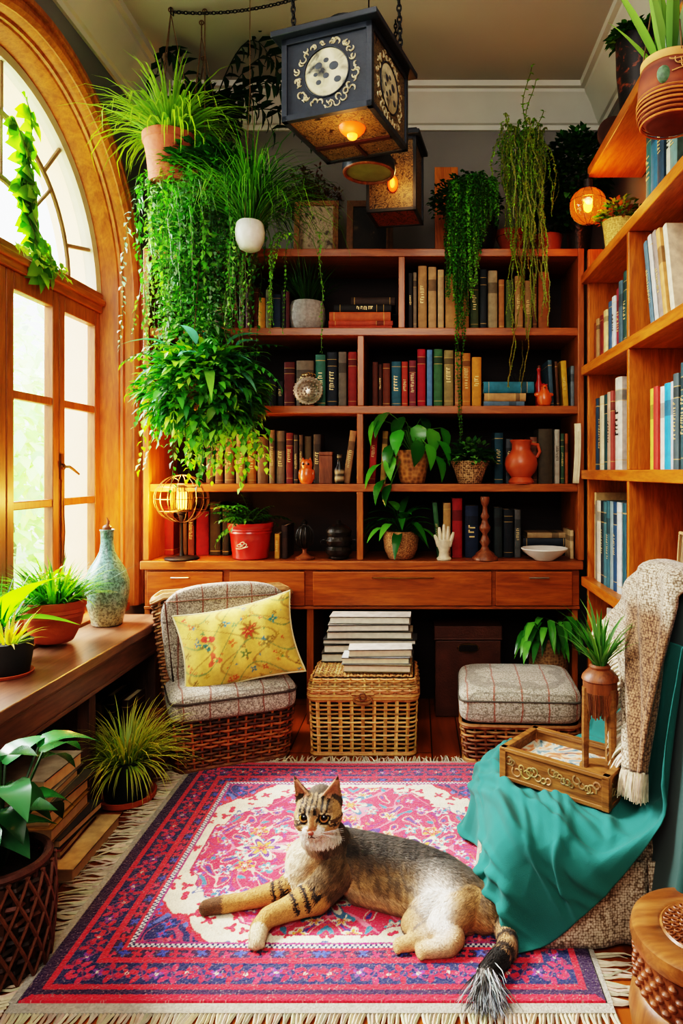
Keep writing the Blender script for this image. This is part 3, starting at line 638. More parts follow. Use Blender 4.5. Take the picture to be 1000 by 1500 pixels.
t = shelfthing('silver_dish', 'ornate round silver dish standing upright against books on the second shelf', 'dish', 451, 3.47, P2)
mt = Matrix.Translation((0, .012, .078)) @ Matrix.Rotation(PI/2-.16, 4, 'X')
mb = MB(); mb.lathe([(.001, -.012), (.03, -.01), (.045, .0), (.068, .006), (.074, .010), (.07, .012), (.045, .005), (.03, -.004), (.001, -.006)], m=mt, n=36)
for r_, k in ((.072, 26), (.052, 20), (.036, 14), (.018, 8)):
    for i in range(k):
        a = 2*PI*i/k; mb.ball(mt @ Vector((r_*math.cos(a), r_*math.sin(a), .010 if r_ > .05 else 0)), .0055, 5)
mb.build('dish', plain('tarnished_silver', hx('b8aa98'), .3, .9, var=.4, vs=60), t)
mb = MB(); mb.tube([(-.03, .045, 0), (-.03, .0, .004), (.03, .0, .004), (.03, .045, 0)], .004, 6).tube([(0, .045, 0), (0, .03, .1)], .004, 6)
for i in range(5): mb.torus(((i-2)*.014, .012, .165-.004*abs(i-2)), .008, .002, 10, 5, m=Matrix.Rotation(PI/2, 4, 'X'))
mb.tube([(0, .028, .09), (0, .018, .16)], .003, 5)
mb.build('stand', m_brass, t)

t = shelfthing('hen_figurine', 'round orange hen figurine at the right of the second shelf', 'figurine', 797, 3.49, P2)
mb = MB(); mb.lathe([(.02, 0), (.03, .006), (.038, .03), (.036, .055), (.024, .075), (.017, .09), (.016, .1), (.010, .108), (.0005, .11)], n=20)
mb.ball((-.03, 0, .06), .016, 7, sc=(1.4, .6, .8)); mb.ball((.03, 0, .06), .014, 7, sc=(1.3, .5, .7)); mb.build('body', m_orange, t)
mb = MB(); [mb.ball((-.012+i*.008, -.002, .11+.004*(i == 1)), .005, 5) for i in range(4)]; mb.build('comb', m_redglaze, t)
MB().tube([(0, -.016, .095), (0, -.03, .09)], [.005, .001], 6).build('beak', m_brass, t)
t = shelfthing('bottle', 'slim dark red bottle standing behind the orange hen figurine', 'bottle', 789, 3.62, P2)
MB().lathe([(.016, 0), (.02, .01), (.02, .13), (.012, .15), (.009, .2), (.012, .205), (.011, .215), (.0005, .215)], n=18).build('body', m_redglaze, t)
MB().lathe([(.008, .212), (.01, .228), (.0005, .23)], n=12).build('stopper', m_brownwood, t)
t = shelfthing('dried_twigs', 'dark dried twigs in a small jar behind the turquoise book stack', 'dried plant', 764, 3.73, P2)
pot_of(t, [(.03, 0), (.035, .04), (.028, .09), (.022, .095)], m_dkglaze)
mb = MB(); rr = random.Random(4)
for i in range(26):
    a = rr.uniform(0, 6.28); q = Vector((0, 0, .08)); pts = [q.copy()]
    for k in range(4): q = q+Vector((math.cos(a)*.014+rr.uniform(-.01, .01), math.sin(a)*.008, .03)); pts.append(q.copy())
    mb.tube(pts, [.0022, .002, .0016, .0012, .001], 4, jit(hx('3a3a30'), .4, rr))
mb.build('twigs', m_attr, t)

t = shelfthing('owl_figurine', 'orange owl figurine in front of brown books on the third shelf', 'figurine', 449, 3.475, P3)
mb = MB(); mb.lathe([(.026, 0), (.034, .012), (.038, .04), (.032, .07), (.026, .08), (.03, .095), (.028, .112), (.018, .123), (.0005, .126)], n=22)
for s_ in (-1, 1): mb.lathe([(.009, 0), (.005, .012), (.0005, .02)], (s_*.018, 0, .114), 8); mb.ball((s_*.034, 0, .045), .02, 7, sc=(.4, .8, 1.4))
mb.build('body', m_orange, t)
for s_ in (-1, 1): MB().ball((s_*.012, -.027, .1), .006, 6).build('eye', m_black, t)
t = shelfthing('bottle', 'small black and cream striped bottle on the third shelf by the divider', 'bottle', 497, 3.475, P3)
MB().lathe([(.022, 0), (.026, .01), (.026, .03), (.024, .045), (.026, .06), (.026, .075), (.014, .095), (.01, .13), (.013, .135), (.013, .15), (.0005, .152)], n=20, col=[hx(c) for c in ('1a1614', '1a1614', 'b09a78', '1a1614', 'b09a78', '1a1614', '1a1614', '2a2420', '8a7a60', '1a1614', '1a1614')]).build('body', m_attr_gl, t)
t = shelfthing('wooden_box', 'small plain brown wooden box standing on the third shelf', 'box', 477, 3.53, P3)
MB().box((-.034, 0, 0), (.034, .09, .145)).build('case', m_brownwood, t, bevel=.003); MB().box((-.035, -.001, .146), (.035, .091, .165)).build('lid', m_brownwood, t, bevel=.003)

t = shelfthing('pothos', 'glossy heart-leaved pothos in a brown carved pot on the third shelf', 'plant', 604, 3.53, P3)
pot_of(t, [(.055, 0), (.062, .004), (.07, .03), (.088, .12), (.094, .168), (.09, .172), (.082, .165), (.08, .14)], weave('carved_brown_pot', hx('6b4424'), hx('b5824c'), 45, .5), soil=(.082, .15))
mb = MB(); sm = MB(); rr = random.Random(5)
for (dx, dz, dy, L_) in ((-.17, .33, -.08, .13), (-.12, .36, -.1, .14), (-.05, .34, -.06, .13), (.03, .3, -.05, .12), (.09, .28, -.05, .13), (.13, .22, -.05, .13), (.12, .14, -.08, .12), (-.16, .1, -.1, .13), (-.1, .2, -.1, .13), (.02, .22, -.1, .12), (-.02, .3, .03, .13), (.07, .2, -.12, .12), (-.14, .02, -.1, .12), (-.11, -.005, -.1, .1), (.15, .29, .02, .12), (-.06, .27, -.12, .12), (.05, .35, .03, .12), (-.1, .14, -.11, .11)):
    tip = Vector((dx, dy, dz)); a = Vector((0, 0, .15)); mid = (a+tip)/2+Vector((0, 0, .06)); sm.tube([a, mid, tip], .0028, 5, hx('6a9a3a'))
    d = Vector((dx*1.4+rr.uniform(-.05, .05), -.1+rr.uniform(-.06, .02), -.1-rr.uniform(0, .14))); mb.leaf(tip, d, L_*1.05, L_*.72, jit(rr.choice([hx('3f8a2c'), hx('2c6a24'), hx('5aa03a')]), .25, rr), seg=5, droop=.5, fold=.18)
mb.build('foliage', m_gloss, t); sm.build('stems', m_leaf, t)
t = shelfthing('potted_plant', 'small-leaved bushy plant in a mottled cream woven pot, third shelf', 'plant', 688, 3.52, P3)
pot_of(t, [(.055, 0), (.06, .004), (.085, .08), (.102, .115), (.098, .118), (.088, .11)], m_wovenpale, soil=(.09, .105))
mb = MB(); bushy(mb, (0, 0, .12), .12, 420, .042, .026, [G3, DK2, hx('6a9a50'), hx('3a7034')], 9, zs=.85); mb.build('foliage', m_leaf, t)
t = shelfthing('jug', 'burnt orange clay jug with a rounded belly on the third shelf', 'jug', 763, 3.5, P3)
MB().lathe([(.062, 0), (.066, .01), (.058, .025), (.05, .034), (.075, .065), (.085, .1), (.078, .135), (.055, .162), (.047, .178), (.048, .205), (.058, .22), (.054, .224), (.042, .21), (.04, .18)], n=34).build('body', m_jug, t)
MB().tube([(.05, 0, .205), (.085, 0, .2), (.095, 0, .165), (.08, 0, .135)], [.008, .009, .009, .008], 8).build('handle', m_jug, t)
t = shelfthing('paper_roll', 'cream curled paper roll standing at the right end of the third shelf', 'paper', 843, 3.46, P3)
mb = MB()
for k in range(4): mb.grid(lambda u, v, k=k: (-.008+.004*k+.03*math.sin(v*2.2)*.35+.012*math.cos(u*3+k), -.05+.035*u+.004*k, .004+v*(.3-.02*k)), 6, 10)
mb.build('sheets', plain('cream_paper', hx('d8caa8'), .9, var=.2), t, solid=.002)

t = shelfthing('potted_fern', 'bright fern in a ribbed red pot with a pale scroll mark', 'plant', 367, 3.53, P4)
pot_of(t, [(.085, 0), (.09, .004), (.1, .09), (.106, .13), (.11, .134), (.108, .142), (.113, .148), (.112, .156), (.117, .162), (.117, .184), (.108, .184), (.106, .15)], m_redglaze, soil=(.106, .165))
mb = MB()
for k in range(3): mb.torus((-.03+.012*k, -.105+.0015*k, .075+.01*(k % 2)), .012, .0022, 16, 5, m=Matrix.Rotation(PI/2, 4, 'X') @ Matrix.Rotation(.4*k, 4, 'Z'), sc=(1, .6))
mb.tube([(-.05, -.1, .06), (-.03, -.105, .058), (-.005, -.104, .064), (.012, -.105, .07)], .002, 5); mb.build('scroll_mark', m_ivory, t)
mb = MB(); ferny(mb, (0, 0, .165), 30, .22, [G1, G3, G2], 12, pin=.04, pw=.016); mb.build('foliage', m_leaf, t)
t = shelfthing('ornament', 'dark pierced globe ornament on a reddish foot on the sideboard', 'ornament', 446, 3.5, P4)
MB().lathe([(.05, 0), (.052, .008), (.03, .016), (.012, .03), (.012, .05), (.02, .056)], n=22).build('foot', m_brownwood, t)
mb = MB().ball((0, 0, .115), .052, 12, sc=(.85, .85, 1.1))
for i in range(10): mb.torus((0, 0, .115), .053, .004, 24, 5, m=Matrix.Rotation(PI*i/10, 4, 'Z') @ Matrix.Rotation(PI/2, 4, 'X'), sc=(.87, 1.12))
mb.lathe([(.02, 0), (.012, .012), (.018, .02), (.006, .034), (.0005, .036)], (0, 0, .168), 14); mb.build('globe', m_dkglaze, t)
t = shelfthing('lidded_jar', 'dark ringed lidded jar beside the divider on the sideboard', 'jar', 496, 3.5, P4)
MB().lathe([(.04, 0), (.05, .006), (.05, .016), (.066, .03), (.07, .05), (.058, .066), (.066, .075), (.072, .095), (.06, .115), (.064, .122), (.064, .135)], n=26).build('body', m_dkglaze, t)
MB().lathe([(.066, .136), (.066, .146), (.05, .165), (.025, .178), (.012, .182), (.014, .195), (.0005, .2)], n=26).build('lid', m_dkglaze, t)
for s_ in (-1, 1): MB().torus((s_*.079, 0, .085), .013, .003, 14, 5, m=Matrix.Rotation(PI/2, 4, 'X')).build('handle', m_dkglaze, t)

t = shelfthing('potted_plant', 'dark broad-leaved plant in a round cane pot right of the divider', 'plant', 587, 3.52, P4)
pot_of(t, [(.06, 0), (.066, .004), (.086, .05), (.092, .1), (.086, .14), (.08, .142), (.076, .13)], m_wovenpot, soil=(.078, .13))
mb = MB(); sm = MB(); rr = random.Random(21)
for i in range(34):
    a = rr.uniform(0, 2*PI); e = rr.uniform(.15, 1.35); l = rr.uniform(.05, .13); d = Vector((math.cos(a)*math.cos(e), math.sin(a)*math.cos(e)*.7-.1, math.sin(e)))
    p0 = Vector((0, 0, .13)); p = p0+d*l; sm.tube([p0, p], .0025, 4, DK2); mb.leaf(p, d+Vector((0, 0, -.3)), rr.uniform(.1, .16), rr.uniform(.04, .055), jit(rr.choice([hx('2f7026'), hx('1f5420'), hx('48882e')]), .25, rr), seg=5, droop=rr.uniform(.5, 1.1))
mb.build('foliage', m_gloss, t); sm.build('stems', m_leaf, t)
t = shelfthing('vase', 'cream textured vase shaped like a cupped hand on the sideboard', 'vase', 650, 3.46, P4)
mb = MB().lathe([(.036, 0), (.038, .008), (.026, .02), (.024, .04), (.036, .075), (.04, .1), (.03, .105), (.026, .09)], n=24)
for i, (x, h_, l) in enumerate(((-.034, .125, -.014), (-.018, .165, -.006), (0, .18, 0), (.017, .17, .005), (.034, .14, .014))):
    mb.tube([(x*.8, -.012, .07), (x, -.016, .1), (x+l*.5, -.012, (.1+h_)/2), (x+l, -.004, h_)], [.011, .0115, .010, .006], 8)
mb.build('body', m_ivory, t)
t = shelfthing('candlestick', 'turned dark wooden candlestick standing tall on the sideboard', 'candlestick', 710, 3.47, P4)
MB().lathe([(.066, 0), (.066, .012), (.05, .024), (.046, .034), (.024, .05), (.016, .07), (.028, .09), (.02, .11), (.012, .13), (.026, .15), (.03, .165), (.018, .185), (.014, .205), (.024, .22), (.014, .24), (.012, .27), (.02, .285), (.024, .31), (.022, .32), (.012, .318), (.0005, .31)], n=26).build('stem', m_brownwood, t, auto=60)
t = shelfthing('bowl', 'shallow white bowl in front of stacked dark books on the sideboard', 'bowl', 797, 3.45, P4)
MB().lathe([(.045, 0), (.05, .004), (.09, .03), (.118, .058), (.116, .062), (.085, .036), (.045, .012), (.0005, .01)], n=36).build('body', plain('pale_glaze', hx('d6d0c4'), .25, var=.1, coat=.3), t)

# ---------------------------------------------------------------- on top of the bookcase
PT = SZ[4]
m_gilt = plain('carved_gilt_frame', hx('8a6236'), .5, .2, var=.5, vs=60, bump=.6, bs=90)
def art_mat(name, cols, scale, dist=2.0):
    m, nt, b = nodes(name); tc = N(nt, 'ShaderNodeTexCoord'); n = N(nt, 'ShaderNodeTexNoise', Scale=scale, Detail=6.0, Distortion=dist)
    nt.links.new(tc.outputs['Object'], n.inputs['Vector']); k = len(cols)
    r = ramp(nt, [(.3+.4*i/(k-1), hx(c)) for i, c in enumerate(cols)], n.outputs['Fac']); nt.links.new(r.outputs[0], b.inputs['Base Color']); b.inputs['Roughness'].default_value = .5; return m
def picture(name, label, loc, w, h, rz, lean, fmat, amat, fw=.03, group=None, d=.018):
    t = thing(name, label, 'picture', loc, rz, group); m = Matrix.Rotation(-lean, 4, 'X')
    mb = MB()
    for a, b in (((-w/2, 0, 0), (w/2, d, fw)), ((-w/2, 0, h-fw), (w/2, d, h)), ((-w/2, 0, fw), (-w/2+fw, d, h-fw)), ((w/2-fw, 0, fw), (w/2, d, h-fw))): mb.box(a, b, m=m)
    q = fw*.62
    for a, b in (((-w/2+q, -.004, q), (w/2-q, 0, fw)), ((-w/2+q, -.004, h-fw), (w/2-q, 0, h-q)), ((-w/2+q, -.004, fw), (-w/2+fw, 0, h-fw)), ((w/2-fw, -.004, fw), (w/2-q, 0, h-fw))): mb.box(a, b, m=m)
    mb.build('frame', fmat, t, bevel=.002)
    MB().box((-w/2+fw-.002, .006, fw-.002), (w/2-fw+.002, d-.002, h-fw+.002), m=m).build('canvas', amat, t, smooth=False); return t
picture('framed_picture', 'carved gilt frame with a faded foliage sketch on the bookcase top', ((462-610)*.00366, 3.66, PT), .24, .345, 0, .12, m_gilt, art_mat('faded_sketch', ('3a3026', '8a7a62', 'a08e72', '4a4636'), 16))
picture('framed_picture', 'brown framed dark picture with a pale figure on the bookcase top', ((541-610)*.00366, 3.66, PT), .25, .345, 0, .12, plain('dull_brown_frame', hx('6e4a26'), .5, var=.4, vs=40, bump=.3, bs=70), art_mat('dark_picture', ('0e0c0a', '1a1612', '2a2018', '8a7250'), 9, 1.0), .036)
o = MB().box((-.065, 0, 0), (.065, .02, .58)).build('wooden_board', m_rshelf_z, None, bevel=.002); o.location = ((654-610)*.00378, 3.78, PT+.002); o.rotation_euler = (-.1, 0, 0); tag(o, 'tall bare wooden board leaning on the wall above the bookcase', 'board'); MW[o] = Matrix.Identity(4)
t = shelfthing('dried_bouquet', 'brown dried flower bouquet behind the gilt frame on the bookcase', 'dried plant', 452, 3.80, PT)
pot_of(t, [(.05, 0), (.06, .05), (.04, .18), (.05, .24), (.045, .24)], m_brownwood)
mb = MB(); rr = random.Random(7)
for i in range(150):
    a = rr.uniform(0, 6.28); e = rr.uniform(.3, 1.5); l = rr.uniform(.15, .34); d = Vector((math.cos(a)*math.cos(e)*.75, math.sin(a)*math.cos(e)*.22, math.sin(e))); p = Vector((0, 0, .23))+d*l
    mb.tube([(0, 0, .2), (d.x*l*.4, d.y*l*.4, .24+l*.5*d.z), p], .0012, 3, hx('4a3826'))
    for k in range(6): mb.leaf(p+Vector((rr.uniform(-.015, .015), rr.uniform(-.01, .01), rr.uniform(-.015, .015))), (rr.uniform(-1, 1), rr.uniform(-1, 1), rr.uniform(-.3, 1)), .026, .014, jit(hx('6a4a30'), .45, rr), seg=2)
mb.build('foliage', m_leaf, t)

t = shelfthing('trailing_plant', 'dense small-leaved trailing plant in a navy pot spilling over the bookcase', 'plant', 706, 3.60, PT)
pot_of(t, [(.045, 0), (.05, .004), (.085, .17), (.09, .19), (.082, .19), (.078, .16)], plain('navy_glaze', hx('16222c'), .3, var=.2, coat=.3), soil=(.08, .17))
mb = MB(); rr = random.Random(31); st = []
for i in range(170):
    x = -.20+.26*rr.random()**1.0; st.append((x*.9, -.1-.09*rr.random(), .28+.10*rr.random()-.25*abs(x+.05)))
def ln(p, r_): return (.25+.75*max(0, 1-abs((p.x+.125)/.14)))*r_.uniform(.55, 1)*.78
strands(mb, st, 32, ln, (.024, .020), [hx('4f8a2a'), hx('74b03c'), hx('3a7426')], .011, .013, out=(0, -.7, .3))
bushy(mb, (-.09, -.04, .25), .19, 1500, .022, .018, [G1, G3, DK2], 33, zs=.9)
strands(mb, [(-.17+.02*i, -.225, .05) for i in range(3)], 34, 1.05, (.02, .016), [G1, LM1], .013, .008, out=(0, -.3, -1), end=.12)
mb.build('foliage', m_leaf, t)
t = shelfthing('trailing_vine', 'thin light green vine in a clay cone pot hanging past two shelves', 'plant', 748, 3.63, PT)
pot_of(t, [(.03, 0), (.034, .004), (.085, .13), (.09, .14), (.08, .14), (.075, .12)], m_terra, soil=(.078, .12))
mb = MB(); rr = random.Random(41)
strands(mb, [(-.05+.2*rr.random(), -.1-.1*rr.random(), .45+.2*rr.random()) for i in range(60)], 42, lambda p, r_: r_.uniform(.5, 1.15)*(1 if .0 < p.x < .1 else .55), (.018, .013), [LM1, hx('8a9a3a'), hx('6a8a30')], .012, .034, out=(0, -.4, .5), sr=.0024, stem=hx('8a9440'))
strands(mb, [(.0, -.20, .5), (.025, -.21, .5), (.09, -.20, .5), (.06, -.21, .55)], 43, 1.32, (.013, .011), [LM1, hx('9a9a4a')], .013, .034, out=(0, -.2, -1), end=.06, sr=.003, stem=hx('98904a'))
for dx, tz in ((.08, .98), (.1, .9), (-.08, .68), (.14, .74)):
    q = Vector((.03, -.04, .13)); pts = []
    for k in range(22):
        u = k/21; pts.append(Vector((.03+(dx-.03)*u+.018*math.sin(u*14), -.04-.05*u, .13+(tz-.13)*u))); 
        if k > 6:
            for _ in range(3): mb.leaf(pts[-1], (rr.uniform(-1, 1), rr.uniform(-1, .3), rr.uniform(-.6, .4)), .02, .013, jit(LM1, .3, rr), seg=2)
    mb.tube(pts, .002, 4, hx('7a8a3a'))
bushy(mb, (.05, -.08, .48), .14, 700, .02, .014, [LM1, G2], 44, zs=1.2, hemi=False)
mb.build('foliage', m_leaf, t)
t = shelfthing('potted_ivy', 'dark leafy ivy in a rust pot behind the thin vine, bookcase top', 'plant', 803, 3.66, PT)
pot_of(t, [(.05, 0), (.055, .004), (.075, .12), (.08, .13), (.07, .13)], m_jug, soil=(.07, .115))
mb = MB(); bushy(mb, (0, -.02, .17), .13, 420, .04, .03, [DK1, DK2, G3], 51, zs=1.3); mb.build('foliage', m_leaf, t)
t = shelfthing('potted_bush', 'tall dense dark green bush in the corner above the bookcase', 'plant', 848, 3.56, PT)
pot_of(t, [(.05, 0), (.055, .004), (.07, .16), (.075, .17), (.066, .17)], m_dkglaze, soil=(.066, .15))
mb = MB(); bushy(mb, (-.015, -.03, .42), .165, 1500, .036, .03, [DK1, DK2, hx('3a6a2c')], 52, zs=1.25, hemi=False); bushy(mb, (-.06, -.05, .22), .12, 300, .034, .03, [DK1, DK2], 53, hemi=False); mb.tube([(0, 0, .14), (-.01, -.02, .4)], .008, 6, hx('4a3a22')); mb.build('foliage', m_leaf, t)

# ---------------------------------------------------------------- on and in the right-hand case
m_amber = clear('amber_glass', (1, .55, .18), .15)
def glow(m, col, s):                              # lit glass: a little of the lamp's own light scatters in it
    nt = m.node_tree; out = nt.nodes['Material Output']; src = out.inputs[0].links[0].from_socket; e = N(nt, 'ShaderNodeEmission', Strength=s); e.inputs[0].default_value = (*col, 1); a = N(nt, 'ShaderNodeAddShader')
    nt.links.new(src, a.inputs[0]); nt.links.new(e.outputs[0], a.inputs[1]); nt.links.new(a.outputs[0], out.inputs[0])
glow(m_amber, (1, .22, .02), .35)
m_bulb = emissive('hot_filament', (1, .45, .06), 14)
gx, gy, gz = (861-610)*.00316, 3.16, EYE-(302-690)*.00316
t = thing('globe_lamp', 'glowing amber glass globe lamp hanging from the corner of the highest board', 'lamp', (gx, gy, gz))
MB().ball((0, 0, 0), .083, 16).build('globe', m_amber, t)
MB().tube([(0, 0, .08), (0, 0, .12)], .022, 12).tube([(0, 0, .12), (0, 0, 2.70-.045-gz)], .004, 6).build('cord', m_black, t)
b = MB(); b.ball((0, 0, .0), .022, 10, sc=(1, 1, 1.3)); b.tube([(-.02, 0, .03), (0, 0, -.02), (.02, 0, .03)], .004, 6); b.build('bulb', m_bulb, t)
mb = MB()
for i in range(6): mb.torus((0, 0, 0), .0845, .0014, 40, 4, m=Matrix.Rotation(PI*i/6, 4, 'Z') @ Matrix.Rotation(PI/2, 4, 'X'))
mb.torus((0, 0, .02), .082, .0014, 40, 4); mb.build('wire', m_brass, t)
lamp('globe_light', 'POINT', (gx-.02, gy-.1, gz), 3.0, WARM, shadow_soft_size=.05)
t = thing('basket_plant', 'small green plant in a pale yellow woven basket on the right case', 'plant', (.905, 3.03, RZ[3]))
pot_of(t, [(.06, 0), (.065, .004), (.075, .1), (.08, .13), (.074, .13), (.07, .1)], weave('yellow_basket', hx('a8863a'), hx('e0c070'), 110), soil=(.072, .11))
mb = MB(); bushy(mb, (0, 0, .14), .1, 330, .03, .018, [G1, hx('7a8a3a'), hx('8a5a30')], 61, zs=.9); mb.build('foliage', m_leaf, t)
picture('framed_picture', 'olive canvas in a thin wooden frame standing on the right case', (1.0, 2.72, RZ[3]), .26, .36, -PI/2, .1, m_brownwood, art_mat('olive_canvas', ('5a5a40', '7a7250', '3a6a34', '2c8a3c'), 5), .016)
t = thing('potted_plant', 'charcoal pot with ember streaks and green leaves on the highest board', 'plant', (.90, 2.78, RZ[4]))
pot_of(t, [(.06, 0), (.065, .004), (.085, .2), (.088, .33), (.08, .33), (.076, .3)], art_mat('charcoal_streaks', ('141214', '1c1a1c', '221c1c', '8a4420'), 22), soil=(.078, .31))
mb = MB(); bushy(mb, (-.01, -.01, .33), .1, 520, .03, .022, [G1, G3, DK2], 62, zs=.6); mb.build('foliage', m_leaf, t)
t = thing('wooden_plate', 'round brown wooden plate propped on the highest board near the corner', 'plate', (.90, 3.07, RZ[4]))
mt = Matrix.Translation((0, 0, .092)) @ Matrix.Rotation(PI/2-.08, 4, 'X') 
MB().lathe([(.001, -.012), (.08, -.012), (.088, -.006), (.088, .004), (.082, .006), (.06, 0), (.03, 0), (.026, .004), (.0005, .005)], m=mt, n=36, col=[hx('4a2c1a')]*6+[hx('5a3822'), hx('a07a62'), hx('a88a72')]).build('disc', m_attr, t)
MB().tube([(-.04, .05, 0), (-.04, -.03, .003), (.04, -.03, .003), (.04, .05, 0)], .004, 6).tube([(0, .05, 0), (0, .02, .13)], .004, 6).build('stand', m_black, t)
hp = (.745, 2.0, 2.385)
t = thing('hanging_snake_plant', 'snake plant in a round copper woven pot hung before the right case', 'plant', hp)
def gourd(q, z): return .012*math.sin(q*7+z*40)
pc = [hx('6a2c14'), hx('7a3418'), hx('8a4420'), hx('6a2a14'), hx('8a4420'), hx('6e2e16'), hx('5a2410'), hx('7a3a1c'), hx('c08a4a'), hx('d09a58'), hx('c89050'), hx('3a1c0e')]
pot_of(t, [(.055, -.10), (.075, -.085), (.09, -.05), (.094, -.02), (.094, .0), (.092, .03), (.088, .05), (.084, .064), (.086, .066), (.086, .088), (.078, .088), (.07, .06)], m_attr, pc, soil=(.072, .07), n=40)
mb = MB(); rr = random.Random(6)
for i in range(9): mb.torus((0, 0, -.09+.012*i), .078+.018*math.sin(PI*(i+1.5)/11), .003, 40, 5, jit(hx('c87a3a'), .3, rr))
for k in range(5):
    mb.tube([(.0965*math.cos(-1.9+.02*k+.35*u*5+.2*math.sin(u*9+k)), .0965*math.sin(-1.9+.02*k+.35*u*5+.2*math.sin(u*9+k)), .015+.012*k+.014*math.sin(u*8+k)-.01*u) for u in [j/24 for j in range(25)]], .0016, 5, hx('d8a060'))
mb.build('cane_rings', m_straw, t)
MB().ball((-.047, -.077, .012), .022, 9, sc=(1, .5, 1.2)).build('medallion', plain('green_medallion', hx('5a7a5a'), .5, var=.6, vs=90), t)
mb = MB()
for i in range(26):
    a = rr.uniform(0, 6.28); e = rr.uniform(1.0, 1.5); mb.blade((.035*math.cos(a), .035*math.sin(a), .07), (math.cos(a)*math.cos(e), math.sin(a)*math.cos(e), math.sin(e)), rr.uniform(.2, .42), .036, jit(rr.choice([hx('4a7a2c'), hx('6a9a3a'), hx('2c5a24')]), .2, rr), .25, 6, hx('8ab050'), flat=.3)
mb.build('foliage', m_gloss, t)
mb = MB()
for i in range(3):
    a = 2*PI*i/3+.5; mb.tube([(.085*math.cos(a), .085*math.sin(a), .08), (0, 0, .6), (0, 0, ZC-hp[2])], .0025, 5)
mb.build('cords', m_rope, t)
picture('framed_picture', 'brown river landscape in a pale frame beside the stacked teal books', (1.0, 2.42, RZ[0]+.0), .30, .30, -PI/2+.25, .08, plain('pale_wood_frame', hx('d8b07a'), .6, var=.2), art_mat('brown_landscape', ('4a3a2c', '8a7050', 'a08660', '6a6a6a'), 7), .012)
m_white = plain('chalk_white_frame', hx('d8d2c4'), .6, var=.12)
picture('framed_picture', 'large white framed print standing in the lowest cube of the right case', (.955, 3.1, .062), .4, .56, -PI/2+.35, .06, m_white, art_mat('teal_print', ('d0ccc0', '8aa6a0', 'b06a60', 'd8d4c8'), 9), .03)
picture('framed_picture', 'smaller teal framed print in front of the large white framed print', (.905, 2.90, .062), .3, .45, -PI/2+.35, .06, plain('teal_frame', hx('3f8a86'), .5, var=.15), art_mat('rose_print', ('c8c0b4', '8a5a54', '6a8a8a', 'd8d0c8'), 12), .02)
t = thing('storage_box', 'turquoise storage box standing in the lowest right cube behind the throw', 'box', (.90, 2.50, .062), -PI/2)
MB().box((-.13, 0, 0), (.13, .13, .34)).build('case', plain('turquoise_board', hx('6fb0a8'), .6, var=.15), t, bevel=.004); MB().box((-.133, -.003, .341), (.133, .133, .38)).build('lid', plain('turquoise_lid', hx('86c0b8'), .6, var=.15), t, bevel=.004)
# ---------------------------------------------------------------- hanging things
def cords(mb, n, r, z0, ztop, rad=.002, ph=.3, knot=.45):
    for i in range(n):
        a = 2*PI*i/n+ph; mb.tube([(r*math.cos(a), r*math.sin(a), z0), (0, 0, z0+(ztop-z0)*knot if knot < 1 else ztop)], rad, 5)
    if knot < 1: mb.tube([(0, 0, z0+(ztop-z0)*knot), (0, 0, ztop)], rad*1.5, 5)
    mb.torus((0, 0, ztop-.012), .010, .003, 12, 5, m=Matrix.Rotation(PI/2, 4, 'X'))
def chain(mb, a, b, sag=0, link=.022, r=.0026):
    a = Vector(a); b = Vector(b); n = max(2, int((b-a).length/link/.78)); pts = []
    for i in range(n+1):
        u = i/n; p = a.lerp(b, u); p.z -= sag*4*u*(1-u); pts.append(p)
    for i in range(n):
        d = (pts[i+1]-pts[i]).normalized(); m = d.to_track_quat('X', 'Z').to_matrix().to_4x4() @ Matrix.Rotation(PI/2*(i % 2), 4, 'X')
        mb.torus((pts[i]+pts[i+1])/2, link*.42, r, 10, 5, m=m, sc=(1.25, .7))
hx_, hy_ = (250-610)*.00315, 3.15
t = thing('hanging_spider_plant', 'bright spider plant in a pinkish terracotta pot hanging nearest the window', 'plant', (hx_, hy_, 2.60))
pot_of(t, [(.085, 0), (.094, .0), (.1, .06), (.108, .13), (.118, .18), (.124, .184), (.126, .215), (.116, .216), (.11, .18)], plain('pink_terracotta', hx('c0664c'), .85, var=.3, vs=30, bump=.25, bs=70), soil=(.11, .195), n=36)
mb = MB(); grassy(mb, (0, 0, .2), 330, .40, .013, [LM1, hx('6fa828'), hx('9cc83c'), G2], 71, el=(.25, 1.5), bend=2.6, r=.07, tip=hx('a8cc50')); mb.build('foliage', m_leaf, t)
mb = MB(); cords(mb, 3, .118, .21, ZC-2.60, .0025, knot=.95); mb.build('cords', m_rope, t)
t = thing('ceiling_chain', 'thin dark chain swagged along the ceiling from the plant hook', 'chain', (hx_, hy_, 3.36))
mb = MB(); chain(mb, (.01, .01, .045), (.62, -.09, .045), .03); mb.build('links', m_black, t)
mb = MB(); mb.tube([(0, 0, .06), (0, 0, .03), (.012, 0, .02), (.012, 0, .04)], .004, 6); mb.build('hook', m_black, t)

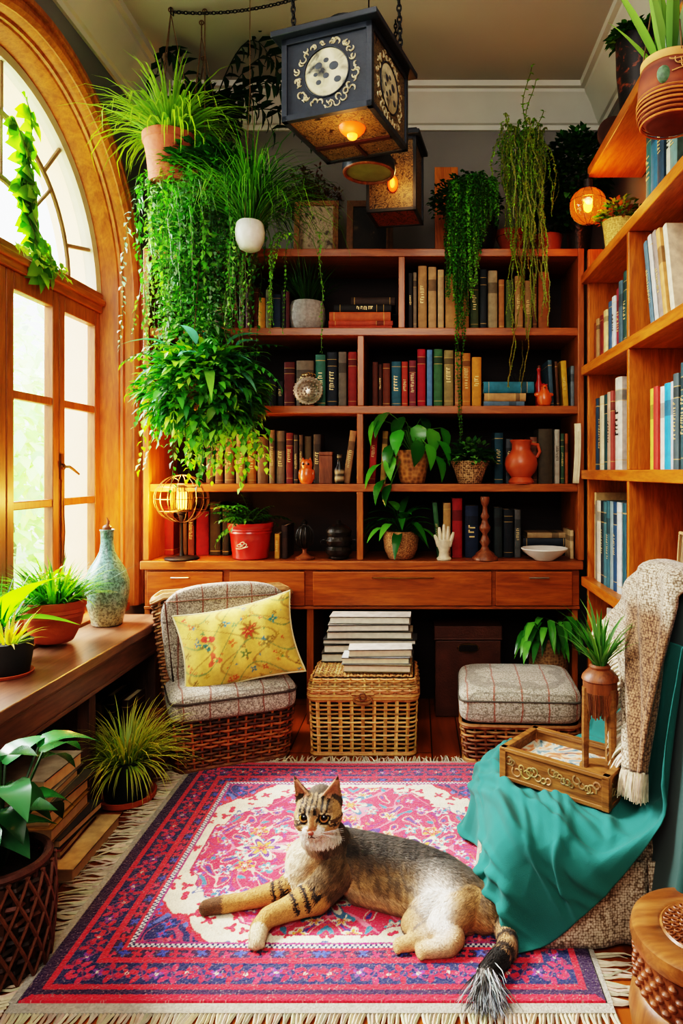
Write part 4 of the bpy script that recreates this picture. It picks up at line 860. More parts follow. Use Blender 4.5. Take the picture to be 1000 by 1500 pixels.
t = thing('hanging_branch_plant', 'dark plant with long drooping leafy branches hanging high in the corner', 'plant', (-1.10, 3.52, 2.86))
pot_of(t, [(.07, 0), (.09, .02), (.1, .1), (.105, .15), (.095, .15)], m_dkglaze, soil=(.095, .13))
mb = MB(); rr = random.Random(72); bushy(mb, (0, 0, .24), .17, 420, .07, .035, [DK1, DK2, hx('223c20')], 73, zs=.8)
for (ex, ez, dr) in ((.62, .42, .35), (.55, .28, .3), (.7, .3, .42), (.45, .48, .3), (.58, .12, .2), (.4, .2, .25), (-.2, .4, .2)):
    pts = []
    for k in range(15):
        u = k/14; p = Vector((ex*u, -.22*u, .14+ez*math.sin(u*2.1)*1.05-dr*u**3)); pts.append(p)
        if k > 3:
            for sg in (-1, 1): mb.leaf(p, (.5, rr.uniform(-.6, .3), sg*.7-.3), .085*rr.uniform(.8, 1.2), .036, jit(rr.choice([DK1, hx('2c4a2c')]), .25, rr), droop=.4)
    mb.tube(pts, [.004-.0002*k for k in range(15)], 4, hx('2e3a20'))
mb.build('foliage', m_leaf, t)
mb = MB(); cords(mb, 3, .1, .15, ZC-2.86, .002, knot=.9); mb.build('cords', m_rope, t)

IV = [hx('5a9a3c'), hx('4a8a34'), hx('7ab450'), hx('3c7230'), hx('98c468'), hx('8ab088')]
t = thing('hanging_ivy', 'huge curtain of trailing ivy hanging from a wicker basket left of the bookcase', 'plant', (-1.02, 3.24, 2.52))
pot_of(t, [(.08, 0), (.12, .05), (.14, .13), (.13, .13)], m_wovenpot, soil=(.13, .11))
mb = MB(); rr = random.Random(81)
st = []
for i in range(150):
    a = rr.uniform(0, 6.28); q = .05+.13*rr.random(); st.append((q*math.cos(a)*1.15, q*math.sin(a)*.6-.02, .13+.06*rr.random()))
strands(mb, st, 82, lambda p, r_: r_.uniform(.35, 1.0)*1.02, (.036, .027), IV, .019, .017)
bushy(mb, (.05, -.02, .14), .24, 1100, .045, .03, [DK2, G3, G1], 83, zs=.55)
bushy(mb, (-.02, 0, -.15), .2, 900, .045, .032, IV, 84, zs=1.6, hemi=False)
bushy(mb, (-.03, 0, -.5), .15, 900, .045, .032, IV, 85, zs=1.7, hemi=False)
mb.build('foliage', m_leaf, t)
mb = MB(); cords(mb, 3, .135, .13, ZC-2.52, .002, knot=.9); mb.build('cords', m_rope, t)

t = thing('hanging_fern', 'bushy mixed fern and ivy basket hanging lowest beside the window frame', 'plant', (-.98, 3.16, 1.62))
pot_of(t, [(.06, -.06), (.11, -.02), (.13, .06), (.12, .06)], m_wovenpot, soil=(.12, .04))
mb = MB()
BR = [hx('5a9a34'), hx('86b43c'), hx('3c7a2c'), hx('4c8c3c'), hx('2c6428')]
bushy(mb, (0, -.02, .03), .28, 1700, .06, .034, BR, 91, zs=.72, hemi=False, droop=.5)
ferny(mb, (0, 0, .08), 52, .42, BR, 92, el=(-.1, 1.2), bend=1.7, pin=.055, pw=.02, step=11)
rr = random.Random(93)
for i in range(44):
    a = rr.uniform(0, 6.28); e = rr.uniform(.1, 1.2); d = Vector((math.cos(a)*math.cos(e), math.sin(a)*math.cos(e), math.sin(e))); mb.leaf(Vector((0, 0, .06))+d*rr.uniform(.08, .24), d, rr.uniform(.12, .2), .045, jit(rr.choice([hx('6fa892'), hx('4a8a5a'), hx('7ab04a')]), .2, rr), droop=.8, seg=5)
st = [(-.2+.4*rr.random(), -.1+.15*rr.random(), rr.uniform(-.15, .1)) for i in range(50)]
strands(mb, st, 94, lambda p, r_: r_.uniform(.12, .42), (.05, .036), BR+[LM1], .022, .02)
strands(mb, [(.08+.12*rr.random(), -.08, -.12) for i in range(22)], 95, lambda p, r_: r_.uniform(.15, .36), (.055, .045), [LM1, BR[0], BR[1]], .022, .016)
mb.build('foliage', m_leaf, t)
mb = MB(); cords(mb, 3, .125, .06, ZC-1.62, .0018, knot=.5); mb.build('cords', m_rope, t)

wx, wy, wz = (366-610)*.00305, 3.05, EYE+(690-368)*.00305
t = thing('hanging_grass_plant', 'thin grassy plant spilling from a small white ceramic hanging pot', 'plant', (wx, wy, wz))
pot_of(t, [(.025, 0), (.045, .01), (.062, .045), (.066, .085), (.06, .12), (.052, .13), (.048, .12)], plain('white_ceramic', hx('d8d8d2'), .45, var=.15, vs=50, coat=.2), soil=(.05, .115))
mb = MB(); grassy(mb, (-.01, .06, .16), 430, .46, .006, [G1, G2, hx('76aa36'), G3], 101, el=(.7, 1.5), bend=3.6, r=.05)
grassy(mb, (-.01, .06, .12), 190, .62, .005, [G1, G2, hx('76aa36')], 102, el=(.5, 1.4), bend=3.9, r=.05)
strands(mb, [(.02+.06*i*rr.random(), .05, .1) for i in range(9)], 103, lambda p, r_: r_.uniform(.3, .6), (.02, .012), [G2, LM1], .016, .014)
mb.build('foliage', m_leaf, t)
mb = MB(); cords(mb, 3, .05, .125, ZC-wz, .0014, knot=.6); mb.build('cords', m_rope, t)

# wire globe lamp on the sideboard
t = thing('globe_lamp', 'wire globe table lamp with glowing bulbs on the left end of the sideboard', 'lamp', (-1.20, 3.49, .8295))
mb = MB().lathe([(.085, 0), (.088, .006), (.08, .012), (.012, .018), (.007, .05), (.006, .2), (.014, .21), (.014, .225), (.03, .235), (.03, .255)], n=30); mb.build('base', m_black, t)
c0 = (0, 0, .31); rg = .135
mb = MB()
for i in range(9): mb.torus(c0, rg, .0018, 40, 5, m=Matrix.Rotation(PI*i/9, 4, 'Z') @ Matrix.Rotation(PI/2, 4, 'X'), sc=(1, .9))
for zz in (-.5, 0, .5): mb.torus((0, 0, .31+zz*rg*.9), rg*math.sqrt(1-zz*zz), .0018, 40, 5)
mb.build('wire_globe', plain('warm_wire', hx('8a6a48'), .35, .8, var=.2), t)
mb = MB()
for i in range(26):
    a = 2*PI*i/26; mb.tube([(.05*math.cos(a), .05*math.sin(a), .25), (.056*math.cos(a), .056*math.sin(a), .31), (.05*math.cos(a), .05*math.sin(a), .372)], .0024, 5)
for zz in (.25, .372): mb.torus((0, 0, zz), .05, .003, 30, 5)
mb.build('inner_cage', m_brass, t)
mb = MB()
for i in range(4):
    a = PI/2*i+.4; mb.tube([(.018*math.cos(a), .018*math.sin(a), z) for z in (.255, .265, .30, .345, .355)], [.004, .009, .010, .007, .002], 8)
mb.build('bulbs', emissive('warm_tubes', (1, .42, .05), 9), t)
lamp('globe_lamp_light', 'POINT', (-1.26, 3.34, 1.14), 22, (1, .45, .1), shadow_soft_size=.04)
lamp('globe_lamp_glow', 'POINT', (-1.205, 3.485, 1.24), 2.5, (1, .45, .1), shadow_soft_size=.02)

# ---------------------------------------------------------------- lanterns
m_navy = plain('navy_painted_wood', hx('252c36'), .5, var=.4, vs=14, bump=.15, bs=60)
m_navyin = plain('dark_rust_edge', hx('3a1c14'), .5, var=.4, vs=20)
m_cream2 = plain('aged_cream_inlay', hx('b8aa86'), .6, var=.45, vs=60)
m_moon = art_mat('mottled_cream_disc', ('20242c', 'b0a888', 'c8bea0', 'd0c6a8'), 14, .8)
m_mosaic = art_mat('carved_mosaic', ('0e0b09', '2e1e14', '7a6848', '15110e', '9a7c50'), 30, 3.0)
m_mosaicr = art_mat('red_mosaic', ('1c0e0a', '5a2414', '9a4a26', '2a1410'), 30, 3.0)
m_ember = emissive('ember_glass', (1, .075, .004), 1.6)
m_ember2 = emissive('ember_core', (1, .24, .015), 5)
def glyph_ring(mb, m, R1, n, s_, seed, y):
    rr = random.Random(seed)
    for i in range(n):
        a = 2*PI*i/n; c = Vector((R1*math.cos(a), y, R1*math.sin(a)))
        for k in range(rr.choice([2, 3])):
            a0 = rr.uniform(0, 6.28); sp = rr.uniform(2.2, 4.4); r0 = s_*rr.uniform(.35, .6); o = Vector((rr.uniform(-s_, s_)*.5, 0, rr.uniform(-s_, s_)*.7))
            mb.tube([m @ (c+o+Vector((r0*math.cos(a0+sp*j/7), 0, r0*math.sin(a0+sp*j/7)))) for j in range(8)], [s_*.07+s_*.10*math.sin(PI*j/7) for j in range(8)], 5)
def lantern(name, label, c, rz, w, d, h, big):
    t = thing(name, label, 'lantern', c, rz); W, D = w/2, d/2; e = .022*(1 if big else .7)
    mb = MB()
    for sx in (-1, 1):
        for sy in (-1, 1): mb.box((sx*W-e*(sx > 0), sy*D-e*(sy > 0), 0), (sx*W+e*(sx < 0), sy*D+e*(sy < 0), h))
    for z0, z1 in ((0, e), (h-e, h)):
        for s_ in (-1, 1):
            mb.box((-W, s_*D-e*(s_ > 0), z0), (W, s_*D+e*(s_ < 0), z1)); mb.box((s_*W-e*(s_ > 0), -D, z0), (s_*W+e*(s_ < 0), D, z1))
    mb.build('frame', m_navy, t, bevel=.002)
    q = W+.03*(1 if big else .6); p = D+.03*(1 if big else .6)
    MB().box((-q, -p, h), (q, p, h+.022)).box((-q*.9, -p*.9, h+.022), (q*.9, p*.9, h+.034)).build('cap', m_navy, t, bevel=.004)
    MB().lathe([(.075, h+.034), (.075, h+.10), (.082, h+.105), (.082, h+.125), (.06, h+.14), (.02, h+.15), (.012, h+.17)] if big else [(.03, h+.03), (.03, h+.05), (.01, h+.06)], n=28).build('neck', m_black, t)
    inset = .008
    for k, (ang, ww) in enumerate(((0, w), (PI/2, d), (PI, w), (-PI/2, d))):
        m = rotz(ang); off = (D if k % 2 == 0 else W)-inset
        pn = MB().box((-ww/2+e*.9, -off, e*.9), (ww/2-e*.9, -off+.006, h-e*.9), m=m)
        if big:
            pp = pn.build('side_panel', m_navy if k != 1 else m_mosaic, t, smooth=False); mm = m @ Matrix.Translation((0, 0, h*.5))
            R1 = h*.385; mb = MB(); glyph_ring(mb, mm, R1, 22, .021, 7+k, -off-.001); mb.build('scroll_ring', m_cream2, pp)
            MB().lathe([(.0005, .004), (.080, .003), (.086, .0)], m=mm @ Matrix.Translation((0, -off, .005)) @ Matrix.Rotation(PI/2, 4, 'X'), n=40).build('disc', m_moon, pp)
            mb = MB(); mb.torus(mm @ Vector((0, -off-.002, .005)), .089, .003, 40, 6, m=m @ Matrix.Rotation(PI/2, 4, 'X')); mb.build('disc_rim', m_navy, pp)
            mb = MB()
            for (x, z, s_) in ((-.03, .03, .016), (-.042, .0, .01), (.0, .045, .012), (-.03, -.03, .012), (.03, .02, .02), (.045, -.03, .015), (.0, -.01, .014)): mb.ball(mm @ Vector((x, -off-.003, z)), s_, 6, sc=(1, .15, .8), m=m)
            mb.build('disc_marks', plain('slate_marks', hx('3a4048'), .6, var=.3), pp)
        else: pn.build('side_panel', m_mosaic, t, smooth=False)
    zb = .004
    mb = MB().box((-W+.006, -D+.006, zb), (W-.006, D-.006, zb+.004)); mb.build('base_panel', m_mosaicr if not big else m_mosaic, t, smooth=False)
    if big:
        MB().box((-W+e, .04, -.004), (W-e, .06, .004)).box((-.0, .06, -.003), (.014, D-e, .004)).build('base_bar', m_navyin, t)
        mb = MB().lathe([(.0005, -.026), (.03, -.022), (.046, -.006), (.05, .004)], (.045, -.055, 0), 26); mb.build('lens', m_ember, t)
        MB().ball((.045, -.055, -.026), .02, 9, sc=(1, 1, .8)).build('bulb', m_ember2, t)
        for s_ in (1, -1):
            mb = MB(); chain(mb, (s_*q*.92, p*.3*s_, h+.03), (s_*q*.92-.02, p*.3*s_, ZC-c[2]), 0, .028, .0034); mb.build('chain', m_black, t)
    else:
        mb = MB().ball((.01, -D-.004, h*.36), .03, 9, sc=(.8, .5, 1.25)); mb.build('lens', m_ember, t); MB().ball((.01, -D-.016, h*.36), .016, 8, sc=(.7, .6, 1.5)).build('bulb', m_ember2, t)
        mb = MB(); chain(mb, (0, 0, h+.055), (0, 0, ZC-c[2]), 0, .024, .003); mb.build('chain', m_black, t)
    return t
lantern('hanging_lantern', 'large navy box lantern with a round emblem on its side, nearest the viewer', (-.265, 2.62, 2.56), math.radians(-19.4), .36, .37, .30, True)
lantern('hanging_lantern', 'smaller dark box lantern with speckled sides hanging behind the large lantern', (-.10, 3.24, 2.475), math.radians(-10), .235, .21, .34, False)
lamp('lantern_light', 'POINT', (-.265, 2.5, 2.44), 2.2, WARM, shadow_soft_size=.05)
lamp('lantern_light_small', 'POINT', (-.09, 3.03, 2.6), 1.2, WARM, shadow_soft_size=.03)
t = thing('pendant_lamp', 'round shallow bowl pendant lamp with an olive underside between the two lanterns', 'lamp', (-.207, 2.955, 2.57))
MB().lathe([(.0005, .03), (.104, .022), (.113, 0), (.116, .01), (.112, .05), (.09, .075), (.03, .095), (.012, .11)], n=40).build('shade', m_navy, t)
MB().torus((0, 0, .001), .105, .008, 48, 8).build('rim', m_brownwood, t); MB().lathe([(.0005, .0), (.08, .001), (.099, .004)], n=40).build('diffuser', plain('olive_glass', hx('8a8a58'), .3, var=.3), t)
MB().tube([(0, 0, .1), (0, 0, ZC-2.57)], .003, 6).build('cord', m_black, t)

# ---------------------------------------------------------------- on the sill and the bench table
TT = .586
def speckle(name, cols, sc):
    m, nt, b = nodes(name); tc = N(nt, 'ShaderNodeTexCoord'); v = N(nt, 'ShaderNodeTexNoise', Scale=sc, Detail=3.0, Roughness=.7); nt.links.new(tc.outputs['Object'], v.inputs['Vector'])
    sx = N(nt, 'ShaderNodeSeparateXYZ'); nt.links.new(tc.outputs['Object'], sx.inputs[0]); g = ramp(nt, [(.0, hx(cols[0])), (.12, hx(cols[1])), (.3, hx(cols[2])), (.42, hx(cols[3]))], sx.outputs['Z'])
    r = ramp(nt, [(.42, (.28, .3, .27)), (.56, (1.1, 1.1, 1.1))], v.outputs['Fac']); nt.links.new(mul(nt, g.outputs[0], r.outputs[0], .85), b.inputs['Base Color'])
    b.inputs['Roughness'].default_value = .3; b.inputs['Coat Weight'].default_value = .4; bumpn(nt, b, v.outputs['Fac'], .3, .004); return m
t = thing('vase', 'bulbous blue-green speckled vase with a narrow neck on the bench table', 'vase', (-1.40, 3.09, TT))
MB().lathe([(.06, 0), (.066, .006), (.07, .03), (.086, .09), (.096, .16), (.094, .2), (.078, .25), (.05, .295), (.033, .33), (.027, .37), (.028, .42), (.033, .428), (.031, .43), (.02, .42)], n=40).build('body', speckle('speckled_celadon', ('b8a878', '7a9a86', '7aa8a0', '6a8a86'), 95), t)
mb = MB().lathe([(.018, .41), (.02, .44), (.012, .45)], n=12); mb.tube([(0, 0, .44), (.004, .002, .465), (-.002, 0, .485)], [.008, .006, .002], 6).tube([(0, 0, .44), (.012, 0, .47)], [.004, .001], 5).build('stopper', m_brownwood, t)
t = thing('potted_grass', 'green grassy plant in a ribbed terracotta pot on the window sill', 'plant', (-1.455, 2.74, TT+.012))
pot_of(t, [(.066, 0), (.072, .004), (.085, .03), (.102, .07), (.108, .1), (.112, .104), (.111, .116), (.116, .12), (.115, .134), (.12, .14), (.12, .165), (.111, .166), (.108, .14)], m_terra, soil=(.108, .148), n=40)
mb = MB(); grassy(mb, (0, 0, .145), 330, .2, .012, [hx('5aa82c'), hx('86c43c'), G1], 111, el=(.5, 1.5), bend=1.3, r=.08); grassy(mb, (.03, 0, .145), 8, .3, .008, [DK2], 112, el=(.5, .9), bend=.3, r=.06)
bushy(mb, (-.01, 0, .23), .07, 90, .04, .022, [LM2, LM1], 113); mb.build('foliage', m_leaf, t)
t = thing('potted_plant', 'bright broad-leaved seedling in a small clay pot at the window', 'plant', (-1.545, 2.52, TT+.012))
pot_of(t, [(.04, 0), (.045, .004), (.056, .04), (.058, .07), (.045, .09), (.04, .09)], m_terra, soil=(.04, .08))
mb = MB(); rr = random.Random(8)
for d, L_, W_ in (((.25, -.1, 1), .36, .13), ((.7, .2, .7), .24, .1), ((-.4, 0, .9), .28, .1), ((.3, .5, .8), .26, .09), ((0, -.5, .8), .24, .09)): mb.leaf((0, 0, .09), d, L_, W_, jit(hx('7ac42c'), .15, rr), seg=7, droop=.7, tipcol=hx('8ad43a'))
grassy(mb, (0, 0, .085), 46, .24, .012, [G1, DK2], 114, el=(.7, 1.4), bend=.8); mb.build('foliage', m_leaf, t)
t = thing('potted_plant', 'small yellow-green spiky plant in a black pot on the bench table', 'plant', (-1.40, 2.33, TT))
pot_of(t, [(.066, 0), (.07, .004), (.08, .06), (.084, .115), (.076, .116), (.074, .1)], plain('matte_black_pot', hx('1e2222'), .6, var=.2), soil=(.075, .1), n=34)
MB().lathe([(.08, .0), (.086, .01), (.084, .012), (.07, .004)], n=30).build('saucer', m_terra, t)
mb = MB(); grassy(mb, (.0, 0, .1), 40, .13, .014, [LM1, hx('b8b84a'), G2], 115, el=(.2, 1.4), bend=1.0, r=.04, tip=hx('c8a84a')); mb.build('foliage', m_leaf, t)

# ---------------------------------------------------------------- vine at the fanlight
t = thing('window_vine', 'light green vine climbing along the fanlight of the arched window', 'plant', (WX+.05, 2.78, 2.2))
mb = MB(); rr = random.Random(121)
for y0, z0, y1 in ((.02, .62, .10), (-.02, .5, .16), (.06, .35, .22)):
    pts = []
    for k in range(26):
        u = k/25; p = Vector((.005+.012*math.sin(u*9), y0+(y1-y0)*u+.035*math.sin(u*7+y0*40), z0-(z0+.06)*u)); pts.append(p)
        for _ in range(2):
            L_ = rr.uniform(.05, .1); mb.leaf(p, (rr.uniform(-.1, .3), rr.uniform(-1, 1), rr.uniform(-1, .1)), L_, L_*.8, jit(rr.choice([hx('6a9a3a'), hx('8ab84a'), hx('4a7a2c')]), .25, rr), up=(1, 0, .2), seg=3, fold=.1)
    mb.tube(pts, .003, 5, hx('6a7a3a'))
for i in range(50): mb.leaf((.04+.02*rr.random(), -.12+.4*rr.random(), .0-.06*rr.random()), (.5, rr.uniform(-1, 1), rr.uniform(-1, .2)), .035, .024, jit(hx('7a9a3a'), .3, rr), seg=2)
mb.build('foliage', m_leaf, t)
# ---------------------------------------------------------------- under the bench table and along the left wall
UB = [('4a4440', .03, 'dark grey'), ('7a2e34', .03, 'dull red'), ]
stack = [('c8a878', .045, 'cream hardback', .34, .24, .10), ('8a3a3a', .028, 'faded red', .26, .2, .03), ('3a3638', .03, 'charcoal and lilac', .27, .2, .035), ('b8893a', .045, 'ochre', .26, .2, .01),
         ('c09248', .05, 'tan', .27, .2, .0), ('4a4a40', .012, 'thin grey-green', .28, .21, .01), ('b8a684', .03, 'beige', .22, .18, -.015), ('a89a84', .05, 'pale taupe', .24, .19, -.02)]
z = 0
for i, (c, th, cn, L_, W_, dx) in enumerate(stack):
    m = Matrix.Rotation(PI/2, 4, 'Y') @ Matrix.Translation((0, 0, -L_/2))
    # fore edge towards the room
    m = Matrix.Translation((0, W_, 0)) @ Matrix.Rotation(PI, 4, 'Z') @ m
    book('%s book, %s from the bottom of the floor stack under the bench' % (cn, NO[i+1]), 'floor stack of old books under the bench', th*.97, L_, W_, hx(c), (-1.165+dx, 2.30+.012*((i*7) % 3-1), z+th/2), m, PI/2+.05*math.sin(i*2.3), title=False, page=jit(hx('c0a070'), .15), band=False); z += th
for i, (x, c, cn, h, ln_) in enumerate(((0, '1e3a34', 'dark green', .27, -9), (.05, '6a5a40', 'tan striped', .25, -6), (.095, '15282a', 'black teal', .29, -3), (.15, '3c1e16', 'dark brown', .27, 0))):
    a = math.radians(ln_); m = Matrix.Rotation(a, 4, 'Y')
    book('%s book, %s from left of the row under the far bench end' % (cn, NO[i+1]), 'books under the far end of the bench', .034, h, .17, hx(c), (-1.43+x, 3.0, .0015+.017*abs(math.sin(a))), m)
t = thing('potted_grass', 'fine yellow-green grass in a black pot on the floor by the bench', 'plant', (-1.13, 2.66, 0))
MB().lathe([(.09, 0), (.108, .01), (.112, .03), (.104, .03), (.09, .014)], n=34).build('saucer', m_terra, t)
pot_of(t, [(.075, .014), (.08, .016), (.09, .1), (.094, .17), (.086, .17), (.083, .15)], plain('black_plastic_pot', hx('14201e'), .45, var=.2), soil=(.085, .15), n=34)
mb = MB(); grassy(mb, (0, 0, .15), 420, .26, .006, [LM1, hx('9aa83a'), G2, G1], 131, el=(.1, 1.5), bend=1.9, r=.07, tip=hx('c8c860')); mb.build('foliage', m_leaf, t)
t = thing('wooden_box', 'small rough brown wooden box on the floor between bench and wicker chair', 'box', (-1.16, 3.10, 0), .3)
MB().box((-.06, -.05, 0), (.06, .05, .17)).build('case', m_brownwood, t, bevel=.004); MB().box((-.064, -.054, .171), (.064, .054, .19)).build('lid', m_brownwood, t, bevel=.003)

# ---------------------------------------------------------------- wicker helpers
def rrect(a, b, rad, k=8):                       # rounded rectangle outline with outward normals
    pts = []
    for cx, cy, q in ((a-rad, -b+rad, -PI/2), (a-rad, b-rad, 0), (-a+rad, b-rad, PI/2), (-a+rad, -b+rad, PI)):
        for i in range(k+1):
            w = q+PI/2*i/k; pts.append((cx+rad*math.cos(w), cy+rad*math.sin(w), math.cos(w), math.sin(w)))
    return pts
def resample(pts, n):
    P = [Vector((p[0], p[1])) for p in pts]; Ln = [0]
    for i in range(len(P)): Ln.append(Ln[-1]+(P[(i+1) % len(P)]-P[i]).length)
    out = []; tot = Ln[-1]; j = 0
    for i in range(n):
        s_ = tot*i/n
        while Ln[j+1] < s_: j += 1
        u = (s_-Ln[j])/max(1e-9, Ln[j+1]-Ln[j]); a, b = pts[j], pts[(j+1) % len(pts)]
        nx = a[2]*(1-u)+b[2]*u; ny = a[3]*(1-u)+b[3]*u; l = math.hypot(nx, ny)
        out.append((a[0]*(1-u)+b[0]*u, a[1]*(1-u)+b[1]*u, nx/l, ny/l))
    return out
def wicker(mb, outline, z0, z1, rows, stakes, r, amp, cols, flare=None, seed=1, sub=2, vr=None, flat=1.0, vcols=None):
    """weave over an outline; flare(u) scales the outline with height u in 0..1"""
    rr = random.Random(seed); n = stakes*sub; base = resample(outline, n)
    fl = flare or (lambda u: 1.0)
    for k in range(rows):
        u = (k+.5)/rows; z = z0+(z1-z0)*u; f = fl(u); pts = []
        for i, (x, y, nx, ny) in enumerate(base):
            o = amp*math.cos(PI*i/sub+PI*k); pts.append((x*f+nx*o, y*f+ny*o, z))
        mb.tube(pts, r, 5, jit(rr.choice(cols), .3, rr), closed=True, ry=flat)
    for i in range(0, n, sub):
        x, y, nx, ny = base[i]
        pts = [(x*fl(u), y*fl(u), z0+(z1-z0)*u) for u in [j/6 for j in range(7)]]
        mb.tube(pts, vr or r, 5, jit(rr.choice(vcols or cols), .3, rr))
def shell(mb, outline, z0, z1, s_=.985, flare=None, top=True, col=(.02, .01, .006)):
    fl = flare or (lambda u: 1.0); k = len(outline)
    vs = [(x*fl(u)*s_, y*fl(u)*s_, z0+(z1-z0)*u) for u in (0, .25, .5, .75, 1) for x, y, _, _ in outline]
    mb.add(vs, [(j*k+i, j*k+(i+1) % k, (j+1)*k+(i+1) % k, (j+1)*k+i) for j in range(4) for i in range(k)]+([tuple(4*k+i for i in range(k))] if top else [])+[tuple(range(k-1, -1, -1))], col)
BRN = [hx('6a3a1c'), hx('8a5028'), hx('4a2814')]; STR = [hx('c09050'), hx('a87840'), hx('d0a868')]; CAN = [hx('9a6434'), hx('b07a44'), hx('7a4a26')]

t = thing('basket_planter', 'dark woven basket planter with a big leafy plant at the lower left', 'plant', (-1.075, 1.76, 0))
ol = [(.11*math.cos(2*PI*i/40), .11*math.sin(2*PI*i/40), math.cos(2*PI*i/40), math.sin(2*PI*i/40)) for i in range(40)]
mb = MB(); wicker(mb, ol, .005, .275, 13, 26, .0075, .006, [hx('4a2a1a'), hx('5c3422'), hx('38200f')], lambda u: .88+.16*math.sin(u*2.4), 3)
for i in range(18):
    for sg in (-1, 1):
        pts = [((.118+.012*math.sin(u*2.4))*math.cos(2*PI*i/18+sg*u*.9), (.118+.012*math.sin(u*2.4))*math.sin(2*PI*i/18+sg*u*.9), .01+.26*u) for u in [j/8 for j in range(9)]]
        mb.tube(pts, .0045, 5, hx('6a4028'))
mb.torus((0, 0, .278), .112, .012, 40, 7, hx('5a3426')); mb.build('basket', m_straw, t)
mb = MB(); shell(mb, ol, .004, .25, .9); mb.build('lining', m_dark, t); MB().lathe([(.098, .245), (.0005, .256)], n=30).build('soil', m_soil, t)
mb = MB(); sm = MB(); rr = random.Random(141)
for i in range(26):
    a = rr.uniform(0, 6.28); e = rr.uniform(.3, 1.45); l = rr.uniform(.1, .36); d = Vector((math.cos(a)*math.cos(e), math.sin(a)*math.cos(e), math.sin(e))); p = Vector((0, 0, .25))+d*l
    if p.x > .03: p.x = .03-rr.random()*.08
    sm.tube([(0, 0, .24), p*.6+Vector((0, 0, .12)), p], .004, 5, DK2); mb.leaf(p, (d.x*.6, d.y-.2, d.z*.4-.1), rr.uniform(.11, .17), rr.uniform(.07, .1), jit(rr.choice([hx('1f4a26'), hx('2a6030'), hx('3f7a4a')]), .25, rr), seg=5, droop=.7)
mb.build('foliage', m_gloss, t); sm.build('stems', m_leaf, t)
# ---------------------------------------------------------------- draped low armchair on the right
def superq(mb, c, h, e1=.35, e2=.35, n=24, m2=48, col=(1, 1, 1), fn=None):
    sp = lambda v, e: math.copysign(abs(v)**e, v); vs = []
    for i in range(n+1):
        a = -PI/2+PI*i/n
        for j in range(m2):
            b = 2*PI*j/m2; p = Vector((h[0]*sp(math.cos(a), e1)*sp(math.cos(b), e2), h[1]*sp(math.cos(a), e1)*sp(math.sin(b), e2), h[2]*sp(math.sin(a), e1)))
            if fn: p = fn(p)
            vs.append(p+Vector(c))
    mb.add(vs, [(i*m2+j, i*m2+(j+1) % m2, (i+1)*m2+(j+1) % m2, (i+1)*m2+j) for i in range(n) for j in range(m2)], col if not callable(col) else [col(v) for v in vs])
AY = 1.88
def backtop(y): return .965-1.15*max(0, abs(y-AY)-.10)**1.5*1.0
def backx(z): return .60+.17*(z-.3)
def arm_map(p):                                   # final seat depth and lean
    x, y, z = p; y = 2.15+(y-2.12)*.88
    if y < 1.82: y = 1.82+(y-1.82)*.5
    return (x+.05-.075*max(0, z-.3), y, z)
def back_slab(mb, off=0.0, th=.07):
    def f(u, v):
        y = AY-.50+1.0*u; zt = backtop(y); zb = .10; a = v*2*PI
        # closed loop: up the front, over the top, down the rear
        if v < .46: k = v/.46; z = zb+(zt-.035-zb)*k; x = backx(z)
        elif v < .54: k = (v-.46)/.08*PI; z = zt-.035+.035*math.sin(k); x = backx(zt-.035)+th/2-th/2*math.cos(k)
        else: k = (v-.54)/.46; z = zt-.035+(zb-zt+.035)*k; x = backx(z)+th
        e = min(1, min(u, 1-u)/.04)**.5; return Vector((x*e+(backx(z)+th/2)*(1-e), y, z))
    mb.grid(f, 40, 60)
# ---------------------------------------------------------------- tweed upholstery
def plaid(name, base, speck, line, freq=(9, 7), wid=.07, lines2=None):
    m, nt, b = nodes(name); tc = N(nt, 'ShaderNodeTexCoord'); sx = N(nt, 'ShaderNodeSeparateXYZ'); 
    dn = N(nt, 'ShaderNodeTexNoise', Scale=9.0, Detail=2.0); nt.links.new(tc.outputs['Object'], dn.inputs['Vector'])
    ad = N(nt, 'ShaderNodeMix', data_type='RGBA', blend_type='LINEAR_LIGHT'); ad.inputs[0].default_value = .012
    nt.links.new(tc.outputs['Object'], ad.inputs[6]); nt.links.new(dn.outputs['Color'], ad.inputs[7]); nt.links.new(ad.outputs[2], sx.inputs[0])
    n = N(nt, 'ShaderNodeTexNoise', Scale=150.0, Detail=3.0, Roughness=.8); nt.links.new(tc.outputs['Object'], n.inputs['Vector'])
    r = ramp(nt, [(.32, hx(speck[0])), (.46, hx(speck[1])), (.54, hx(base)), (.7, hx(speck[2]))], n.outputs['Fac']); src = r.outputs[0]
    for ax, f, c in (('X', freq[0], line), ('Y', freq[1], lines2 or line), ('Z', freq[1], lines2 or line)):
        mm = N(nt, 'ShaderNodeMath', operation='MULTIPLY'); mm.inputs[1].default_value = f; nt.links.new(sx.outputs[ax], mm.inputs[0])
        fr = N(nt, 'ShaderNodeMath', operation='FRACT'); nt.links.new(mm.outputs[0], fr.inputs[0])
        lt = N(nt, 'ShaderNodeMath', operation='LESS_THAN'); lt.inputs[1].default_value = wid; nt.links.new(fr.outputs[0], lt.inputs[0])
        sc = N(nt, 'ShaderNodeMath', operation='MULTIPLY'); sc.inputs[1].default_value = .75 if ax == 'X' else .5; nt.links.new(lt.outputs[0], sc.inputs[0])
        mx = N(nt, 'ShaderNodeMix', data_type='RGBA'); nt.links.new(sc.outputs[0], mx.inputs[0]); nt.links.new(src, mx.inputs[6]); mx.inputs[7].default_value = (*hx(c), 1); src = mx.outputs[2]
    nt.links.new(src, b.inputs['Base Color']); b.inputs['Roughness'].default_value = .95; b.inputs['Sheen Weight'].default_value = .2
    bumpn(nt, b, n.outputs['Fac'], .7, .004); return m
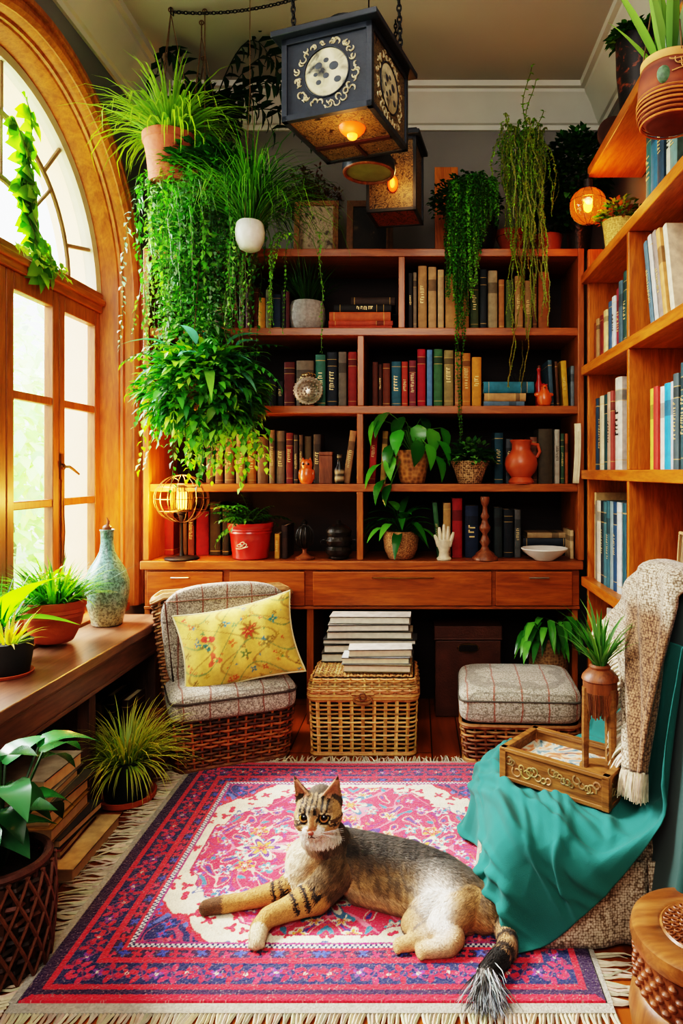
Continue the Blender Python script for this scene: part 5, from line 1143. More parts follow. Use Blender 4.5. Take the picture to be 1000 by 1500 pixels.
m_tweed = plaid('grey_tweed_plaid', 'b0a898', ('4a4440', '8a8278', 'd8d2c4'), '7a3a2c', (9, 10), .06, '5a5048')
m_tweed2 = plaid('pale_tweed_plaid', 'bcb6a4', ('5a564c', '98927f', 'dcd8ca'), '9a4a34', (8.5, 9), .06, '6a6456')
R_ = 24
t = thing('wicker_chair', 'low wicker slipper chair with grey plaid tweed seat and back cushions', 'chair', (-.850, 3.10, 0), math.radians(R_))
ol = rrect(.262, .178, .07)
mb = MB(); wicker(mb, ol, .012, .235, 15, 44, .0062, .006, BRN+[hx('9a5a2c')], lambda u: .93+.09*u, 3, 3, .0055, vcols=[hx('a8602c'), hx('8a4a22')])
for z in (.012, .235): 
    for o in (0, .007): mb.tube([(x*(.93 if z < .1 else 1.02), y*(.93 if z < .1 else 1.02), z+o) for x, y, _, _ in ol], .009, 6, hx('7a4824'), closed=True)
mb.build('wicker_base', m_straw, t)
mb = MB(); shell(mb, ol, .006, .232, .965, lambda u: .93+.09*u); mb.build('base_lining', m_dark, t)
mb = MB(); superq(mb, (0, -.018, .285), (.272, .192, .068), .45, .28, 20, 56, fn=lambda p: Vector((p.x, p.y, p.z*(1+.22*math.exp(-((p.x/.2)**2+(p.y/.14)**2))) if p.z > 0 else p.z))); cu = mb.build('seat_cushion', m_tweed, t)
mb = MB(); mb.tube([(x*1.03, y*1.07-.018, .312+.002*math.sin(i)) for i, (x, y, _, _) in enumerate(rrect(.262, .178, .06))], .005, 6, closed=True); mb.build('piping', plain('dark_piping', hx('4a403a'), .9), cu)
def lean(vs, z0=.2, k=.10, yo=.125, w=.2):
    o = []
    for x, y, z in vs: 
        h = max(0, z-z0); f = 1+w*h/.5; o.append((x*f, y+yo+k*h-.35*h*h*0+(-.30*(x*x)), z+.02*math.cos(x*6)*h/.5-.05*(abs(x)/.28)**4*h/.5))
    return o
olb = rrect(.262, .038, .036)
mb = MB(); wicker(mb, olb, .2, .715, 34, 34, .0062, .0055, [hx('b08458'), hx('c89c6c'), hx('8a6240')], None, 5, 3); shell(mb, olb, .2, .71, .95)
for o in (-.014, 0, .014): mb.tube([(x*1.0+0*o, y*(1.25+o*10), .722+.012*math.cos(o*90)) for x, y, _, _ in olb], .011, 6, hx('b88c5c'), closed=True)
mb.v = lean(mb.v); mb.build('wicker_back', m_straw, t)
mb = MB(); superq(mb, (0, -.062, .52), (.245, .036, .215), .35, .3, 22, 48); mb.v = lean(mb.v, yo=.13); cu = mb.build('back_cushion', m_tweed, t)
mb = MB(); mb.tube([(sx*.225+0, -.098, .52+sz*.19) for sx, sz in ((-1, -1), (1, -1), (1, 1), (-1, 1))], .005, 6, closed=True); mb.v = lean(mb.v, yo=.13); mb.build('piping', MATS.setdefault('pip', plain('rust_piping', hx('6a4030'), .9)), cu)

# patterned cushion leaning on the chair back
def floral(u, v):
    rr = floral_seeds; base = np.array(hx('cfae50')); s_ = math.sin(u*9+3*math.sin(v*5))*math.sin(v*7+2*math.sin(u*6)); base = base*(1+.18*s_)
    if abs(math.sin(u*11+v*4+2*math.sin(v*9))) < .13: base = np.array(hx('a8843a'))
    if abs(math.sin(v*10-u*5+2*math.sin(u*8))) < .10: base = np.array(hx('7a8a4a'))
    for (cx, cy, r, c, n, ph) in rr:
        dx, dy = (u-cx)*1.35, v-cy; d = math.hypot(dx, dy); a = math.atan2(dy, dx)
        e = r*(.68+.32*math.cos(n*a+ph))
        if d < e: base = np.array(hx(c))*(1.1 if d > e*.55 else .75) if d > r*.2 else np.array(hx('e0c060'))
    return tuple(base)
rr = random.Random(23)
floral_seeds = [(.24, .62, .085, 'c8442c', 2, .4), (.27, .34, .10, 'd05a34', 3, 1), (.22, .52, .06, '3a6a5a', 2, 2), (.62, .62, .14, '9a6a2c', 9, 0), (.6, .6, .08, 'b84a2c', 6, 0), (.45, .5, .06, 'c8722c', 4, 1), (.75, .42, .09, '8a7a3a', 5, 1), (.42, .78, .05, '4a8a8a', 3, 0), (.55, .32, .07, '6a7a3a', 5, 0), (.84, .7, .06, '4a8a7a', 4, 0), (.12, .82, .05, 'c8602c', 3, 0)]
floral_seeds += [(rr.random(), rr.random(), rr.uniform(.014, .045), rr.choice(['8a6a2c', 'c8482c', '6a8a4a', 'b8602c', '4a7a7a', 'a8882c', 'c87a34']), rr.choice([3, 4, 5]), rr.random()*3) for _ in range(85)]
t = thing('cushion', 'yellow floral cushion with red blooms leaning on the wicker chair', 'cushion', (-.785, 3.01, .338), math.radians(R_-14))
hw, hh = .262, .185
mt = Matrix.Translation((0, .035, hh*.93)) @ Matrix.Rotation(math.radians(-22), 4, 'X') @ Matrix.Rotation(math.radians(-11), 4, 'Y')
def cus(sgn):
    def f(u, v):
        x, y = u*2-1, v*2-1; k = max(0, (1-abs(x)**2.6)*(1-abs(y)**2.6))**.55; pin = 1-.10*(1-abs(y)**2)*abs(x)**3*0
        X = x*hw*(1-.10*(1-y*y)); Z = y*hh*(1-.13*(1-x*x)); return mt @ Vector((X, sgn*.062*k-.004*math.sin(X*60)*k*(sgn < 0), Z))
    return f
mb = MB(); mb.grid(cus(-1), 110, 80, floral); mb.grid(lambda u, v: cus(1)(1-u, v), 30, 24, hx('c8b060')); cu = mb.build('cover', plain('printed_linen', attr=True, rough=.9, var=.2, vs=60, bump=.3, bs=260, sheen=.2), t)
mb = MB(); ed = [(-1+2*i/20, -1) for i in range(20)]+[(1, -1+2*i/20) for i in range(20)]+[(1-2*i/20, 1) for i in range(20)]+[(-1, 1-2*i/20) for i in range(20)]
mb.tube([mt @ Vector((x*hw*(1-.10*(1-y*y)), 0, y*hh*(1-.13*(1-x*x)))) for x, y in ed], .0045, 6, closed=True); mb.build('piping', plain('pale_piping', hx('d8cca0'), .9), t)

# wicker trunk with papers on it
t = thing('wicker_chest', 'square straw-coloured wicker chest with lid and latch on the floor', 'chest', (-.24, 3.205, 0))
ol = rrect(.242, .155, .035)
mb = MB(); wicker(mb, ol, .01, .262, 13, 30, .0052, .0035, STR, lambda u: .96+.04*u, 7, 2, .0058, vcols=STR)
rr = random.Random(3)
for i, (x, y, nx, ny) in enumerate(resample(ol, 30)): mb.tube([(x*f+ny*.007, y*f-nx*.007, z) for f, z in ((.96, .01), (1.0, .26))], .0048, 5, jit(rr.choice(STR), .3, rr))
for z in (.012, .262): mb.tube([(x*(.965 if z < .1 else 1.01), y*(.965 if z < .1 else 1.01), z) for x, y, _, _ in ol], .009, 6, hx('b88a4c'), closed=True)
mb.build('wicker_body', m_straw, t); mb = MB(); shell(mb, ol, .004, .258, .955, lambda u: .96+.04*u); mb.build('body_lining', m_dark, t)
mb = MB(); wicker(mb, ol, .275, .352, 8, 46, .0052, .004, STR, lambda u: 1.02-.055*u**2.5, 9, 2)
for i in range(30):
    x = -.215+.43*i/29; mb.tube([(x, -.14+.28*j/24, .358+.006*math.sin(PI*j/24)+.0035*math.cos(PI*(i+j))) for j in range(25)], .0052, 5, jit(rr.choice(STR), .3, rr))
for j in range(20):
    y = -.135+.27*j/19; mb.tube([(-.222+.444*i/29, y, .358+.006*math.sin(PI*j/19)-.0035*math.cos(PI*(i+j))) for i in range(30)], .0052, 5, jit(rr.choice(STR), .3, rr))
mb.tube([(x*1.02, y*1.02, .274) for x, y, _, _ in ol], .009, 6, hx('b88a4c'), closed=True); lid = mb.build('lid', m_straw, t)
mb = MB(); shell(mb, ol, .278, .355, .95); mb.build('lid_lining', m_dark, lid)
mb = MB(); mb.torus((0, -.166, .262), .03, .006, 24, 6, hx('8a6034'), m=Matrix.Rotation(PI/2, 4, 'X'), sc=(1.3, .6)); mb.torus((0, -.168, .275), .015, .005, 18, 6, hx('6a4422'), m=Matrix.Rotation(PI/2, 4, 'X')); mb.tube([(-.05, -.166, .285), (.05, -.166, .285)], .006, 6, hx('a87840')); mb.build('latch', m_straw, t)
z = .372
for i, (x0, x1, t_, c, cn, Y, d) in enumerate(((470, 606, 14, '6a6258', 'brownish grey', 3.24, .14), (474, 600, 13, '8a8478', 'grey', 3.245, .14), (472, 610, 8, '4a4a48', 'charcoal', 3.24, .14), (478, 604, 12, 'b0a890', 'beige', 3.245, .14), (480, 600, 11, '98948c', 'pale grey', 3.24, .14), (482, 601, 12, 'd0ccc2', 'white', 3.245, .13))):
    th = t_*Y/1000*.95; w_ = (x1-x0)*Y/1000; m = Matrix.Translation((0, d, 0)) @ Matrix.Rotation(PI, 4, 'Z') @ Matrix.Rotation(PI/2, 4, 'Y') @ Matrix.Translation((0, 0, -w_/2))
    book('%s paper folder, %s from bottom in the rear pile on the wicker chest' % (cn, NO[i+1]), 'rear pile of folders on the wicker chest', th*.97, w_, d, hx(c), ((((x0+x1)/2)-610)*Y/1000, Y, z+th/2), m, .03*math.sin(i*2), cat='folder', title=False, name='folder', band=False, page=jit(hx('c8c0ae'), .1)); z += th
z = .3725
for i, (x0, x1, t_, c, cn, Y, d) in enumerate(((502, 602, 12, 'c0a878', 'tan-edged', 3.07, .13), (500, 600, 11, 'd0d4d6', 'bluish white', 3.075, .13), (510, 604, 12, 'dcd8cc', 'white', 3.08, .12))):
    th = t_*Y/1000*.95; w_ = (x1-x0)*Y/1000; m = Matrix.Translation((0, d, 0)) @ Matrix.Rotation(PI, 4, 'Z') @ Matrix.Rotation(PI/2, 4, 'Y') @ Matrix.Translation((0, 0, -w_/2))
    book('%s book, %s from bottom in the front pile on the wicker chest' % (cn, NO[i+1]), 'front pile of books on the wicker chest', th*.97, w_, d, hx(c), ((((x0+x1)/2)-610)*Y/1000, Y, z+th/2), m, .04*(i-1), title=False, band=False, page=jit(hx('d0c4a4'), .1)); z += th

# leather box below the sideboard
t = thing('storage_box', 'brown leather storage box with a cut-out handle below the sideboard', 'box', (.268, 3.66, 0))
m_leather = plain('brown_leather', hx('5a3320'), .5, var=.4, vs=12, bump=.25, bs=120)
mb = MB().box((-.172, -.11, 0), (.172, .11, .40)); mb.build('case', m_leather, t, bevel=.008)
ld = MB().box((-.177, -.115, .401), (.177, .115, .475)).box((-.179, -.117, .401), (.179, .117, .412)).build('lid', m_leather, t, bevel=.006)
mb = MB(); superq(mb, (0, -.116, .36), (.05, .004, .017), .5, .5, 10, 28); mb.build('handle_hole', m_dark, t)
mb = MB(); mb.torus((0, -.112, .36), .05, .005, 30, 6, m=Matrix.Rotation(PI/2, 4, 'X'), sc=(1.06, .42)); mb.build('handle_rim', m_brass, t)

# footstool
t = thing('wicker_ottoman', 'square wicker footstool with a pale plaid tweed top below the right drawers', 'footstool', (.462, 3.165, 0), math.radians(-3))
ol = rrect(.255, .215, .05)
mb = MB(); wicker(mb, ol, .012, .175, 9, 40, .0062, .005, CAN, lambda u: .95+.06*u, 11, 3, .006, vcols=CAN)
for z in (.012, .175): mb.tube([(x*(.955 if z < .1 else 1.015), y*(.955 if z < .1 else 1.015), z) for x, y, _, _ in ol], .009, 6, hx('9a6a3a'), closed=True)
mb.build('wicker_base', m_straw, t); mb = MB(); shell(mb, ol, .005, .172, .96, lambda u: .95+.06*u); mb.build('base_lining', m_dark, t)
mb = MB(); superq(mb, (0, 0, .255), (.268, .23, .082), .38, .26, 20, 56, fn=lambda p: Vector((p.x, p.y, p.z*(1+.15*math.exp(-((p.x/.2)**2+(p.y/.17)**2))) if p.z > 0 else p.z))); cu = mb.build('cushion', m_tweed2, t)
mb = MB(); mb.tube([(x*1.045, y*1.06, .285) for x, y, _, _ in rrect(.255, .215, .04)], .0045, 6, closed=True); mb.build('piping', plain('grey_piping', hx('5a564c'), .9), cu)

t = thing('potted_plant', 'leafy green plant in a tall woven planter behind the footstool', 'plant', (.685, 3.54, 0))
pot_of(t, [(.075, 0), (.082, .005), (.1, .2), (.105, .40), (.108, .43), (.1, .432), (.096, .4)], weave('tan_planter', hx('6a4a2c'), hx('b08a5c'), 70), soil=(.097, .41))
mb = MB(); sm = MB(); rr = random.Random(151)
for i in range(60):
    a = rr.uniform(0, 6.28); e = rr.uniform(.1, 1.2); d = Vector((math.cos(a)*math.cos(e), math.sin(a)*math.cos(e)*.8-.45, math.sin(e)*.8)); l = rr.uniform(.05, .19); p = Vector((0, -.02, .42))+d*l
    if p.z > .56 and p.y > -.14: p.y = -.16-.04*rr.random()
    sm.tube([(0, 0, .41), p], .0025, 4, G3); mb.leaf(p, (d.x, d.y-.3, d.z*.3), rr.uniform(.09, .14), .038, jit(rr.choice([hx('3a7a2c'), hx('2a5f22'), hx('5a9a3a')]), .25, rr), seg=4, droop=.9)
mb.build('foliage', m_gloss, t); sm.build('stems', m_leaf, t)

# ---------------------------------------------------------------- draped armchair, cloth, throw
def knit(name, c1, c2, scale=55):
    m, nt, b = nodes(name); tc = N(nt, 'ShaderNodeTexCoord'); a = N(nt, 'ShaderNodeAttribute', attribute_name='Col')
    v = N(nt, 'ShaderNodeTexVoronoi', Scale=scale*2.7, Randomness=.55); nt.links.new(tc.outputs['Object'], v.inputs['Vector'])
    n = N(nt, 'ShaderNodeTexNoise', Scale=60.0, Detail=3.0); nt.links.new(tc.outputs['Object'], n.inputs['Vector'])
    r = ramp(nt, [(.1, hx(c2)), (.42, mixc(hx(c1), hx(c2), .35)), (.7, hx(c1))], v.outputs['Distance'])
    r.color_ramp.elements[0].color, r.color_ramp.elements[2].color = r.color_ramp.elements[2].color[:], r.color_ramp.elements[0].color[:]
    r2 = ramp(nt, [(.3, (.7,)*3), (.7, (1.15,)*3)], n.outputs['Fac'])
    nt.links.new(mul(nt, mul(nt, r.outputs[0], r2.outputs[0]), a.outputs['Color']), b.inputs['Base Color']); b.inputs['Roughness'].default_value = .95; b.inputs['Sheen Weight'].default_value = .2
    bumpn(nt, b, v.outputs['Distance'], -1.0, .008); return m
m_knit = knit('chunky_knit', 'd8cab0', '6a5640')
AR = thing('armchair', 'low upholstered armchair draped with teal cloth at the right', 'armchair', (.43, 2.1, 0))
mb = MB(); superq(mb, (.43, 2.12, .160), (.248, .345, .130), .3, .3, 24, 64); mb.v = [arm_map(p) for p in mb.v]; mb.build('seat', m_knit, AR, world=True)
mb = MB(); back_slab(mb); mb.v = [arm_map(p) for p in mb.v]; mb.build('backrest', plain('shaded_teal_backrest', hx('123f3a'), .9, var=.2, vs=5, sheen=.2), AR, world=True)  # dark teal puts the shade of hanging cloth into the backrest colour
mb = MB()
def skirt(u, v):                                  # knit skirt hanging round the seat, seen below the teal cloth
    P = resample(rrect(.262, .362, .12), 200); k = (u*199.99)%200; i = int(k); x, y, nx, ny = P[i]
    o = .004+(1-v)**1.5*(.018+.014*math.sin(u*2*PI*9)+.008*math.sin(u*2*PI*17+1)); return Vector((.43+x+nx*o, 2.12+y+ny*o, .014+.22*v))
mb.grid(skirt, 200, 10); mb.v = [arm_map(p) for p in mb.v]; mb.build('knit_skirt', m_knit, AR, world=True, solid=.006)
DRAPE_MM = [
[195,1643,23,177,1676,25,167,1710,25,169,1744,31,174,1776,45,165,1797,62,141,1809,77,133,1825,87,144,1847,89,144,1869,90,131,1890,89,134,1917,85,148,1950,78,155,1986,72,157,2023,65,157,2061,59,156,2099,54,156,2137,48,156,2174,42,155,2212,37,153,2250,32,147,2287,28,130,2319,26,105,2345,24,92,2375,24,96,2411,24,107,2448,24,119,2485,23,133,2520,23,147,2556,23,162,2592,24,177,2628,24],
[223,1659,23,203,1690,26,184,1716,35,170,1736,53,173,1762,72,176,1788,89,154,1802,105,136,1816,118,149,1840,121,151,1865,123,132,1886,123,138,1915,118,152,1948,111,157,1984,105,158,2022,99,157,2059,94,156,2097,88,156,2134,82,157,2171,77,157,2209,72,156,2247,67,153,2284,63,139,2318,60,113,2341,58,106,2366,52,121,2396,40,135,2430,31,148,2464,27,161,2497,26,175,2532,24,190,2567,24,203,2603,25],
[250,1675,23,230,1704,30,209,1725,48,187,1734,73,176,1749,97,179,1774,116,168,1795,133,146,1808,147,151,1833,153,155,1860,155,138,1884,156,142,1914,152,155,1947,145,158,1983,139,158,2020,133,157,2058,128,156,2095,122,157,2131,117,158,2168,112,157,2205,107,156,2243,103,155,2280,98,146,2315,95,124,2340,93,118,2363,85,136,2390,70,148,2422,56,164,2451,45,183,2478,36,199,2509,29,211,2544,28,215,2581,30],
[277,1691,25,257,1715,41,234,1730,64,211,1738,91,190,1745,118,181,1761,141,178,1785,160,159,1801,175,154,1826,185,158,1855,188,144,1882,189,147,1913,185,157,1946,179,158,1982,173,158,2019,168,158,2056,162,156,2092,157,158,2129,151,157,2165,147,156,2202,142,156,2239,138,156,2276,134,152,2311,129,134,2339,127,128,2364,119,143,2391,105,150,2423,91,167,2450,77,190,2469,63,202,2495,49,202,2528,39,199,2565,36],
[302,1698,35,282,1717,58,260,1730,84,237,1740,110,214,1747,137,194,1755,164,185,1773,186,172,1794,203,160,1818,215,160,1849,220,152,1880,221,152,1912,218,158,1945,212,158,1981,207,158,2017,202,158,2054,196,157,2090,191,158,2126,186,157,2162,182,157,2199,178,156,2236,173,156,2272,169,155,2307,164,143,2338,161,137,2364,154,148,2393,141,153,2424,127,170,2447,112,184,2466,94,186,2493,75,179,2521,57,174,2553,46],
[325,1695,53,304,1709,78,282,1722,104,261,1735,130,239,1747,156,217,1756,183,197,1767,208,183,1786,229,170,1811,244,164,1843,251,159,1876,253,159,1910,250,160,1944,246,160,1980,241,160,2016,236,159,2052,231,159,2088,226,159,2123,221,158,2160,217,158,2196,213,157,2232,209,156,2268,204,156,2303,200,150,2336,196,146,2365,189,153,2395,177,158,2424,163,172,2445,146,178,2468,127,178,2495,108,168,2520,88,165,2544,68],
[346,1684,74,324,1697,99,303,1710,125,282,1724,150,262,1738,176,241,1750,202,219,1762,228,201,1778,253,187,1804,270,180,1837,278,175,1872,281,172,1907,280,170,1943,277,168,1978,273,167,2014,269,165,2050,264,164,2085,260,163,2121,256,162,2157,252,161,2193,248,160,2228,243,159,2264,239,158,2299,235,156,2333,230,155,2364,224,157,2396,212,164,2424,198,175,2447,181,179,2472,161,174,2497,142,171,2520,120,179,2531,92],
[366,1673,96,346,1687,120,326,1702,145,306,1717,170,285,1731,196,265,1744,222,244,1756,248,226,1773,272,213,1801,289,206,1835,297,201,1870,300,197,1906,300,193,1941,299,189,1977,297,186,2012,295,182,2048,292,179,2083,289,177,2118,286,174,2154,283,172,2189,280,170,2225,276,168,2260,272,166,2295,268,164,2330,264,163,2364,257,165,2396,247,171,2425,233,180,2451,215,182,2476,196,180,2500,175,187,2511,147,195,2510,115],
[386,1661,118,367,1677,141,346,1691,165,325,1704,190,305,1718,215,286,1733,240,269,1749,265,254,1771,286,244,1801,299,238,1835,306,233,1870,309,228,1905,310,224,1940,310,220,1976,309,216,2011,308,212,2046,307,208,2081,306,204,2116,304,200,2151,303,197,2186,301,193,2221,300,190,2256,297,187,2291,295,184,2327,292,181,2362,287,181,2396,279,183,2427,266,189,2455,248,191,2479,227,195,2491,201,200,2490,169,206,2490,134],
[406,1650,140,385,1663,163,361,1672,186,339,1683,210,319,1698,234,304,1716,258,292,1741,277,284,1770,292,277,1802,303,271,1836,309,266,1870,312,262,1905,313,258,1940,314,254,1974,314,250,2009,313,245,2044,313,241,2078,313,237,2113,312,233,2148,312,229,2183,311,226,2217,310,222,2252,310,219,2287,309,215,2323,307,212,2358,305,209,2392,300,208,2426,291,210,2456,275,213,2476,251,216,2481,220,219,2482,187,225,2486,152],
[426,1639,163,401,1646,185,376,1653,207,355,1666,229,340,1684,251,330,1710,267,322,1741,278,316,1772,292,310,1804,304,305,1837,311,300,1870,314,295,1905,315,291,1939,315,288,1973,315,284,2007,315,280,2042,315,276,2076,315,272,2111,315,268,2145,315,264,2179,314,261,2214,314,257,2248,314,254,2283,314,250,2318,313,247,2352,312,244,2387,309,242,2421,303,241,2453,291,243,2476,267,246,2486,236,250,2491,202,254,2493,168],
[444,1628,187,418,1630,207,394,1639,226,379,1659,244,368,1682,261,361,1712,269,355,1744,278,349,1774,292,343,1805,305,338,1837,312,333,1871,314,329,1905,315,325,1938,315,321,1972,315,318,2006,315,314,2040,315,310,2074,315,306,2108,315,303,2142,315,299,2176,315,296,2210,315,293,2244,315,289,2278,315,286,2312,315,283,2346,314,280,2381,312,277,2415,309,276,2447,300,277,2473,280,280,2488,250,283,2494,217,287,2497,183],
[462,1617,211,435,1618,230,414,1631,248,402,1656,259,397,1684,267,392,1715,273,387,1746,280,381,1776,294,376,1806,307,371,1838,312,367,1871,315,363,1904,316,359,1938,316,355,1971,315,352,2004,315,348,2038,315,344,2072,315,341,2105,315,338,2139,315,334,2173,315,331,2206,315,328,2240,315,325,2274,315,322,2307,316,319,2341,315,316,2374,313,313,2408,310,312,2441,305,312,2469,290,314,2486,264,318,2495,232,322,2500,199],
[480,1606,235,453,1609,254,434,1625,270,427,1653,274,427,1684,273,424,1716,276,419,1748,283,414,1778,296,409,1808,309,404,1839,313,400,1871,315,396,1904,316,393,1937,316,389,1970,315,386,2003,315,382,2036,316,379,2069,316,376,2103,316,372,2136,316,369,2169,316,366,2203,315,364,2236,315,361,2269,315,357,2302,316,354,2335,317,352,2368,314,349,2402,311,347,2435,307,346,2465,298,348,2484,276,352,2495,246,357,2503,214],
[497,1596,260,472,1602,279,457,1622,290,456,1652,287,457,1684,282,455,1716,283,451,1748,289,447,1779,299,442,1808,311,437,1839,314,434,1872,315,430,1904,317,426,1936,317,423,1968,316,420,2001,315,417,2034,316,413,2067,316,410,2100,316,407,2133,316,404,2166,316,402,2199,316,399,2232,315,396,2264,316,393,2297,317,390,2329,319,388,2362,315,385,2395,312,383,2428,307,382,2460,302,382,2485,289,386,2497,261,391,2506,230],
[514,1586,286,492,1597,303,484,1621,308,486,1652,300,487,1684,294,486,1716,294,483,1748,298,479,1779,305,474,1808,313,470,1840,314,467,1872,315,463,1904,318,460,1935,319,457,1967,316,454,2000,316,451,2032,316,448,2065,316,445,2097,316,442,2130,316,439,2162,316,437,2195,316,434,2227,316,431,2260,316,429,2292,318,426,2324,321,424,2356,317,421,2388,313,419,2421,308,418,2453,304,417,2483,298,420,2501,277,425,2509,247],
[534,1576,313,515,1594,326,512,1621,325,516,1652,316,517,1684,311,517,1716,309,513,1747,311,509,1777,313,506,1808,315,504,1839,315,500,1871,318,497,1903,322,493,1934,323,490,1966,320,488,1998,317,485,2030,316,482,2062,317,479,2094,318,477,2127,319,474,2159,318,472,2191,318,469,2223,317,467,2255,317,464,2287,319,461,2319,324,459,2350,321,457,2382,315,456,2414,310,454,2446,306,453,2477,303,454,2502,291,459,2513,264],
[556,1566,346,547,1590,354,550,1620,348,555,1650,341,557,1681,338,558,1713,336,550,1744,333,545,1775,329,544,1807,327,542,1838,327,539,1870,328,536,1902,330,529,1933,332,524,1965,329,523,1997,324,521,2028,321,519,2060,321,516,2092,324,512,2123,325,509,2155,325,507,2187,323,505,2219,322,502,2251,320,500,2283,321,497,2314,326,495,2345,327,493,2376,320,492,2407,314,490,2439,311,489,2470,308,489,2499,303,493,2516,282],
[576,1559,376,574,1587,377,578,1617,371,582,1648,367,582,1679,365,582,1711,364,581,1743,362,583,1774,357,582,1805,355,577,1837,354,573,1868,352,570,1900,351,565,1932,350,564,1963,347,566,1995,342,568,2026,339,568,2057,338,564,2089,339,553,2120,340,546,2151,338,544,2183,335,543,2215,332,542,2247,329,542,2278,328,541,2309,331,535,2340,333,531,2370,328,529,2401,321,528,2432,319,526,2464,316,526,2494,313,528,2519,302],
[593,1556,403,593,1586,400,594,1616,397,596,1648,394,597,1679,392,598,1710,391,600,1741,389,600,1772,386,598,1803,384,594,1835,382,590,1866,379,588,1897,377,588,1929,375,589,1960,372,592,1991,370,595,2022,367,595,2053,366,592,2084,365,587,2115,363,583,2147,360,580,2178,357,580,2210,354,581,2241,350,583,2272,347,585,2303,345,580,2334,345,577,2365,341,575,2396,336,572,2427,333,569,2458,330,568,2489,327,564,2518,322],
[604,1555,431,603,1586,429,602,1617,427,603,1648,424,606,1679,422,609,1710,420,611,1740,418,610,1771,416,608,1802,414,604,1833,411,600,1864,409,598,1895,407,599,1926,405,601,1957,403,604,1988,400,607,2018,398,607,2049,396,605,2080,394,602,2111,392,598,2142,389,595,2173,387,594,2204,384,595,2235,379,598,2266,374,600,2296,369,601,2327,364,600,2358,359,597,2389,355,592,2420,350,589,2451,346,586,2482,342,584,2512,338],
[609,1557,461,608,1587,459,608,1618,457,610,1648,455,613,1679,453,616,1709,451,617,1740,449,616,1770,447,612,1801,445,609,1831,443,605,1862,441,604,1893,439,605,1923,437,608,1954,435,611,1984,433,613,2015,431,613,2045,429,611,2076,427,607,2106,425,604,2137,423,601,2167,420,601,2198,417,602,2229,411,604,2259,404,606,2290,397,607,2320,390,605,2351,384,601,2381,377,597,2412,370,592,2442,364,590,2473,357,590,2503,351],
[614,1558,491,613,1588,490,614,1618,488,616,1649,486,619,1679,484,622,1709,482,622,1739,480,620,1769,478,617,1800,477,613,1830,475,610,1860,473,610,1890,471,611,1920,469,614,1951,467,617,1981,465,619,2011,464,619,2041,462,616,2071,460,612,2102,458,609,2132,456,607,2162,454,607,2192,451,608,2222,444,610,2253,435,612,2283,427,612,2313,418,609,2343,409,605,2374,401,600,2404,392,595,2434,383,593,2464,374,593,2494,365],
[618,1559,522,618,1589,520,620,1619,518,623,1649,517,626,1679,515,628,1709,513,627,1739,512,625,1768,510,621,1798,508,617,1828,506,615,1858,505,615,1888,503,618,1918,501,621,1948,500,624,1978,498,625,2007,496,624,2037,495,621,2067,493,617,2097,491,614,2127,490,612,2157,488,613,2187,485,614,2216,477,616,2246,467,617,2276,457,617,2306,446,613,2336,436,609,2366,425,603,2396,414,599,2425,403,596,2455,392,595,2485,381],
[623,1561,552,624,1590,550,626,1620,549,629,1649,547,632,1679,546,633,1709,544,632,1738,543,629,1768,541,625,1797,540,622,1827,538,621,1856,537,621,1886,535,624,1915,534,627,1945,532,630,1974,531,631,2004,529,629,2033,528,626,2063,526,622,2092,525,619,2122,523,618,2151,521,619,2181,519,621,2210,510,622,2240,499,623,2269,488,621,2299,475,618,2328,463,612,2358,451,607,2388,438,602,2417,425,599,2447,411,599,2476,398],
[628,1562,582,630,1592,581,633,1621,579,636,1650,578,638,1679,577,638,1708,575,637,1737,574,633,1767,573,629,1796,571,627,1825,570,626,1854,569,628,1883,567,631,1913,566,634,1942,565,636,1971,563,636,2000,562,634,2029,561,631,2058,559,627,2088,558,624,2117,556,624,2146,555,625,2175,553,627,2204,544,628,2234,532,628,2263,519,626,2292,505,622,2321,491,616,2350,477,611,2379,462,606,2409,447,603,2438,432,602,2467,416],
[634,1564,612,636,1593,611,639,1621,610,642,1650,609,644,1679,608,643,1708,607,641,1737,605,637,1766,604,634,1795,603,632,1823,602,632,1852,601,634,1881,599,637,1910,598,640,1939,597,642,1968,596,641,1996,595,639,2025,593,635,2054,592,632,2083,591,630,2112,590,630,2141,589,632,2169,587,634,2198,579,635,2227,565,634,2256,551,631,2285,536,627,2314,520,621,2342,504,614,2371,487,610,2400,470,607,2429,453,606,2458,435],
[640,1565,643,642,1594,642,646,1622,641,648,1651,640,649,1679,639,648,1708,638,645,1736,637,641,1765,636,638,1793,635,637,1822,634,638,1850,633,640,1879,632,644,1907,631,646,1936,629,647,1964,628,647,1993,627,644,2021,626,640,2050,625,637,2078,624,635,2107,623,636,2135,622,638,2164,621,640,2192,614,641,2221,599,640,2249,583,636,2278,567,631,2306,550,625,2335,532,619,2363,514,614,2392,495,611,2420,476,609,2449,456],
[646,1567,673,649,1595,672,652,1623,671,654,1651,670,654,1679,670,652,1708,669,649,1736,668,646,1764,667,643,1792,666,643,1820,665,644,1848,664,647,1876,664,650,1905,663,652,1933,662,653,1961,661,652,1989,660,649,2017,659,645,2045,659,642,2074,658,641,2102,657,642,2130,656,644,2158,655,647,2186,648,647,2214,634,645,2243,617,642,2271,599,636,2299,580,629,2327,561,623,2355,541,618,2383,520,615,2411,499,613,2440,478],
[652,1568,703,656,1596,703,658,1624,702,660,1652,701,659,1679,700,657,1707,700,653,1735,699,650,1763,698,648,1791,698,648,1819,697,650,1846,696,653,1874,696,656,1902,695,658,1930,694,658,1958,694,657,1985,693,653,2013,692,650,2041,692,647,2069,691,647,2097,690,648,2125,690,651,2152,689,653,2180,683,653,2208,669,651,2236,650,647,2264,631,641,2291,611,634,2319,590,627,2347,569,622,2375,547,619,2403,524,618,2430,501],
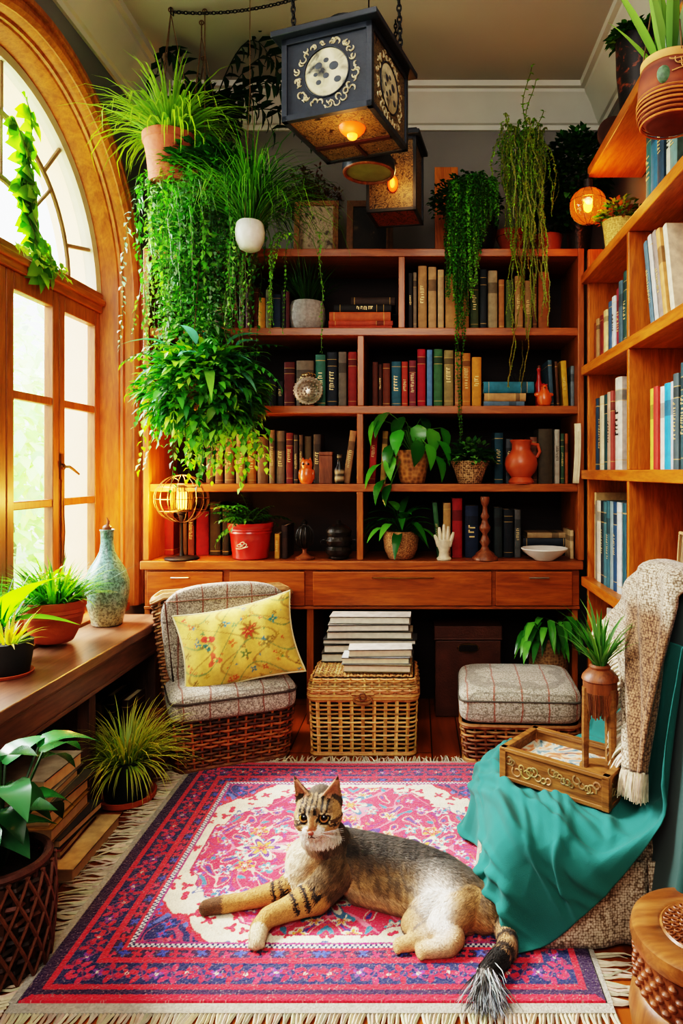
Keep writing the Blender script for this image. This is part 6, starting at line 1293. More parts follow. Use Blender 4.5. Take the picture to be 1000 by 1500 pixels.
[659,1570,733,662,1597,733,664,1625,732,665,1652,732,664,1680,731,661,1707,731,657,1734,730,655,1762,730,653,1789,729,654,1817,729,657,1844,728,660,1872,728,663,1899,727,664,1927,727,664,1954,726,661,1982,726,658,2009,725,655,2037,725,653,2064,724,653,2092,724,654,2119,723,657,2147,723,660,2174,719,660,2202,704,657,2229,685,652,2257,664,646,2284,643,639,2311,621,632,2339,598,627,2366,574,624,2394,550,622,2421,525],
[665,1571,764,668,1598,763,670,1625,763,670,1652,763,668,1680,762,665,1707,762,662,1734,762,659,1761,761,659,1788,761,660,1815,761,663,1842,760,666,1870,760,669,1897,760,670,1924,759,669,1951,759,666,1978,759,663,2005,758,660,2032,758,658,2060,758,659,2087,757,661,2114,757,664,2141,757,666,2168,753,666,2195,740,663,2222,720,657,2249,698,651,2277,676,643,2304,652,637,2331,628,632,2358,603,629,2385,577,627,2412,550],
[672,1573,794,675,1599,794,676,1626,794,675,1653,793,672,1680,793,669,1707,793,666,1733,793,664,1760,793,664,1787,793,666,1814,792,669,1840,792,673,1867,792,675,1894,792,675,1921,792,674,1948,792,671,1974,791,668,2001,791,665,2028,791,664,2055,791,665,2082,791,667,2108,791,670,2135,790,673,2162,788,672,2189,776,669,2216,755,663,2242,733,656,2269,709,648,2296,684,642,2323,659,637,2350,632,634,2376,605,632,2403,577],
[679,1574,824,681,1600,824,681,1627,824,679,1653,824,676,1680,824,673,1706,824,670,1733,824,669,1759,824,670,1786,824,673,1812,824,676,1839,824,679,1865,824,681,1891,824,681,1918,824,679,1944,824,676,1971,824,672,1997,824,670,2024,824,669,2050,824,670,2077,824,673,2103,824,677,2129,824,680,2156,824,679,2182,814,675,2209,791,669,2235,768,661,2262,743,653,2288,717,647,2315,690,642,2341,662,639,2368,634,637,2394,604]]      # resting shape of the cloth in millimetres, x y z after one another
g = np.array(DRAPE_MM, float).reshape(len(DRAPE_MM), -1, 3)/1000; n, m_ = g.shape[:2]
def up2(a):                                       # midpoint refinement, then a little relaxing
    b = np.zeros((a.shape[0]*2-1, a.shape[1]*2-1, 3)); b[::2, ::2] = a; b[1::2, ::2] = (a[1:]+a[:-1])/2; b[:, 1::2] = (b[:, 2::2]+b[:, :-2:2])/2
    c = b.copy(); c[1:-1, 1:-1] = .5*b[1:-1, 1:-1]+.125*(b[2:, 1:-1]+b[:-2, 1:-1]+b[1:-1, 2:]+b[1:-1, :-2]); return c
g = up2(up2(up2(g))); n, m_ = g.shape[:2]
du = np.gradient(g, axis=0); dv = np.gradient(g, axis=1); nn = np.cross(du, dv); nn /= np.linalg.norm(nn, axis=2, keepdims=True)+1e-9
U, V = np.meshgrid(np.linspace(0, 1, n), np.linspace(0, 1, m_), indexing='ij')
wr = np.zeros_like(U); rr = random.Random(5)
for k in range(34):                               # curved pull lines running round the seat edge and fanning from the fold
    ph = rr.random()*6; cu = rr.uniform(.03, .09); ce = rr.uniform(.05, .95); wd = rr.uniform(.008, .02); L0, L1 = rr.uniform(-.1, .5), rr.uniform(.45, 1.1); sl = rr.uniform(-.12, .3)
    line = ce*.62+sl*(V-.5)*.5+cu*np.sin(V*5+ph); a = np.exp(-((U-line)/wd)**2); env = np.clip((V-L0)/.1, 0, 1)*np.clip((L1-V)/.1, 0, 1); wr += a*env*rr.uniform(.005, .015)
for k in range(14):
    ce = rr.random(); wd = rr.uniform(.01, .02); sl = rr.uniform(-.2, .2); line = ce+sl*(U-.6); env = np.clip((U-.55)/.1, 0, 1); wr += np.exp(-((V-line)/wd)**2)*env*rr.uniform(.006, .014)
sgn = 1 if nn[n//3, m_//2, 2] > 0 else -1
g = g+nn*(sgn*wr)[..., None]
mb = MB(); mb.v = [arm_map(p) for p in g.reshape(-1, 3)]; mb.c = [(1, 1, 1)]*(n*m_)
mb.f = [(i*m_+j, (i+1)*m_+j, (i+1)*m_+j+1, i*m_+j+1) for i in range(n-1) for j in range(m_-1)]
m_teal = plain('teal_linen', hx('2c6c66'), .9, var=.12, vs=5, bump=.2, bs=420, sheen=.06, spec=.25)
o = mb.build('drape_cloth', m_teal, None, solid=.003, auto=180); tag(o, 'teal linen cloth draped over the seat and back of the armchair', 'cloth')

t = thing('knitted_throw', 'beige and brown chunky knitted throw with fringe over the armchair back', 'throw', (.72, 1.85, .5))
def thr(u, v):                                    # v: 0 front hem .. 1 rear hem;  u: along the back, 0 = far edge
    y = 2.31-.64*u; 
    y -= (1-min(1, v/.5))*.44*(1-u)
    zt = backtop(y); zb = .44+.05*u
    w1 = .010*math.sin(u*21+v*4)+.008*math.sin(u*9-v*7)
    if v < .5: k = v/.5; z = zb+(zt+.018-zb)*k; x = backx(min(z, zt))-.042-w1-.025*(1-k)
    elif v < .6: k = (v-.5)/.1*PI; z = zt+.018+.03*math.sin(k); x = backx(zt)-.042-w1+(.13+w1)*(.5-.5*math.cos(k))
    else: k = (v-.6)/.4; z = zt+.018-k*.3; x = backx(z)+.088
    return Vector((x, y, z))
def thc(u, v): 
    k = min(1, max(0, (u-.22+.05*math.sin(v*30))/.12))*min(1, max(0, (.44-v)/.05)); return mixc((1, 1, 1), (.50, .34, .24), k)
mb = MB(); mb.grid(thr, 60, 90, thc); mb.v = [arm_map(p) for p in mb.v]; mb.build('blanket', m_knit, t, world=True, solid=.014)
mb = MB(); rr = random.Random(9)
def tassel(p, d, L_, col):
    for k in range(5):
        q = Vector(p)+Vector((rr.uniform(-.006, .004), rr.uniform(-.006, .006), 0)); e = Vector(d)+Vector((rr.uniform(-.25, .1), rr.uniform(-.3, .3), 0)); pts = [q]
        for s_ in range(4): q = q+e.normalized()*(L_*rr.uniform(.8, 1.2)/4); e.z -= .45; pts.append(q)
        mb.tube(pts, [.004, .0038, .0032, .002, .0012], 4, jit(col, .15, rr))
for i in range(46): tassel(thr(i/45, 0), (-.15, 0, -1), .075, hx('d8cab0'))
for i in range(40):
    v = .02+.50*i/39; tassel(thr(0, v), (-.55, .5, -.6), .095, hx('dccfb6'))
mb.v = [arm_map(p) for p in mb.v]; mb.build('fringe', m_straw, t, world=True)

# ---------------------------------------------------------------- carved tray with an urn stand, on the teal seat
m_carve = wood('carved_oak', hx('5a3818'), hx('a0703a'), 'X', sc=5, rough=.5)
tz = .332
t = thing('carved_tray', 'carved wooden tray box with a painted scene inside on the teal cloth', 'tray', (.462, 2.085, tz), math.radians(-38))
W, D, Hh = .165, .10, .095
mb = MB()
for s_ in (-1, 1): mb.box((-W, s_*D-.006, .006), (W, s_*D+.006, Hh-.008)); mb.box((s_*W-.006, -D, .006), (s_*W+.006, D, Hh-.008))
mb.build('side_walls', m_carve, t, bevel=.002)
MB().box((-W, -D, 0), (W, D, .008)).build('bottom', m_carve, t, bevel=.002)
mb = MB()
for s_ in (-1, 1): mb.box((-W-.01, s_*D-.011, Hh-.008), (W+.01, s_*D+.011, Hh+.004)); mb.box((s_*W-.011, -D-.01, Hh-.008), (s_*W+.011, D+.01, Hh+.004)); mb.box((-W-.008, s_*D-.009, -.0), (W+.008, s_*D+.009, .012)); mb.box((s_*W-.009, -D-.008, 0), (s_*W+.009, D+.008, .012))
for sx in (-1, 1):
    for sy in (-1, 1): mb.box((sx*W-.011, sy*D-.011, .0), (sx*W+.011, sy*D+.011, Hh))
mb.build('rim', m_carve, t, bevel=.002)
mb = MB(); rr = random.Random(17)
for side, L_, m in ((0, W, Matrix.Translation((0, -D-.0055, 0))), (1, D, Matrix.Translation((W+.0055, 0, 0)) @ rotz(PI/2))):
    x = -L_+.02
    while x < L_-.02:
        a0 = rr.uniform(0, 6); R0 = rr.uniform(.008, .018); cz = rr.uniform(.032, .065)
        mb.tube([m @ Vector((x+R0*math.cos(a0+k*.6)*(1-k*.05), 0, cz+R0*math.sin(a0+k*.6)*(1-k*.05))) for k in range(11)], .0028, 5, jit(hx('8a7448'), .4, rr)); x += rr.uniform(.010, .018)
    mb.build('carving', m_attr, t); mb = MB()
MB().box((-W+.008, -D+.008, .058), (W-.008, D-.008, .064)).build('painted_panel', art_mat('abstract_tiles', ('2a4a5a', '6a8a94', 'c8c4ae', 'c87a4a', '3a5a6a'), 11, 3.0), t, smooth=False)
t = thing('urn_stand', 'turned wooden urn on slender legs holding a grassy plant in the tray', 'planter', (.545, 2.03, tz+.0645), math.radians(-38))
MB().lathe([(.022, .165), (.038, .175), (.046, .2), (.05, .235), (.05, .262), (.054, .266), (.052, .276), (.04, .29), (.03, .297), (.032, .304), (.026, .31), (.018, .305)], n=32).build('urn', m_brownwood, t)
mb = MB(); rr = random.Random(18)
for i in range(60): a = 2*PI*i/60; mb.tube([(.0505*math.cos(a), .0505*math.sin(a), .232), (.049*math.cos(a+.05), .049*math.sin(a+.05), .21-.02*rr.random()), (.042*math.cos(a), .042*math.sin(a), .172-.02*rr.random())], .0024, 4, jit(hx('7a4a28'), .4, rr))
mb.build('fringe_band', m_straw, t)
for a in (-2.3, -.3, 1.4):
    x, y = .046*math.cos(a), .046*math.sin(a); MB().tube([(x, y, 0), (x, y, .12), (x*.95, y*.95, .245)], [.010, .012, .013], 8).build('leg', m_carve, t)
MB().lathe([(.06, .0), (.06, .006), (.03, .014), (.0005, .014)], n=26).build('foot_plate', m_carve, t)
mb = MB(); grassy(mb, (0, 0, .3), 70, .2, .011, [hx('5a8a4a'), hx('7aa85a'), G1], 19, el=(.8, 1.5), bend=.9, r=.014); mb.build('foliage', m_leaf, t)

# carved drum at lower right
t = thing('wooden_drum', 'turned wooden drum box with a carved lid at the lower right corner', 'box', (.655, 1.545, 0))
MB().lathe([(.15, 0), (.162, .008), (.168, .05), (.16, .095), (.15, .105), (.0005, .105)], n=56).build('base', wood('drum_staves', hx('5a3218'), hx('a06a3a'), 'Z', sc=2, rough=.45), t)
mb = MB().lathe([(.146, .106), (.15, .11), (.152, .15), (.15, .195), (.14, .2), (.0005, .2)], n=56); rr = random.Random(20)
for k in range(4):
    for i in range(30):
        a = 2*PI*(i+.5*(k % 2))/30; mb.ball((.151*math.cos(a), .151*math.sin(a), .122+.02*k), .011, 5, sc=(1, 1, .75))
mb.build('carved_band', m_brownwood, t)
ld = MB().lathe([(.15, .201), (.162, .206), (.166, .222), (.162, .24), (.15, .246), (.105, .247), (.1, .243), (.095, .247), (.09, .243), (.0005, .243)], n=56).build('lid', wood('drum_lid', hx('6a3c1c'), hx('b07844'), 'X', sc=2, rough=.35, coat=.4), t)
mb = MB()
for k in range(5):
    for i in range(6+6*k):
        a = 2*PI*i/(6+6*k)+k*.2; r_ = .012+.018*k; mb.torus((r_*math.cos(a), r_*math.sin(a), .245), .007, .0022, 10, 5, m=rotz(a), sc=(1, .7))
mb.build('carving', m_brownwood, ld)
# ---------------------------------------------------------------- rug
RX0, RX1, RY0, RY1, RUG_TOP = -.955, .455, 1.63, 2.965, .013
def rug():
    nx, ny = 600, 568; W, L = RX1-RX0, RY1-RY0
    X, Y = np.meshgrid(np.linspace(0, W, nx), np.linspace(0, L, ny), indexing='ij'); rg = np.random.RandomState(4)
    def H(s): return np.array(hx(s))
    CR, RD, PK, NV, PL, CM, GD, TL, WT, LV = H('b8143a'), H('c41f38'), H('c9284e'), H('1c2358'), H('331640'), H('ddd2b8'), H('d89a34'), H('4a94a0'), H('d8d4cc'), H('8a4a9a')
    C = np.zeros((nx, ny, 3)); dx = np.minimum(X, W-X); dy = np.minimum(Y, L-Y); d = np.minimum(dx, dy)
    # along-edge coordinate for repeating border flowers
    al = np.where(dx < dy, np.minimum(Y, L-Y), np.minimum(X, W-X)); 
    def put(m, c): C[m] = c
    warp = .004*np.sin(X*60+3*np.sin(Y*41))+.004*np.sin(Y*55+2*np.sin(X*47))
    put(d >= 0, PL); put((d < .022) & (dy < dx), RD); put((d > .022) & (d < .040), PL); put((d > .040) & (d < .056), RD)
    mb_ = (d > .056) & (d < .128); put(mb_, NV*.9)
    def flowers(lo, hi, per, r, cols, n=5, ph=0.0, off=0.0, inner=None):
        k = np.floor((al+off)/per); u = (al+off)-(k+.5)*per; v = d-(lo+hi)/2+.004*np.sin(k*2.1); rho = np.hypot(u, v); th = np.arctan2(v, u); rr_ = r*(.66+.34*np.cos(n*th+ph+k*1.3)); m = (rho < rr_) & (d > lo) & (d < hi)
        for q, c in enumerate(cols): put(m & (np.mod(k, len(cols)) == q), c)
        if inner is not None: put(m & (rho < r*.3), inner)
    flowers(.056, .128, .075, .036, [RD, PK, CR], 5, inner=NV); flowers(.056, .128, .075, .018, [H('7a3a8a'), RD], 4, off=.0375, inner=CM)
    vine = np.abs(d-.092-.022*np.sin(al*2*PI/.075)) < .0035; put(vine & mb_, H('8a2a52'))
    put((d > .128) & (d < .146), RD)
    gb = (d > .146) & (d < .176); put(gb, PL); flowers(.146, .176, .034, .016, [RD, PK, H('3a4a9a')], 4)
    put((d > .176) & (d < .184), RD)
    ck = (np.mod(np.floor(al/.007), 2) == 0); b3 = (d > .184) & (d < .198); put(b3, NV); put(b3 & ck & (d < .191), WT); put(b3 & ~ck & (d > .191), WT)
    put((d > .198) & (d < .206), H('a02a6a'))
    F = d > .206; fx, fy = W/2-.206, L/2-.206; p = (X-W/2)/fx; q = (Y-L/2)/fy; ap, aq = np.abs(p), np.abs(q)
    sc = .055*np.cos((ap-aq)*11)+.03*np.cos((ap-aq)*23)+warp*4
    s1 = np.maximum(ap*.985, np.maximum(aq*.985, (ap**1.25+aq**1.25)/1.26+sc*.55)); s2 = (ap**1.4+aq**1.4)/1.62+sc*.4
    spd = F & (s2 >= .93); crm = F & (s2 < .93) & (s1 >= .915); fld = F & (s1 < .915) & (s2 < .93)
    put(spd, NV*1.1); put(crm, CM); put(fld, PK)
    put(F & (np.abs(s2-.93) < .02), RD)
    put(F & (np.abs(s1-.915) < .012) & (s2 < .93), H('b01a4a'))
    # woven scrolls in the field: contour lines of folded waves, mirrored in both axes
    wv = np.sin(ap*13+2.2*np.sin(aq*9+1))+np.sin(aq*15+2.0*np.sin(ap*11)); w2 = np.sin(ap*27+2*np.sin(aq*19))+np.sin(aq*25+2.4*np.sin(ap*21+2))
    put(fld & (np.abs(wv) < .13), H('e07a90')); put(fld & (np.abs(wv-.95) < .10), H('8a2a6a')); put(fld & (np.abs(w2-1.1) < .16), H('d8b8a8')); put(fld & (w2 < -1.62), H('3a7a94')); put(fld & (w2 > 1.72), H('4a3a80')); put(fld & (np.abs(w2+.9) < .06) & (wv > .4), H('c88a3a'))
    put(spd & (wv > .5), RD*.95); put(spd & (np.abs(w2) < .18), H('b83a5a')); put(spd & (w2 > 1.5), H('5a6ab0'))
    def stamp(m0, cx, cy, r, n, cols, ph=0):
        i0, i1 = max(0, int((cx-r)/W*nx)), min(nx, int((cx+r)/W*nx)+2); j0, j1 = max(0, int((cy-r)/L*ny)), min(ny, int((cy+r)/L*ny)+2)
        if i1 <= i0 or j1 <= j0: return
        x = X[i0:i1, j0:j1]-cx; y = Y[i0:i1, j0:j1]-cy; rho = np.hypot(x, y); th = np.arctan2(y, x)+ph; e = r*(.68+.32*np.cos(n*th)); sub = C[i0:i1, j0:j1]; mm = m0[i0:i1, j0:j1]
        for k, c in enumerate(cols): sub[mm & (rho < e*(1-k/len(cols)))] = c
    pts = []
    def scatter(n, rmin):
        out = []
        for _ in range(n*40):
            a = (rg.rand()*.5*W, rg.rand()*.5*L)
            if all((a[0]-b[0])**2+(a[1]-b[1])**2 > rmin*rmin for b in out): out.append(a)
            if len(out) >= n: break
        return out
    pal = [[CM, GD, PK*.8], [H('5a3080'), PK, GD], [TL, CM, RD], [GD, RD, CM], [WT, H('3a4a8a'), PK], [LV, CM, RD]]
    for k, (a, b) in enumerate(scatter(60, .062)):
        col = pal[rg.randint(len(pal))]; r = rg.uniform(.018, .036); n = rg.choice([4, 5, 6])
        for sx in (a, W-a):
            for sy in (b, L-b): stamp(fld, sx, sy, r, n, col, k)
    for k, (a, b) in enumerate(scatter(140, .036)):
        r = rg.uniform(.013, .024); n = rg.choice([2, 3, 3, 4]); 
        for sx in (a, W-a):
            for sy in (b, L-b): stamp(crm, sx, sy, r, n, [RD, PK] if k % 5 else [H('4a5a8a'), CM], k*1.7); stamp(spd, sx, sy, r*1.15, 4, [RD, H('e06a7a')] if k % 3 else [H('3a5ab0'), RD], k)
    stamp(fld, W/2, L/2, .17, 8, [H('4a2a78'), CM, RD, GD, H('2a4a8a'), PK]); 
    for a in (-1, 1): stamp(fld, W/2+a*.27, L/2, .085, 6, [CM, H('5a2a7a'), GD, RD]); stamp(fld, W/2, L/2+a*.29, .085, 6, [H('3a6a8a'), CM, PK, GD])
    C *= (1+.16*(rg.rand(nx, ny, 1)-.5)*1.6); C *= 1+.06*np.sin(Y*90)[..., None]
    b = rg.rand(nx, ny) < .05; C[b] = C[b]*.5+np.array(hx('d8c0b0'))*.5*rg.rand(b.sum(), 1)
    Z = RUG_TOP-.002+.0035*rg.rand(nx, ny)+.0015*np.sin(X*7)*np.sin(Y*6)
    Z[0], Z[-1], Z[:, 0], Z[:, -1] = .001, .001, .001, .001
    me = bpy.data.meshes.new('pile'); co = np.stack([X+RX0, Y+RY0, Z], -1).reshape(-1, 3); idx = np.arange(nx*ny).reshape(nx, ny)
    fs = np.stack([idx[:-1, :-1], idx[1:, :-1], idx[1:, 1:], idx[:-1, 1:]], -1).reshape(-1, 4)
    me.vertices.add(len(co)); me.vertices.foreach_set('co', (co-np.array([(RX0+RX1)/2, (RY0+RY1)/2, 0])).astype(np.float32).ravel())
    me.loops.add(fs.size); me.loops.foreach_set('vertex_index', fs.ravel().astype(np.int32)); me.polygons.add(len(fs)); me.polygons.foreach_set('loop_start', (np.arange(len(fs))*4).astype(np.int32)); me.update(calc_edges=True)
    a = me.color_attributes.new('Col', 'FLOAT_COLOR', 'POINT'); cc = np.ones((len(co), 4), np.float32); cc[:, :3] = np.clip(C, 0, 1).reshape(-1, 3); a.data.foreach_set('color', cc.ravel())
    t = thing('rug', 'crimson and navy oriental rug with cream fringe on the wooden floor', 'rug', ((RX0+RX1)/2, (RY0+RY1)/2, 0))
    o = bpy.data.objects.new('pile', me); COL.objects.link(o); o.parent = t; MW[o] = MW[t]; me.materials.append(plain('wool_pile', attr=True, rough=.95, var=.12, vs=120, sheen=.3, bump=.25, bs=300)); me.validate()
    m_fr = plain('fringe_cotton', attr=True, rough=.95, var=.3, vs=50)
    bd = MB()
    for a, b in (((RX0-.012, RY0-.03, .001), (RX1+.012, RY0-.001, .010)), ((RX0-.012, RY1+.001, .001), (RX1+.012, RY1+.022, .010)), ((RX0-.020, RY0, .001), (RX0-.001, RY1, .010)), ((RX1+.001, RY0, .001), (RX1+.014, RY1, .010))): bd.box(a, b, hx('9a968c'))
    bd.build('selvedge', plain('woven_edge', hx('b0aa9c'), .95, var=.35, vs=140, bump=.5, bs=180), t, world=True)
    mb = MB(); rr = random.Random(3)
    def fringe(p, d, L_, w):
        q = Vector(p); side = Vector((-d[1], d[0], 0)); pts = [q.copy()]; e = Vector((d[0], d[1], 0)); e += side*rr.uniform(-.3, .3); cv = rr.uniform(-.5, .5)
        for k in range(4): q = q+e.normalized()*(L_/4); e += side*cv*.4; q.z = .0045+.006*rr.random()*(k > 0); pts.append(q.copy())
        c = jit(hx('c2b49a'), .22, rr); mb.tube(pts, [w, w*1.05, w*.9, w*.7, w*.3], 4, c)
    s_ = RY0-.02
    y = RY0-.02
    while y < RY1+.02: 
        fringe((RX0-.018, y, .006), (-1, -.25), rr.uniform(.09, .125), .0038); y += .0105
    y = RY0
    while y < 1.80: fringe((RX1+.012, y, .006), (1, -.1), rr.uniform(.08, .11), .0038); y += .0105
    x = RX0-.02
    while x < RX1+.02:
        fringe((x, RY0-.028, .006), (-.1, -1), rr.uniform(.08, .11), .0042); fringe((x, RY1+.02, .006), (rr.uniform(-.4, .4), 1), rr.uniform(.05, .08), .0038); x += .0098
    mb.build('fringe', m_fr, t, world=True)
rug()
# ---------------------------------------------------------------- cat
def cat():
    B = []                                          # bones: region, list of (x, y, z, r)
    def bone(reg, *pts): B.append((reg, [np.array(p, float) for p in pts]))
    bone('body', (-.245, 2.065, .115, .083), (-.14, 2.06, .094, .087), (-.03, 2.03, .089, .086), (.06, 1.98, .084, .084), (.13, 1.93, .072, .078), (.185, 1.895, .062, .058))
    bone('belly', (-.16, 2.03, .062, .066), (-.04, 1.985, .062, .068), (.05, 1.94, .062, .066), (.12, 1.90, .06, .066))
    bone('chest', (-.26, 2.045, .13, .078), (-.315, 2.03, .118, .074), (-.325, 2.025, .075, .06))
    bone('neck', (-.27, 2.04, .17, .068), (-.288, 2.0, .235, .056), (-.286, 1.99, .285, .056))
    bone('leg1', (-.325, 2.03, .085, .05), (-.385, 2.0, .052, .034), (-.50, 1.975, .036, .0235), (-.565, 1.962, .032, .0245), (-.602, 1.955, .030, .021))
    bone('leg2', (-.25, 2.0, .10, .066), (-.285, 1.955, .066, .048), (-.36, 1.915, .052, .032), (-.412, 1.888, .046, .0265), (-.428, 1.858, .036, .0255), (-.426, 1.828, .031, .024), (-.424, 1.812, .029, .019))
    bone('hind1', (.09, 1.93, .07, .066), (.03, 1.895, .058, .048), (-.01, 1.86, .046, .034), (.02, 1.822, .035, .025), (-.02, 1.806, .031, .021), (-.045, 1.802, .029, .018))
    bone('hind2', (.135, 1.905, .072, .068), (.10, 1.872, .064, .055), (.068, 1.842, .054, .039), (.098, 1.808, .042, .031), (.085, 1.79, .034, .026), (.04, 1.783, .031, .0225), (.015, 1.78, .029, .018))
    bone('tail', (.195, 1.90, .066, .036), (.228, 1.865, .052, .03), (.24, 1.82, .042, .0275), (.236, 1.775, .039, .027), (.208, 1.735, .038, .027), (.18, 1.70, .036, .025), (.168, 1.675, .034, .018))
    hc = Vector((-.284, 1.985, .301)); f = Vector((-.14, -.96, -.16)).normalized(); rx = f.cross(Vector((0, 0, 1))).normalized(); rx = (rx+Vector((0, 0, -.06))).normalized(); upv = rx.cross(f).normalized()
    if rx.x < 0: rx = -rx
    upv = f.cross(rx); upv = upv if upv.z > 0 else -upv
    def hp(x, y, z): return hc+rx*x+f*y+upv*z         # head space: right, forward, up
    HM = Matrix(((rx.x, f.x, upv.x, 0), (rx.y, f.y, upv.y, 0), (rx.z, f.z, upv.z, 0), (0, 0, 0, 1)))
    mb = MB()
    for reg, pts in B:
        for a, b in zip(pts[:-1], pts[1:]):
            n = max(2, int(np.linalg.norm(a[:3]-b[:3])/(min(a[3], b[3])*.22)))
            for k in range(n+1): p = a+(b-a)*k/n; mb.ball(p[:3], p[3], 8)
    mb.ball(hp(0, 0, -.006), .060, 12, sc=(1.10, 1.0, .90), m=HM); 
    for s_ in (-1, 1): mb.ball(hp(s_*.031, .028, -.022), .036, 9, sc=(1, .95, .8), m=HM); mb.ball(hp(s_*.013, .064, -.027), .0185, 8, sc=(1, 1, .8), m=HM); mb.ball(hp(s_*.03, .036, .012), .021, 8, m=HM); mb.ball(hp(s_*.042, .012, -.016), .030, 8, m=HM)
    mb.ball(hp(0, .058, -.042), .017, 8, sc=(1, 1, .8), m=HM); mb.tube([hp(0, .045, .03), hp(0, .062, .008), hp(0, .076, -.014)], [.018, .0145, .0115], 8); mb.ball(hp(0, -.02, .008), .046, 9, m=HM)
    for s_ in (-1, 1):                                # ears: thick curved shells
        base = [hp(s_*.014, .016, .040), hp(s_*.066, -.006, .008)]; tip = hp(s_*.066, -.006, .096); back = hp(s_*.040, -.030, .024)
        for k in range(15):
            u = k/14; e0 = base[0].lerp(tip, u); e1 = base[1].lerp(tip, u); bk = back.lerp(tip, u); w = (1-u)
            for j in range(9):
                v = j/8; p = e0.lerp(e1, v)+(bk-(e0+e1)/2)*(4*v*(1-v))*.9*w**.4; mb.ball(p, .0062-.0022*u, 4)
    for pz, d_ in ((B[4][1][-1], (-1, -.2, 0)), (B[5][1][-1], (.05, -1, 0)), (B[6][1][-1], (-1, -.1, 0)), (B[7][1][-1], (-1, -.1, 0))):   # toes
        d = Vector(d_).normalized(); sd = Vector((-d.y, d.x, 0))
        for k in range(4): o = (k-1.5)*.0098; mb.ball(Vector(pz[:3])+d*(.010-.004*abs(k-1.5))+sd*o+Vector((0, 0, -.006)), .0088, 6, sc=(1, 1, .95))
    o = mb.build('tmp', None, None, origin=(0, 0, 0)); 
    r = o.modifiers.new('r', 'REMESH'); r.mode = 'VOXEL'; r.voxel_size = .0042; s = o.modifiers.new('s', 'SMOOTH'); s.iterations = 5; s.factor = .5
    dg = bpy.context.evaluated_depsgraph_get(); me = bpy.data.meshes.new_from_object(o.evaluated_get(dg)); bpy.data.objects.remove(o)
    n = len(me.vertices); co = np.empty(n*3, np.float32); me.vertices.foreach_get('co', co); P = co.reshape(-1, 3).astype(float); no = np.empty(n*3, np.float32); me.vertices.foreach_get('normal', no); NR = no.reshape(-1, 3).astype(float)
    P[:, 2] = np.maximum(P[:, 2], RUG_TOP+.0015); me.vertices.foreach_set('co', P.astype(np.float32).ravel())
    # nearest bone for colour and fur direction
    best = np.full(n, 1e9); reg = np.zeros(n, int); T = np.zeros(n); FL = np.zeros((n, 3)); names = [b[0] for b in B]
    for bi, (nm, pts) in enumerate(B):
        ln = [0]
        for a, b in zip(pts[:-1], pts[1:]): ln.append(ln[-1]+np.linalg.norm(b[:3]-a[:3]))
        for k, (a, b) in enumerate(zip(pts[:-1], pts[1:])):
            ab = b[:3]-a[:3]; L2 = ab@ab; t = np.clip(((P-a[:3])@ab)/L2, 0, 1); q = a[:3]+t[:, None]*ab; d = np.linalg.norm(P-q, axis=1)-(a[3]+(b[3]-a[3])*t); m = d < best; best[m] = d[m]; reg[m] = bi; T[m] = ((ln[k]+t*math.sqrt(L2))/ln[-1])[m]; FL[m] = ab/math.sqrt(L2)
    HL = (P-np.array(hc)) @ np.array([rx, f, upv]).T; hd = (np.linalg.norm(HL*np.array([.9, 1, 1]), axis=1) < .085) | ((HL[:, 2] > .03) & (np.abs(HL[:, 0]) < .09) & (HL[:, 1] > -.06))
    nm = np.array([names.index(x) for x in names]); R = lambda s: reg == names.index(s)
    def H(s): return np.array(hx(s))
    def ns(k, fx, fy, fz): return np.sin(P[:, 0]*fx+3*np.sin(P[:, 2]*fz*.6+k))+np.sin(P[:, 2]*fz+2*np.sin(P[:, 1]*fy+k))
    rg = np.random.RandomState(2); sp = rg.rand(n)
    C = np.tile(H('8a6a48'), (n, 1)); top = np.clip((P[:, 2]-.06)/.10, 0, 1)
    body = R('body') | R('belly'); tk = .5+.5*np.sin(P[:, 0]*95+P[:, 2]*40+2.4*np.sin(P[:, 2]*60+P[:, 0]*26)+1.5*np.sin(P[:, 0]*150))
    side = H('c09a68')*(1-tk[:, None]*.7)+H('3a2e24')*(tk[:, None]*.7); back = H('403a33')*(.6+.75*tk[:, None])
    C[body] = (side*(1-top[:, None])+back*top[:, None])[body]
    lowp = body & (P[:, 2] < .075); C[lowp] = C[lowp]*.5+H('c8a880')*.5
    ch = R('chest') | R('neck'); lft = np.clip((-.275-P[:, 0])/.06, 0, 1)[:, None]; C[ch] = (H('e0cdae')*lft+H('5c4c3a')*(1-lft)*(.75+.5*tk[:, None]))[ch]
    tan = np.clip(1-np.abs(P[:, 0]+.295)/.035, 0, 1)[:, None]*np.clip((.2-P[:, 2])/.05, 0, 1)[:, None]; C[ch] = (C*(1-.6*tan)+H('c08a4a')*.6*tan)[ch]
    bib = (R('neck') & (P[:, 1] < 2.0) & (P[:, 2] > .2)); C[bib] = H('e8dcc8')
    for s_, (b0, b1) in (('leg1', (.18, .42)), ('leg2', (.22, .52))):
        m = R(s_); base = H('c09055')*(1-.2*sp[:, None]); band = (np.sin(T*58+ns(1, 20, 20, 30)*.3) > .35) & (T > b0) & (T < b1) & (NR[:, 2] > -.3); C[m] = base[m]; C[m & (T < b0)] = (H('6a543a')*(.7+.6*tk[:, None]))[m & (T < b0)]; C[m & band] = H('241a14'); C[m & (T > .86)] = H('d8c4a0')
    m = R('leg1') & (T > .84); C[m] = H('6a4a30')
    for s_ in ('hind1', 'hind2'):
        m = R(s_); C[m] = (H('c8a070')*(1-.25*sp[:, None]))[m]; band = m & (np.sin(T*62+ns(2, 20, 20, 30)*.4) > .62) & (T > .30) & (T < .70) & (NR[:, 1] < .3); C[band] = H('5a4430'); C[m & (T > .84)] = H('d0a878'); hi = m & (T < .18); C[hi] = (H('a88458')*(.8+.4*tk[:, None]))[hi]
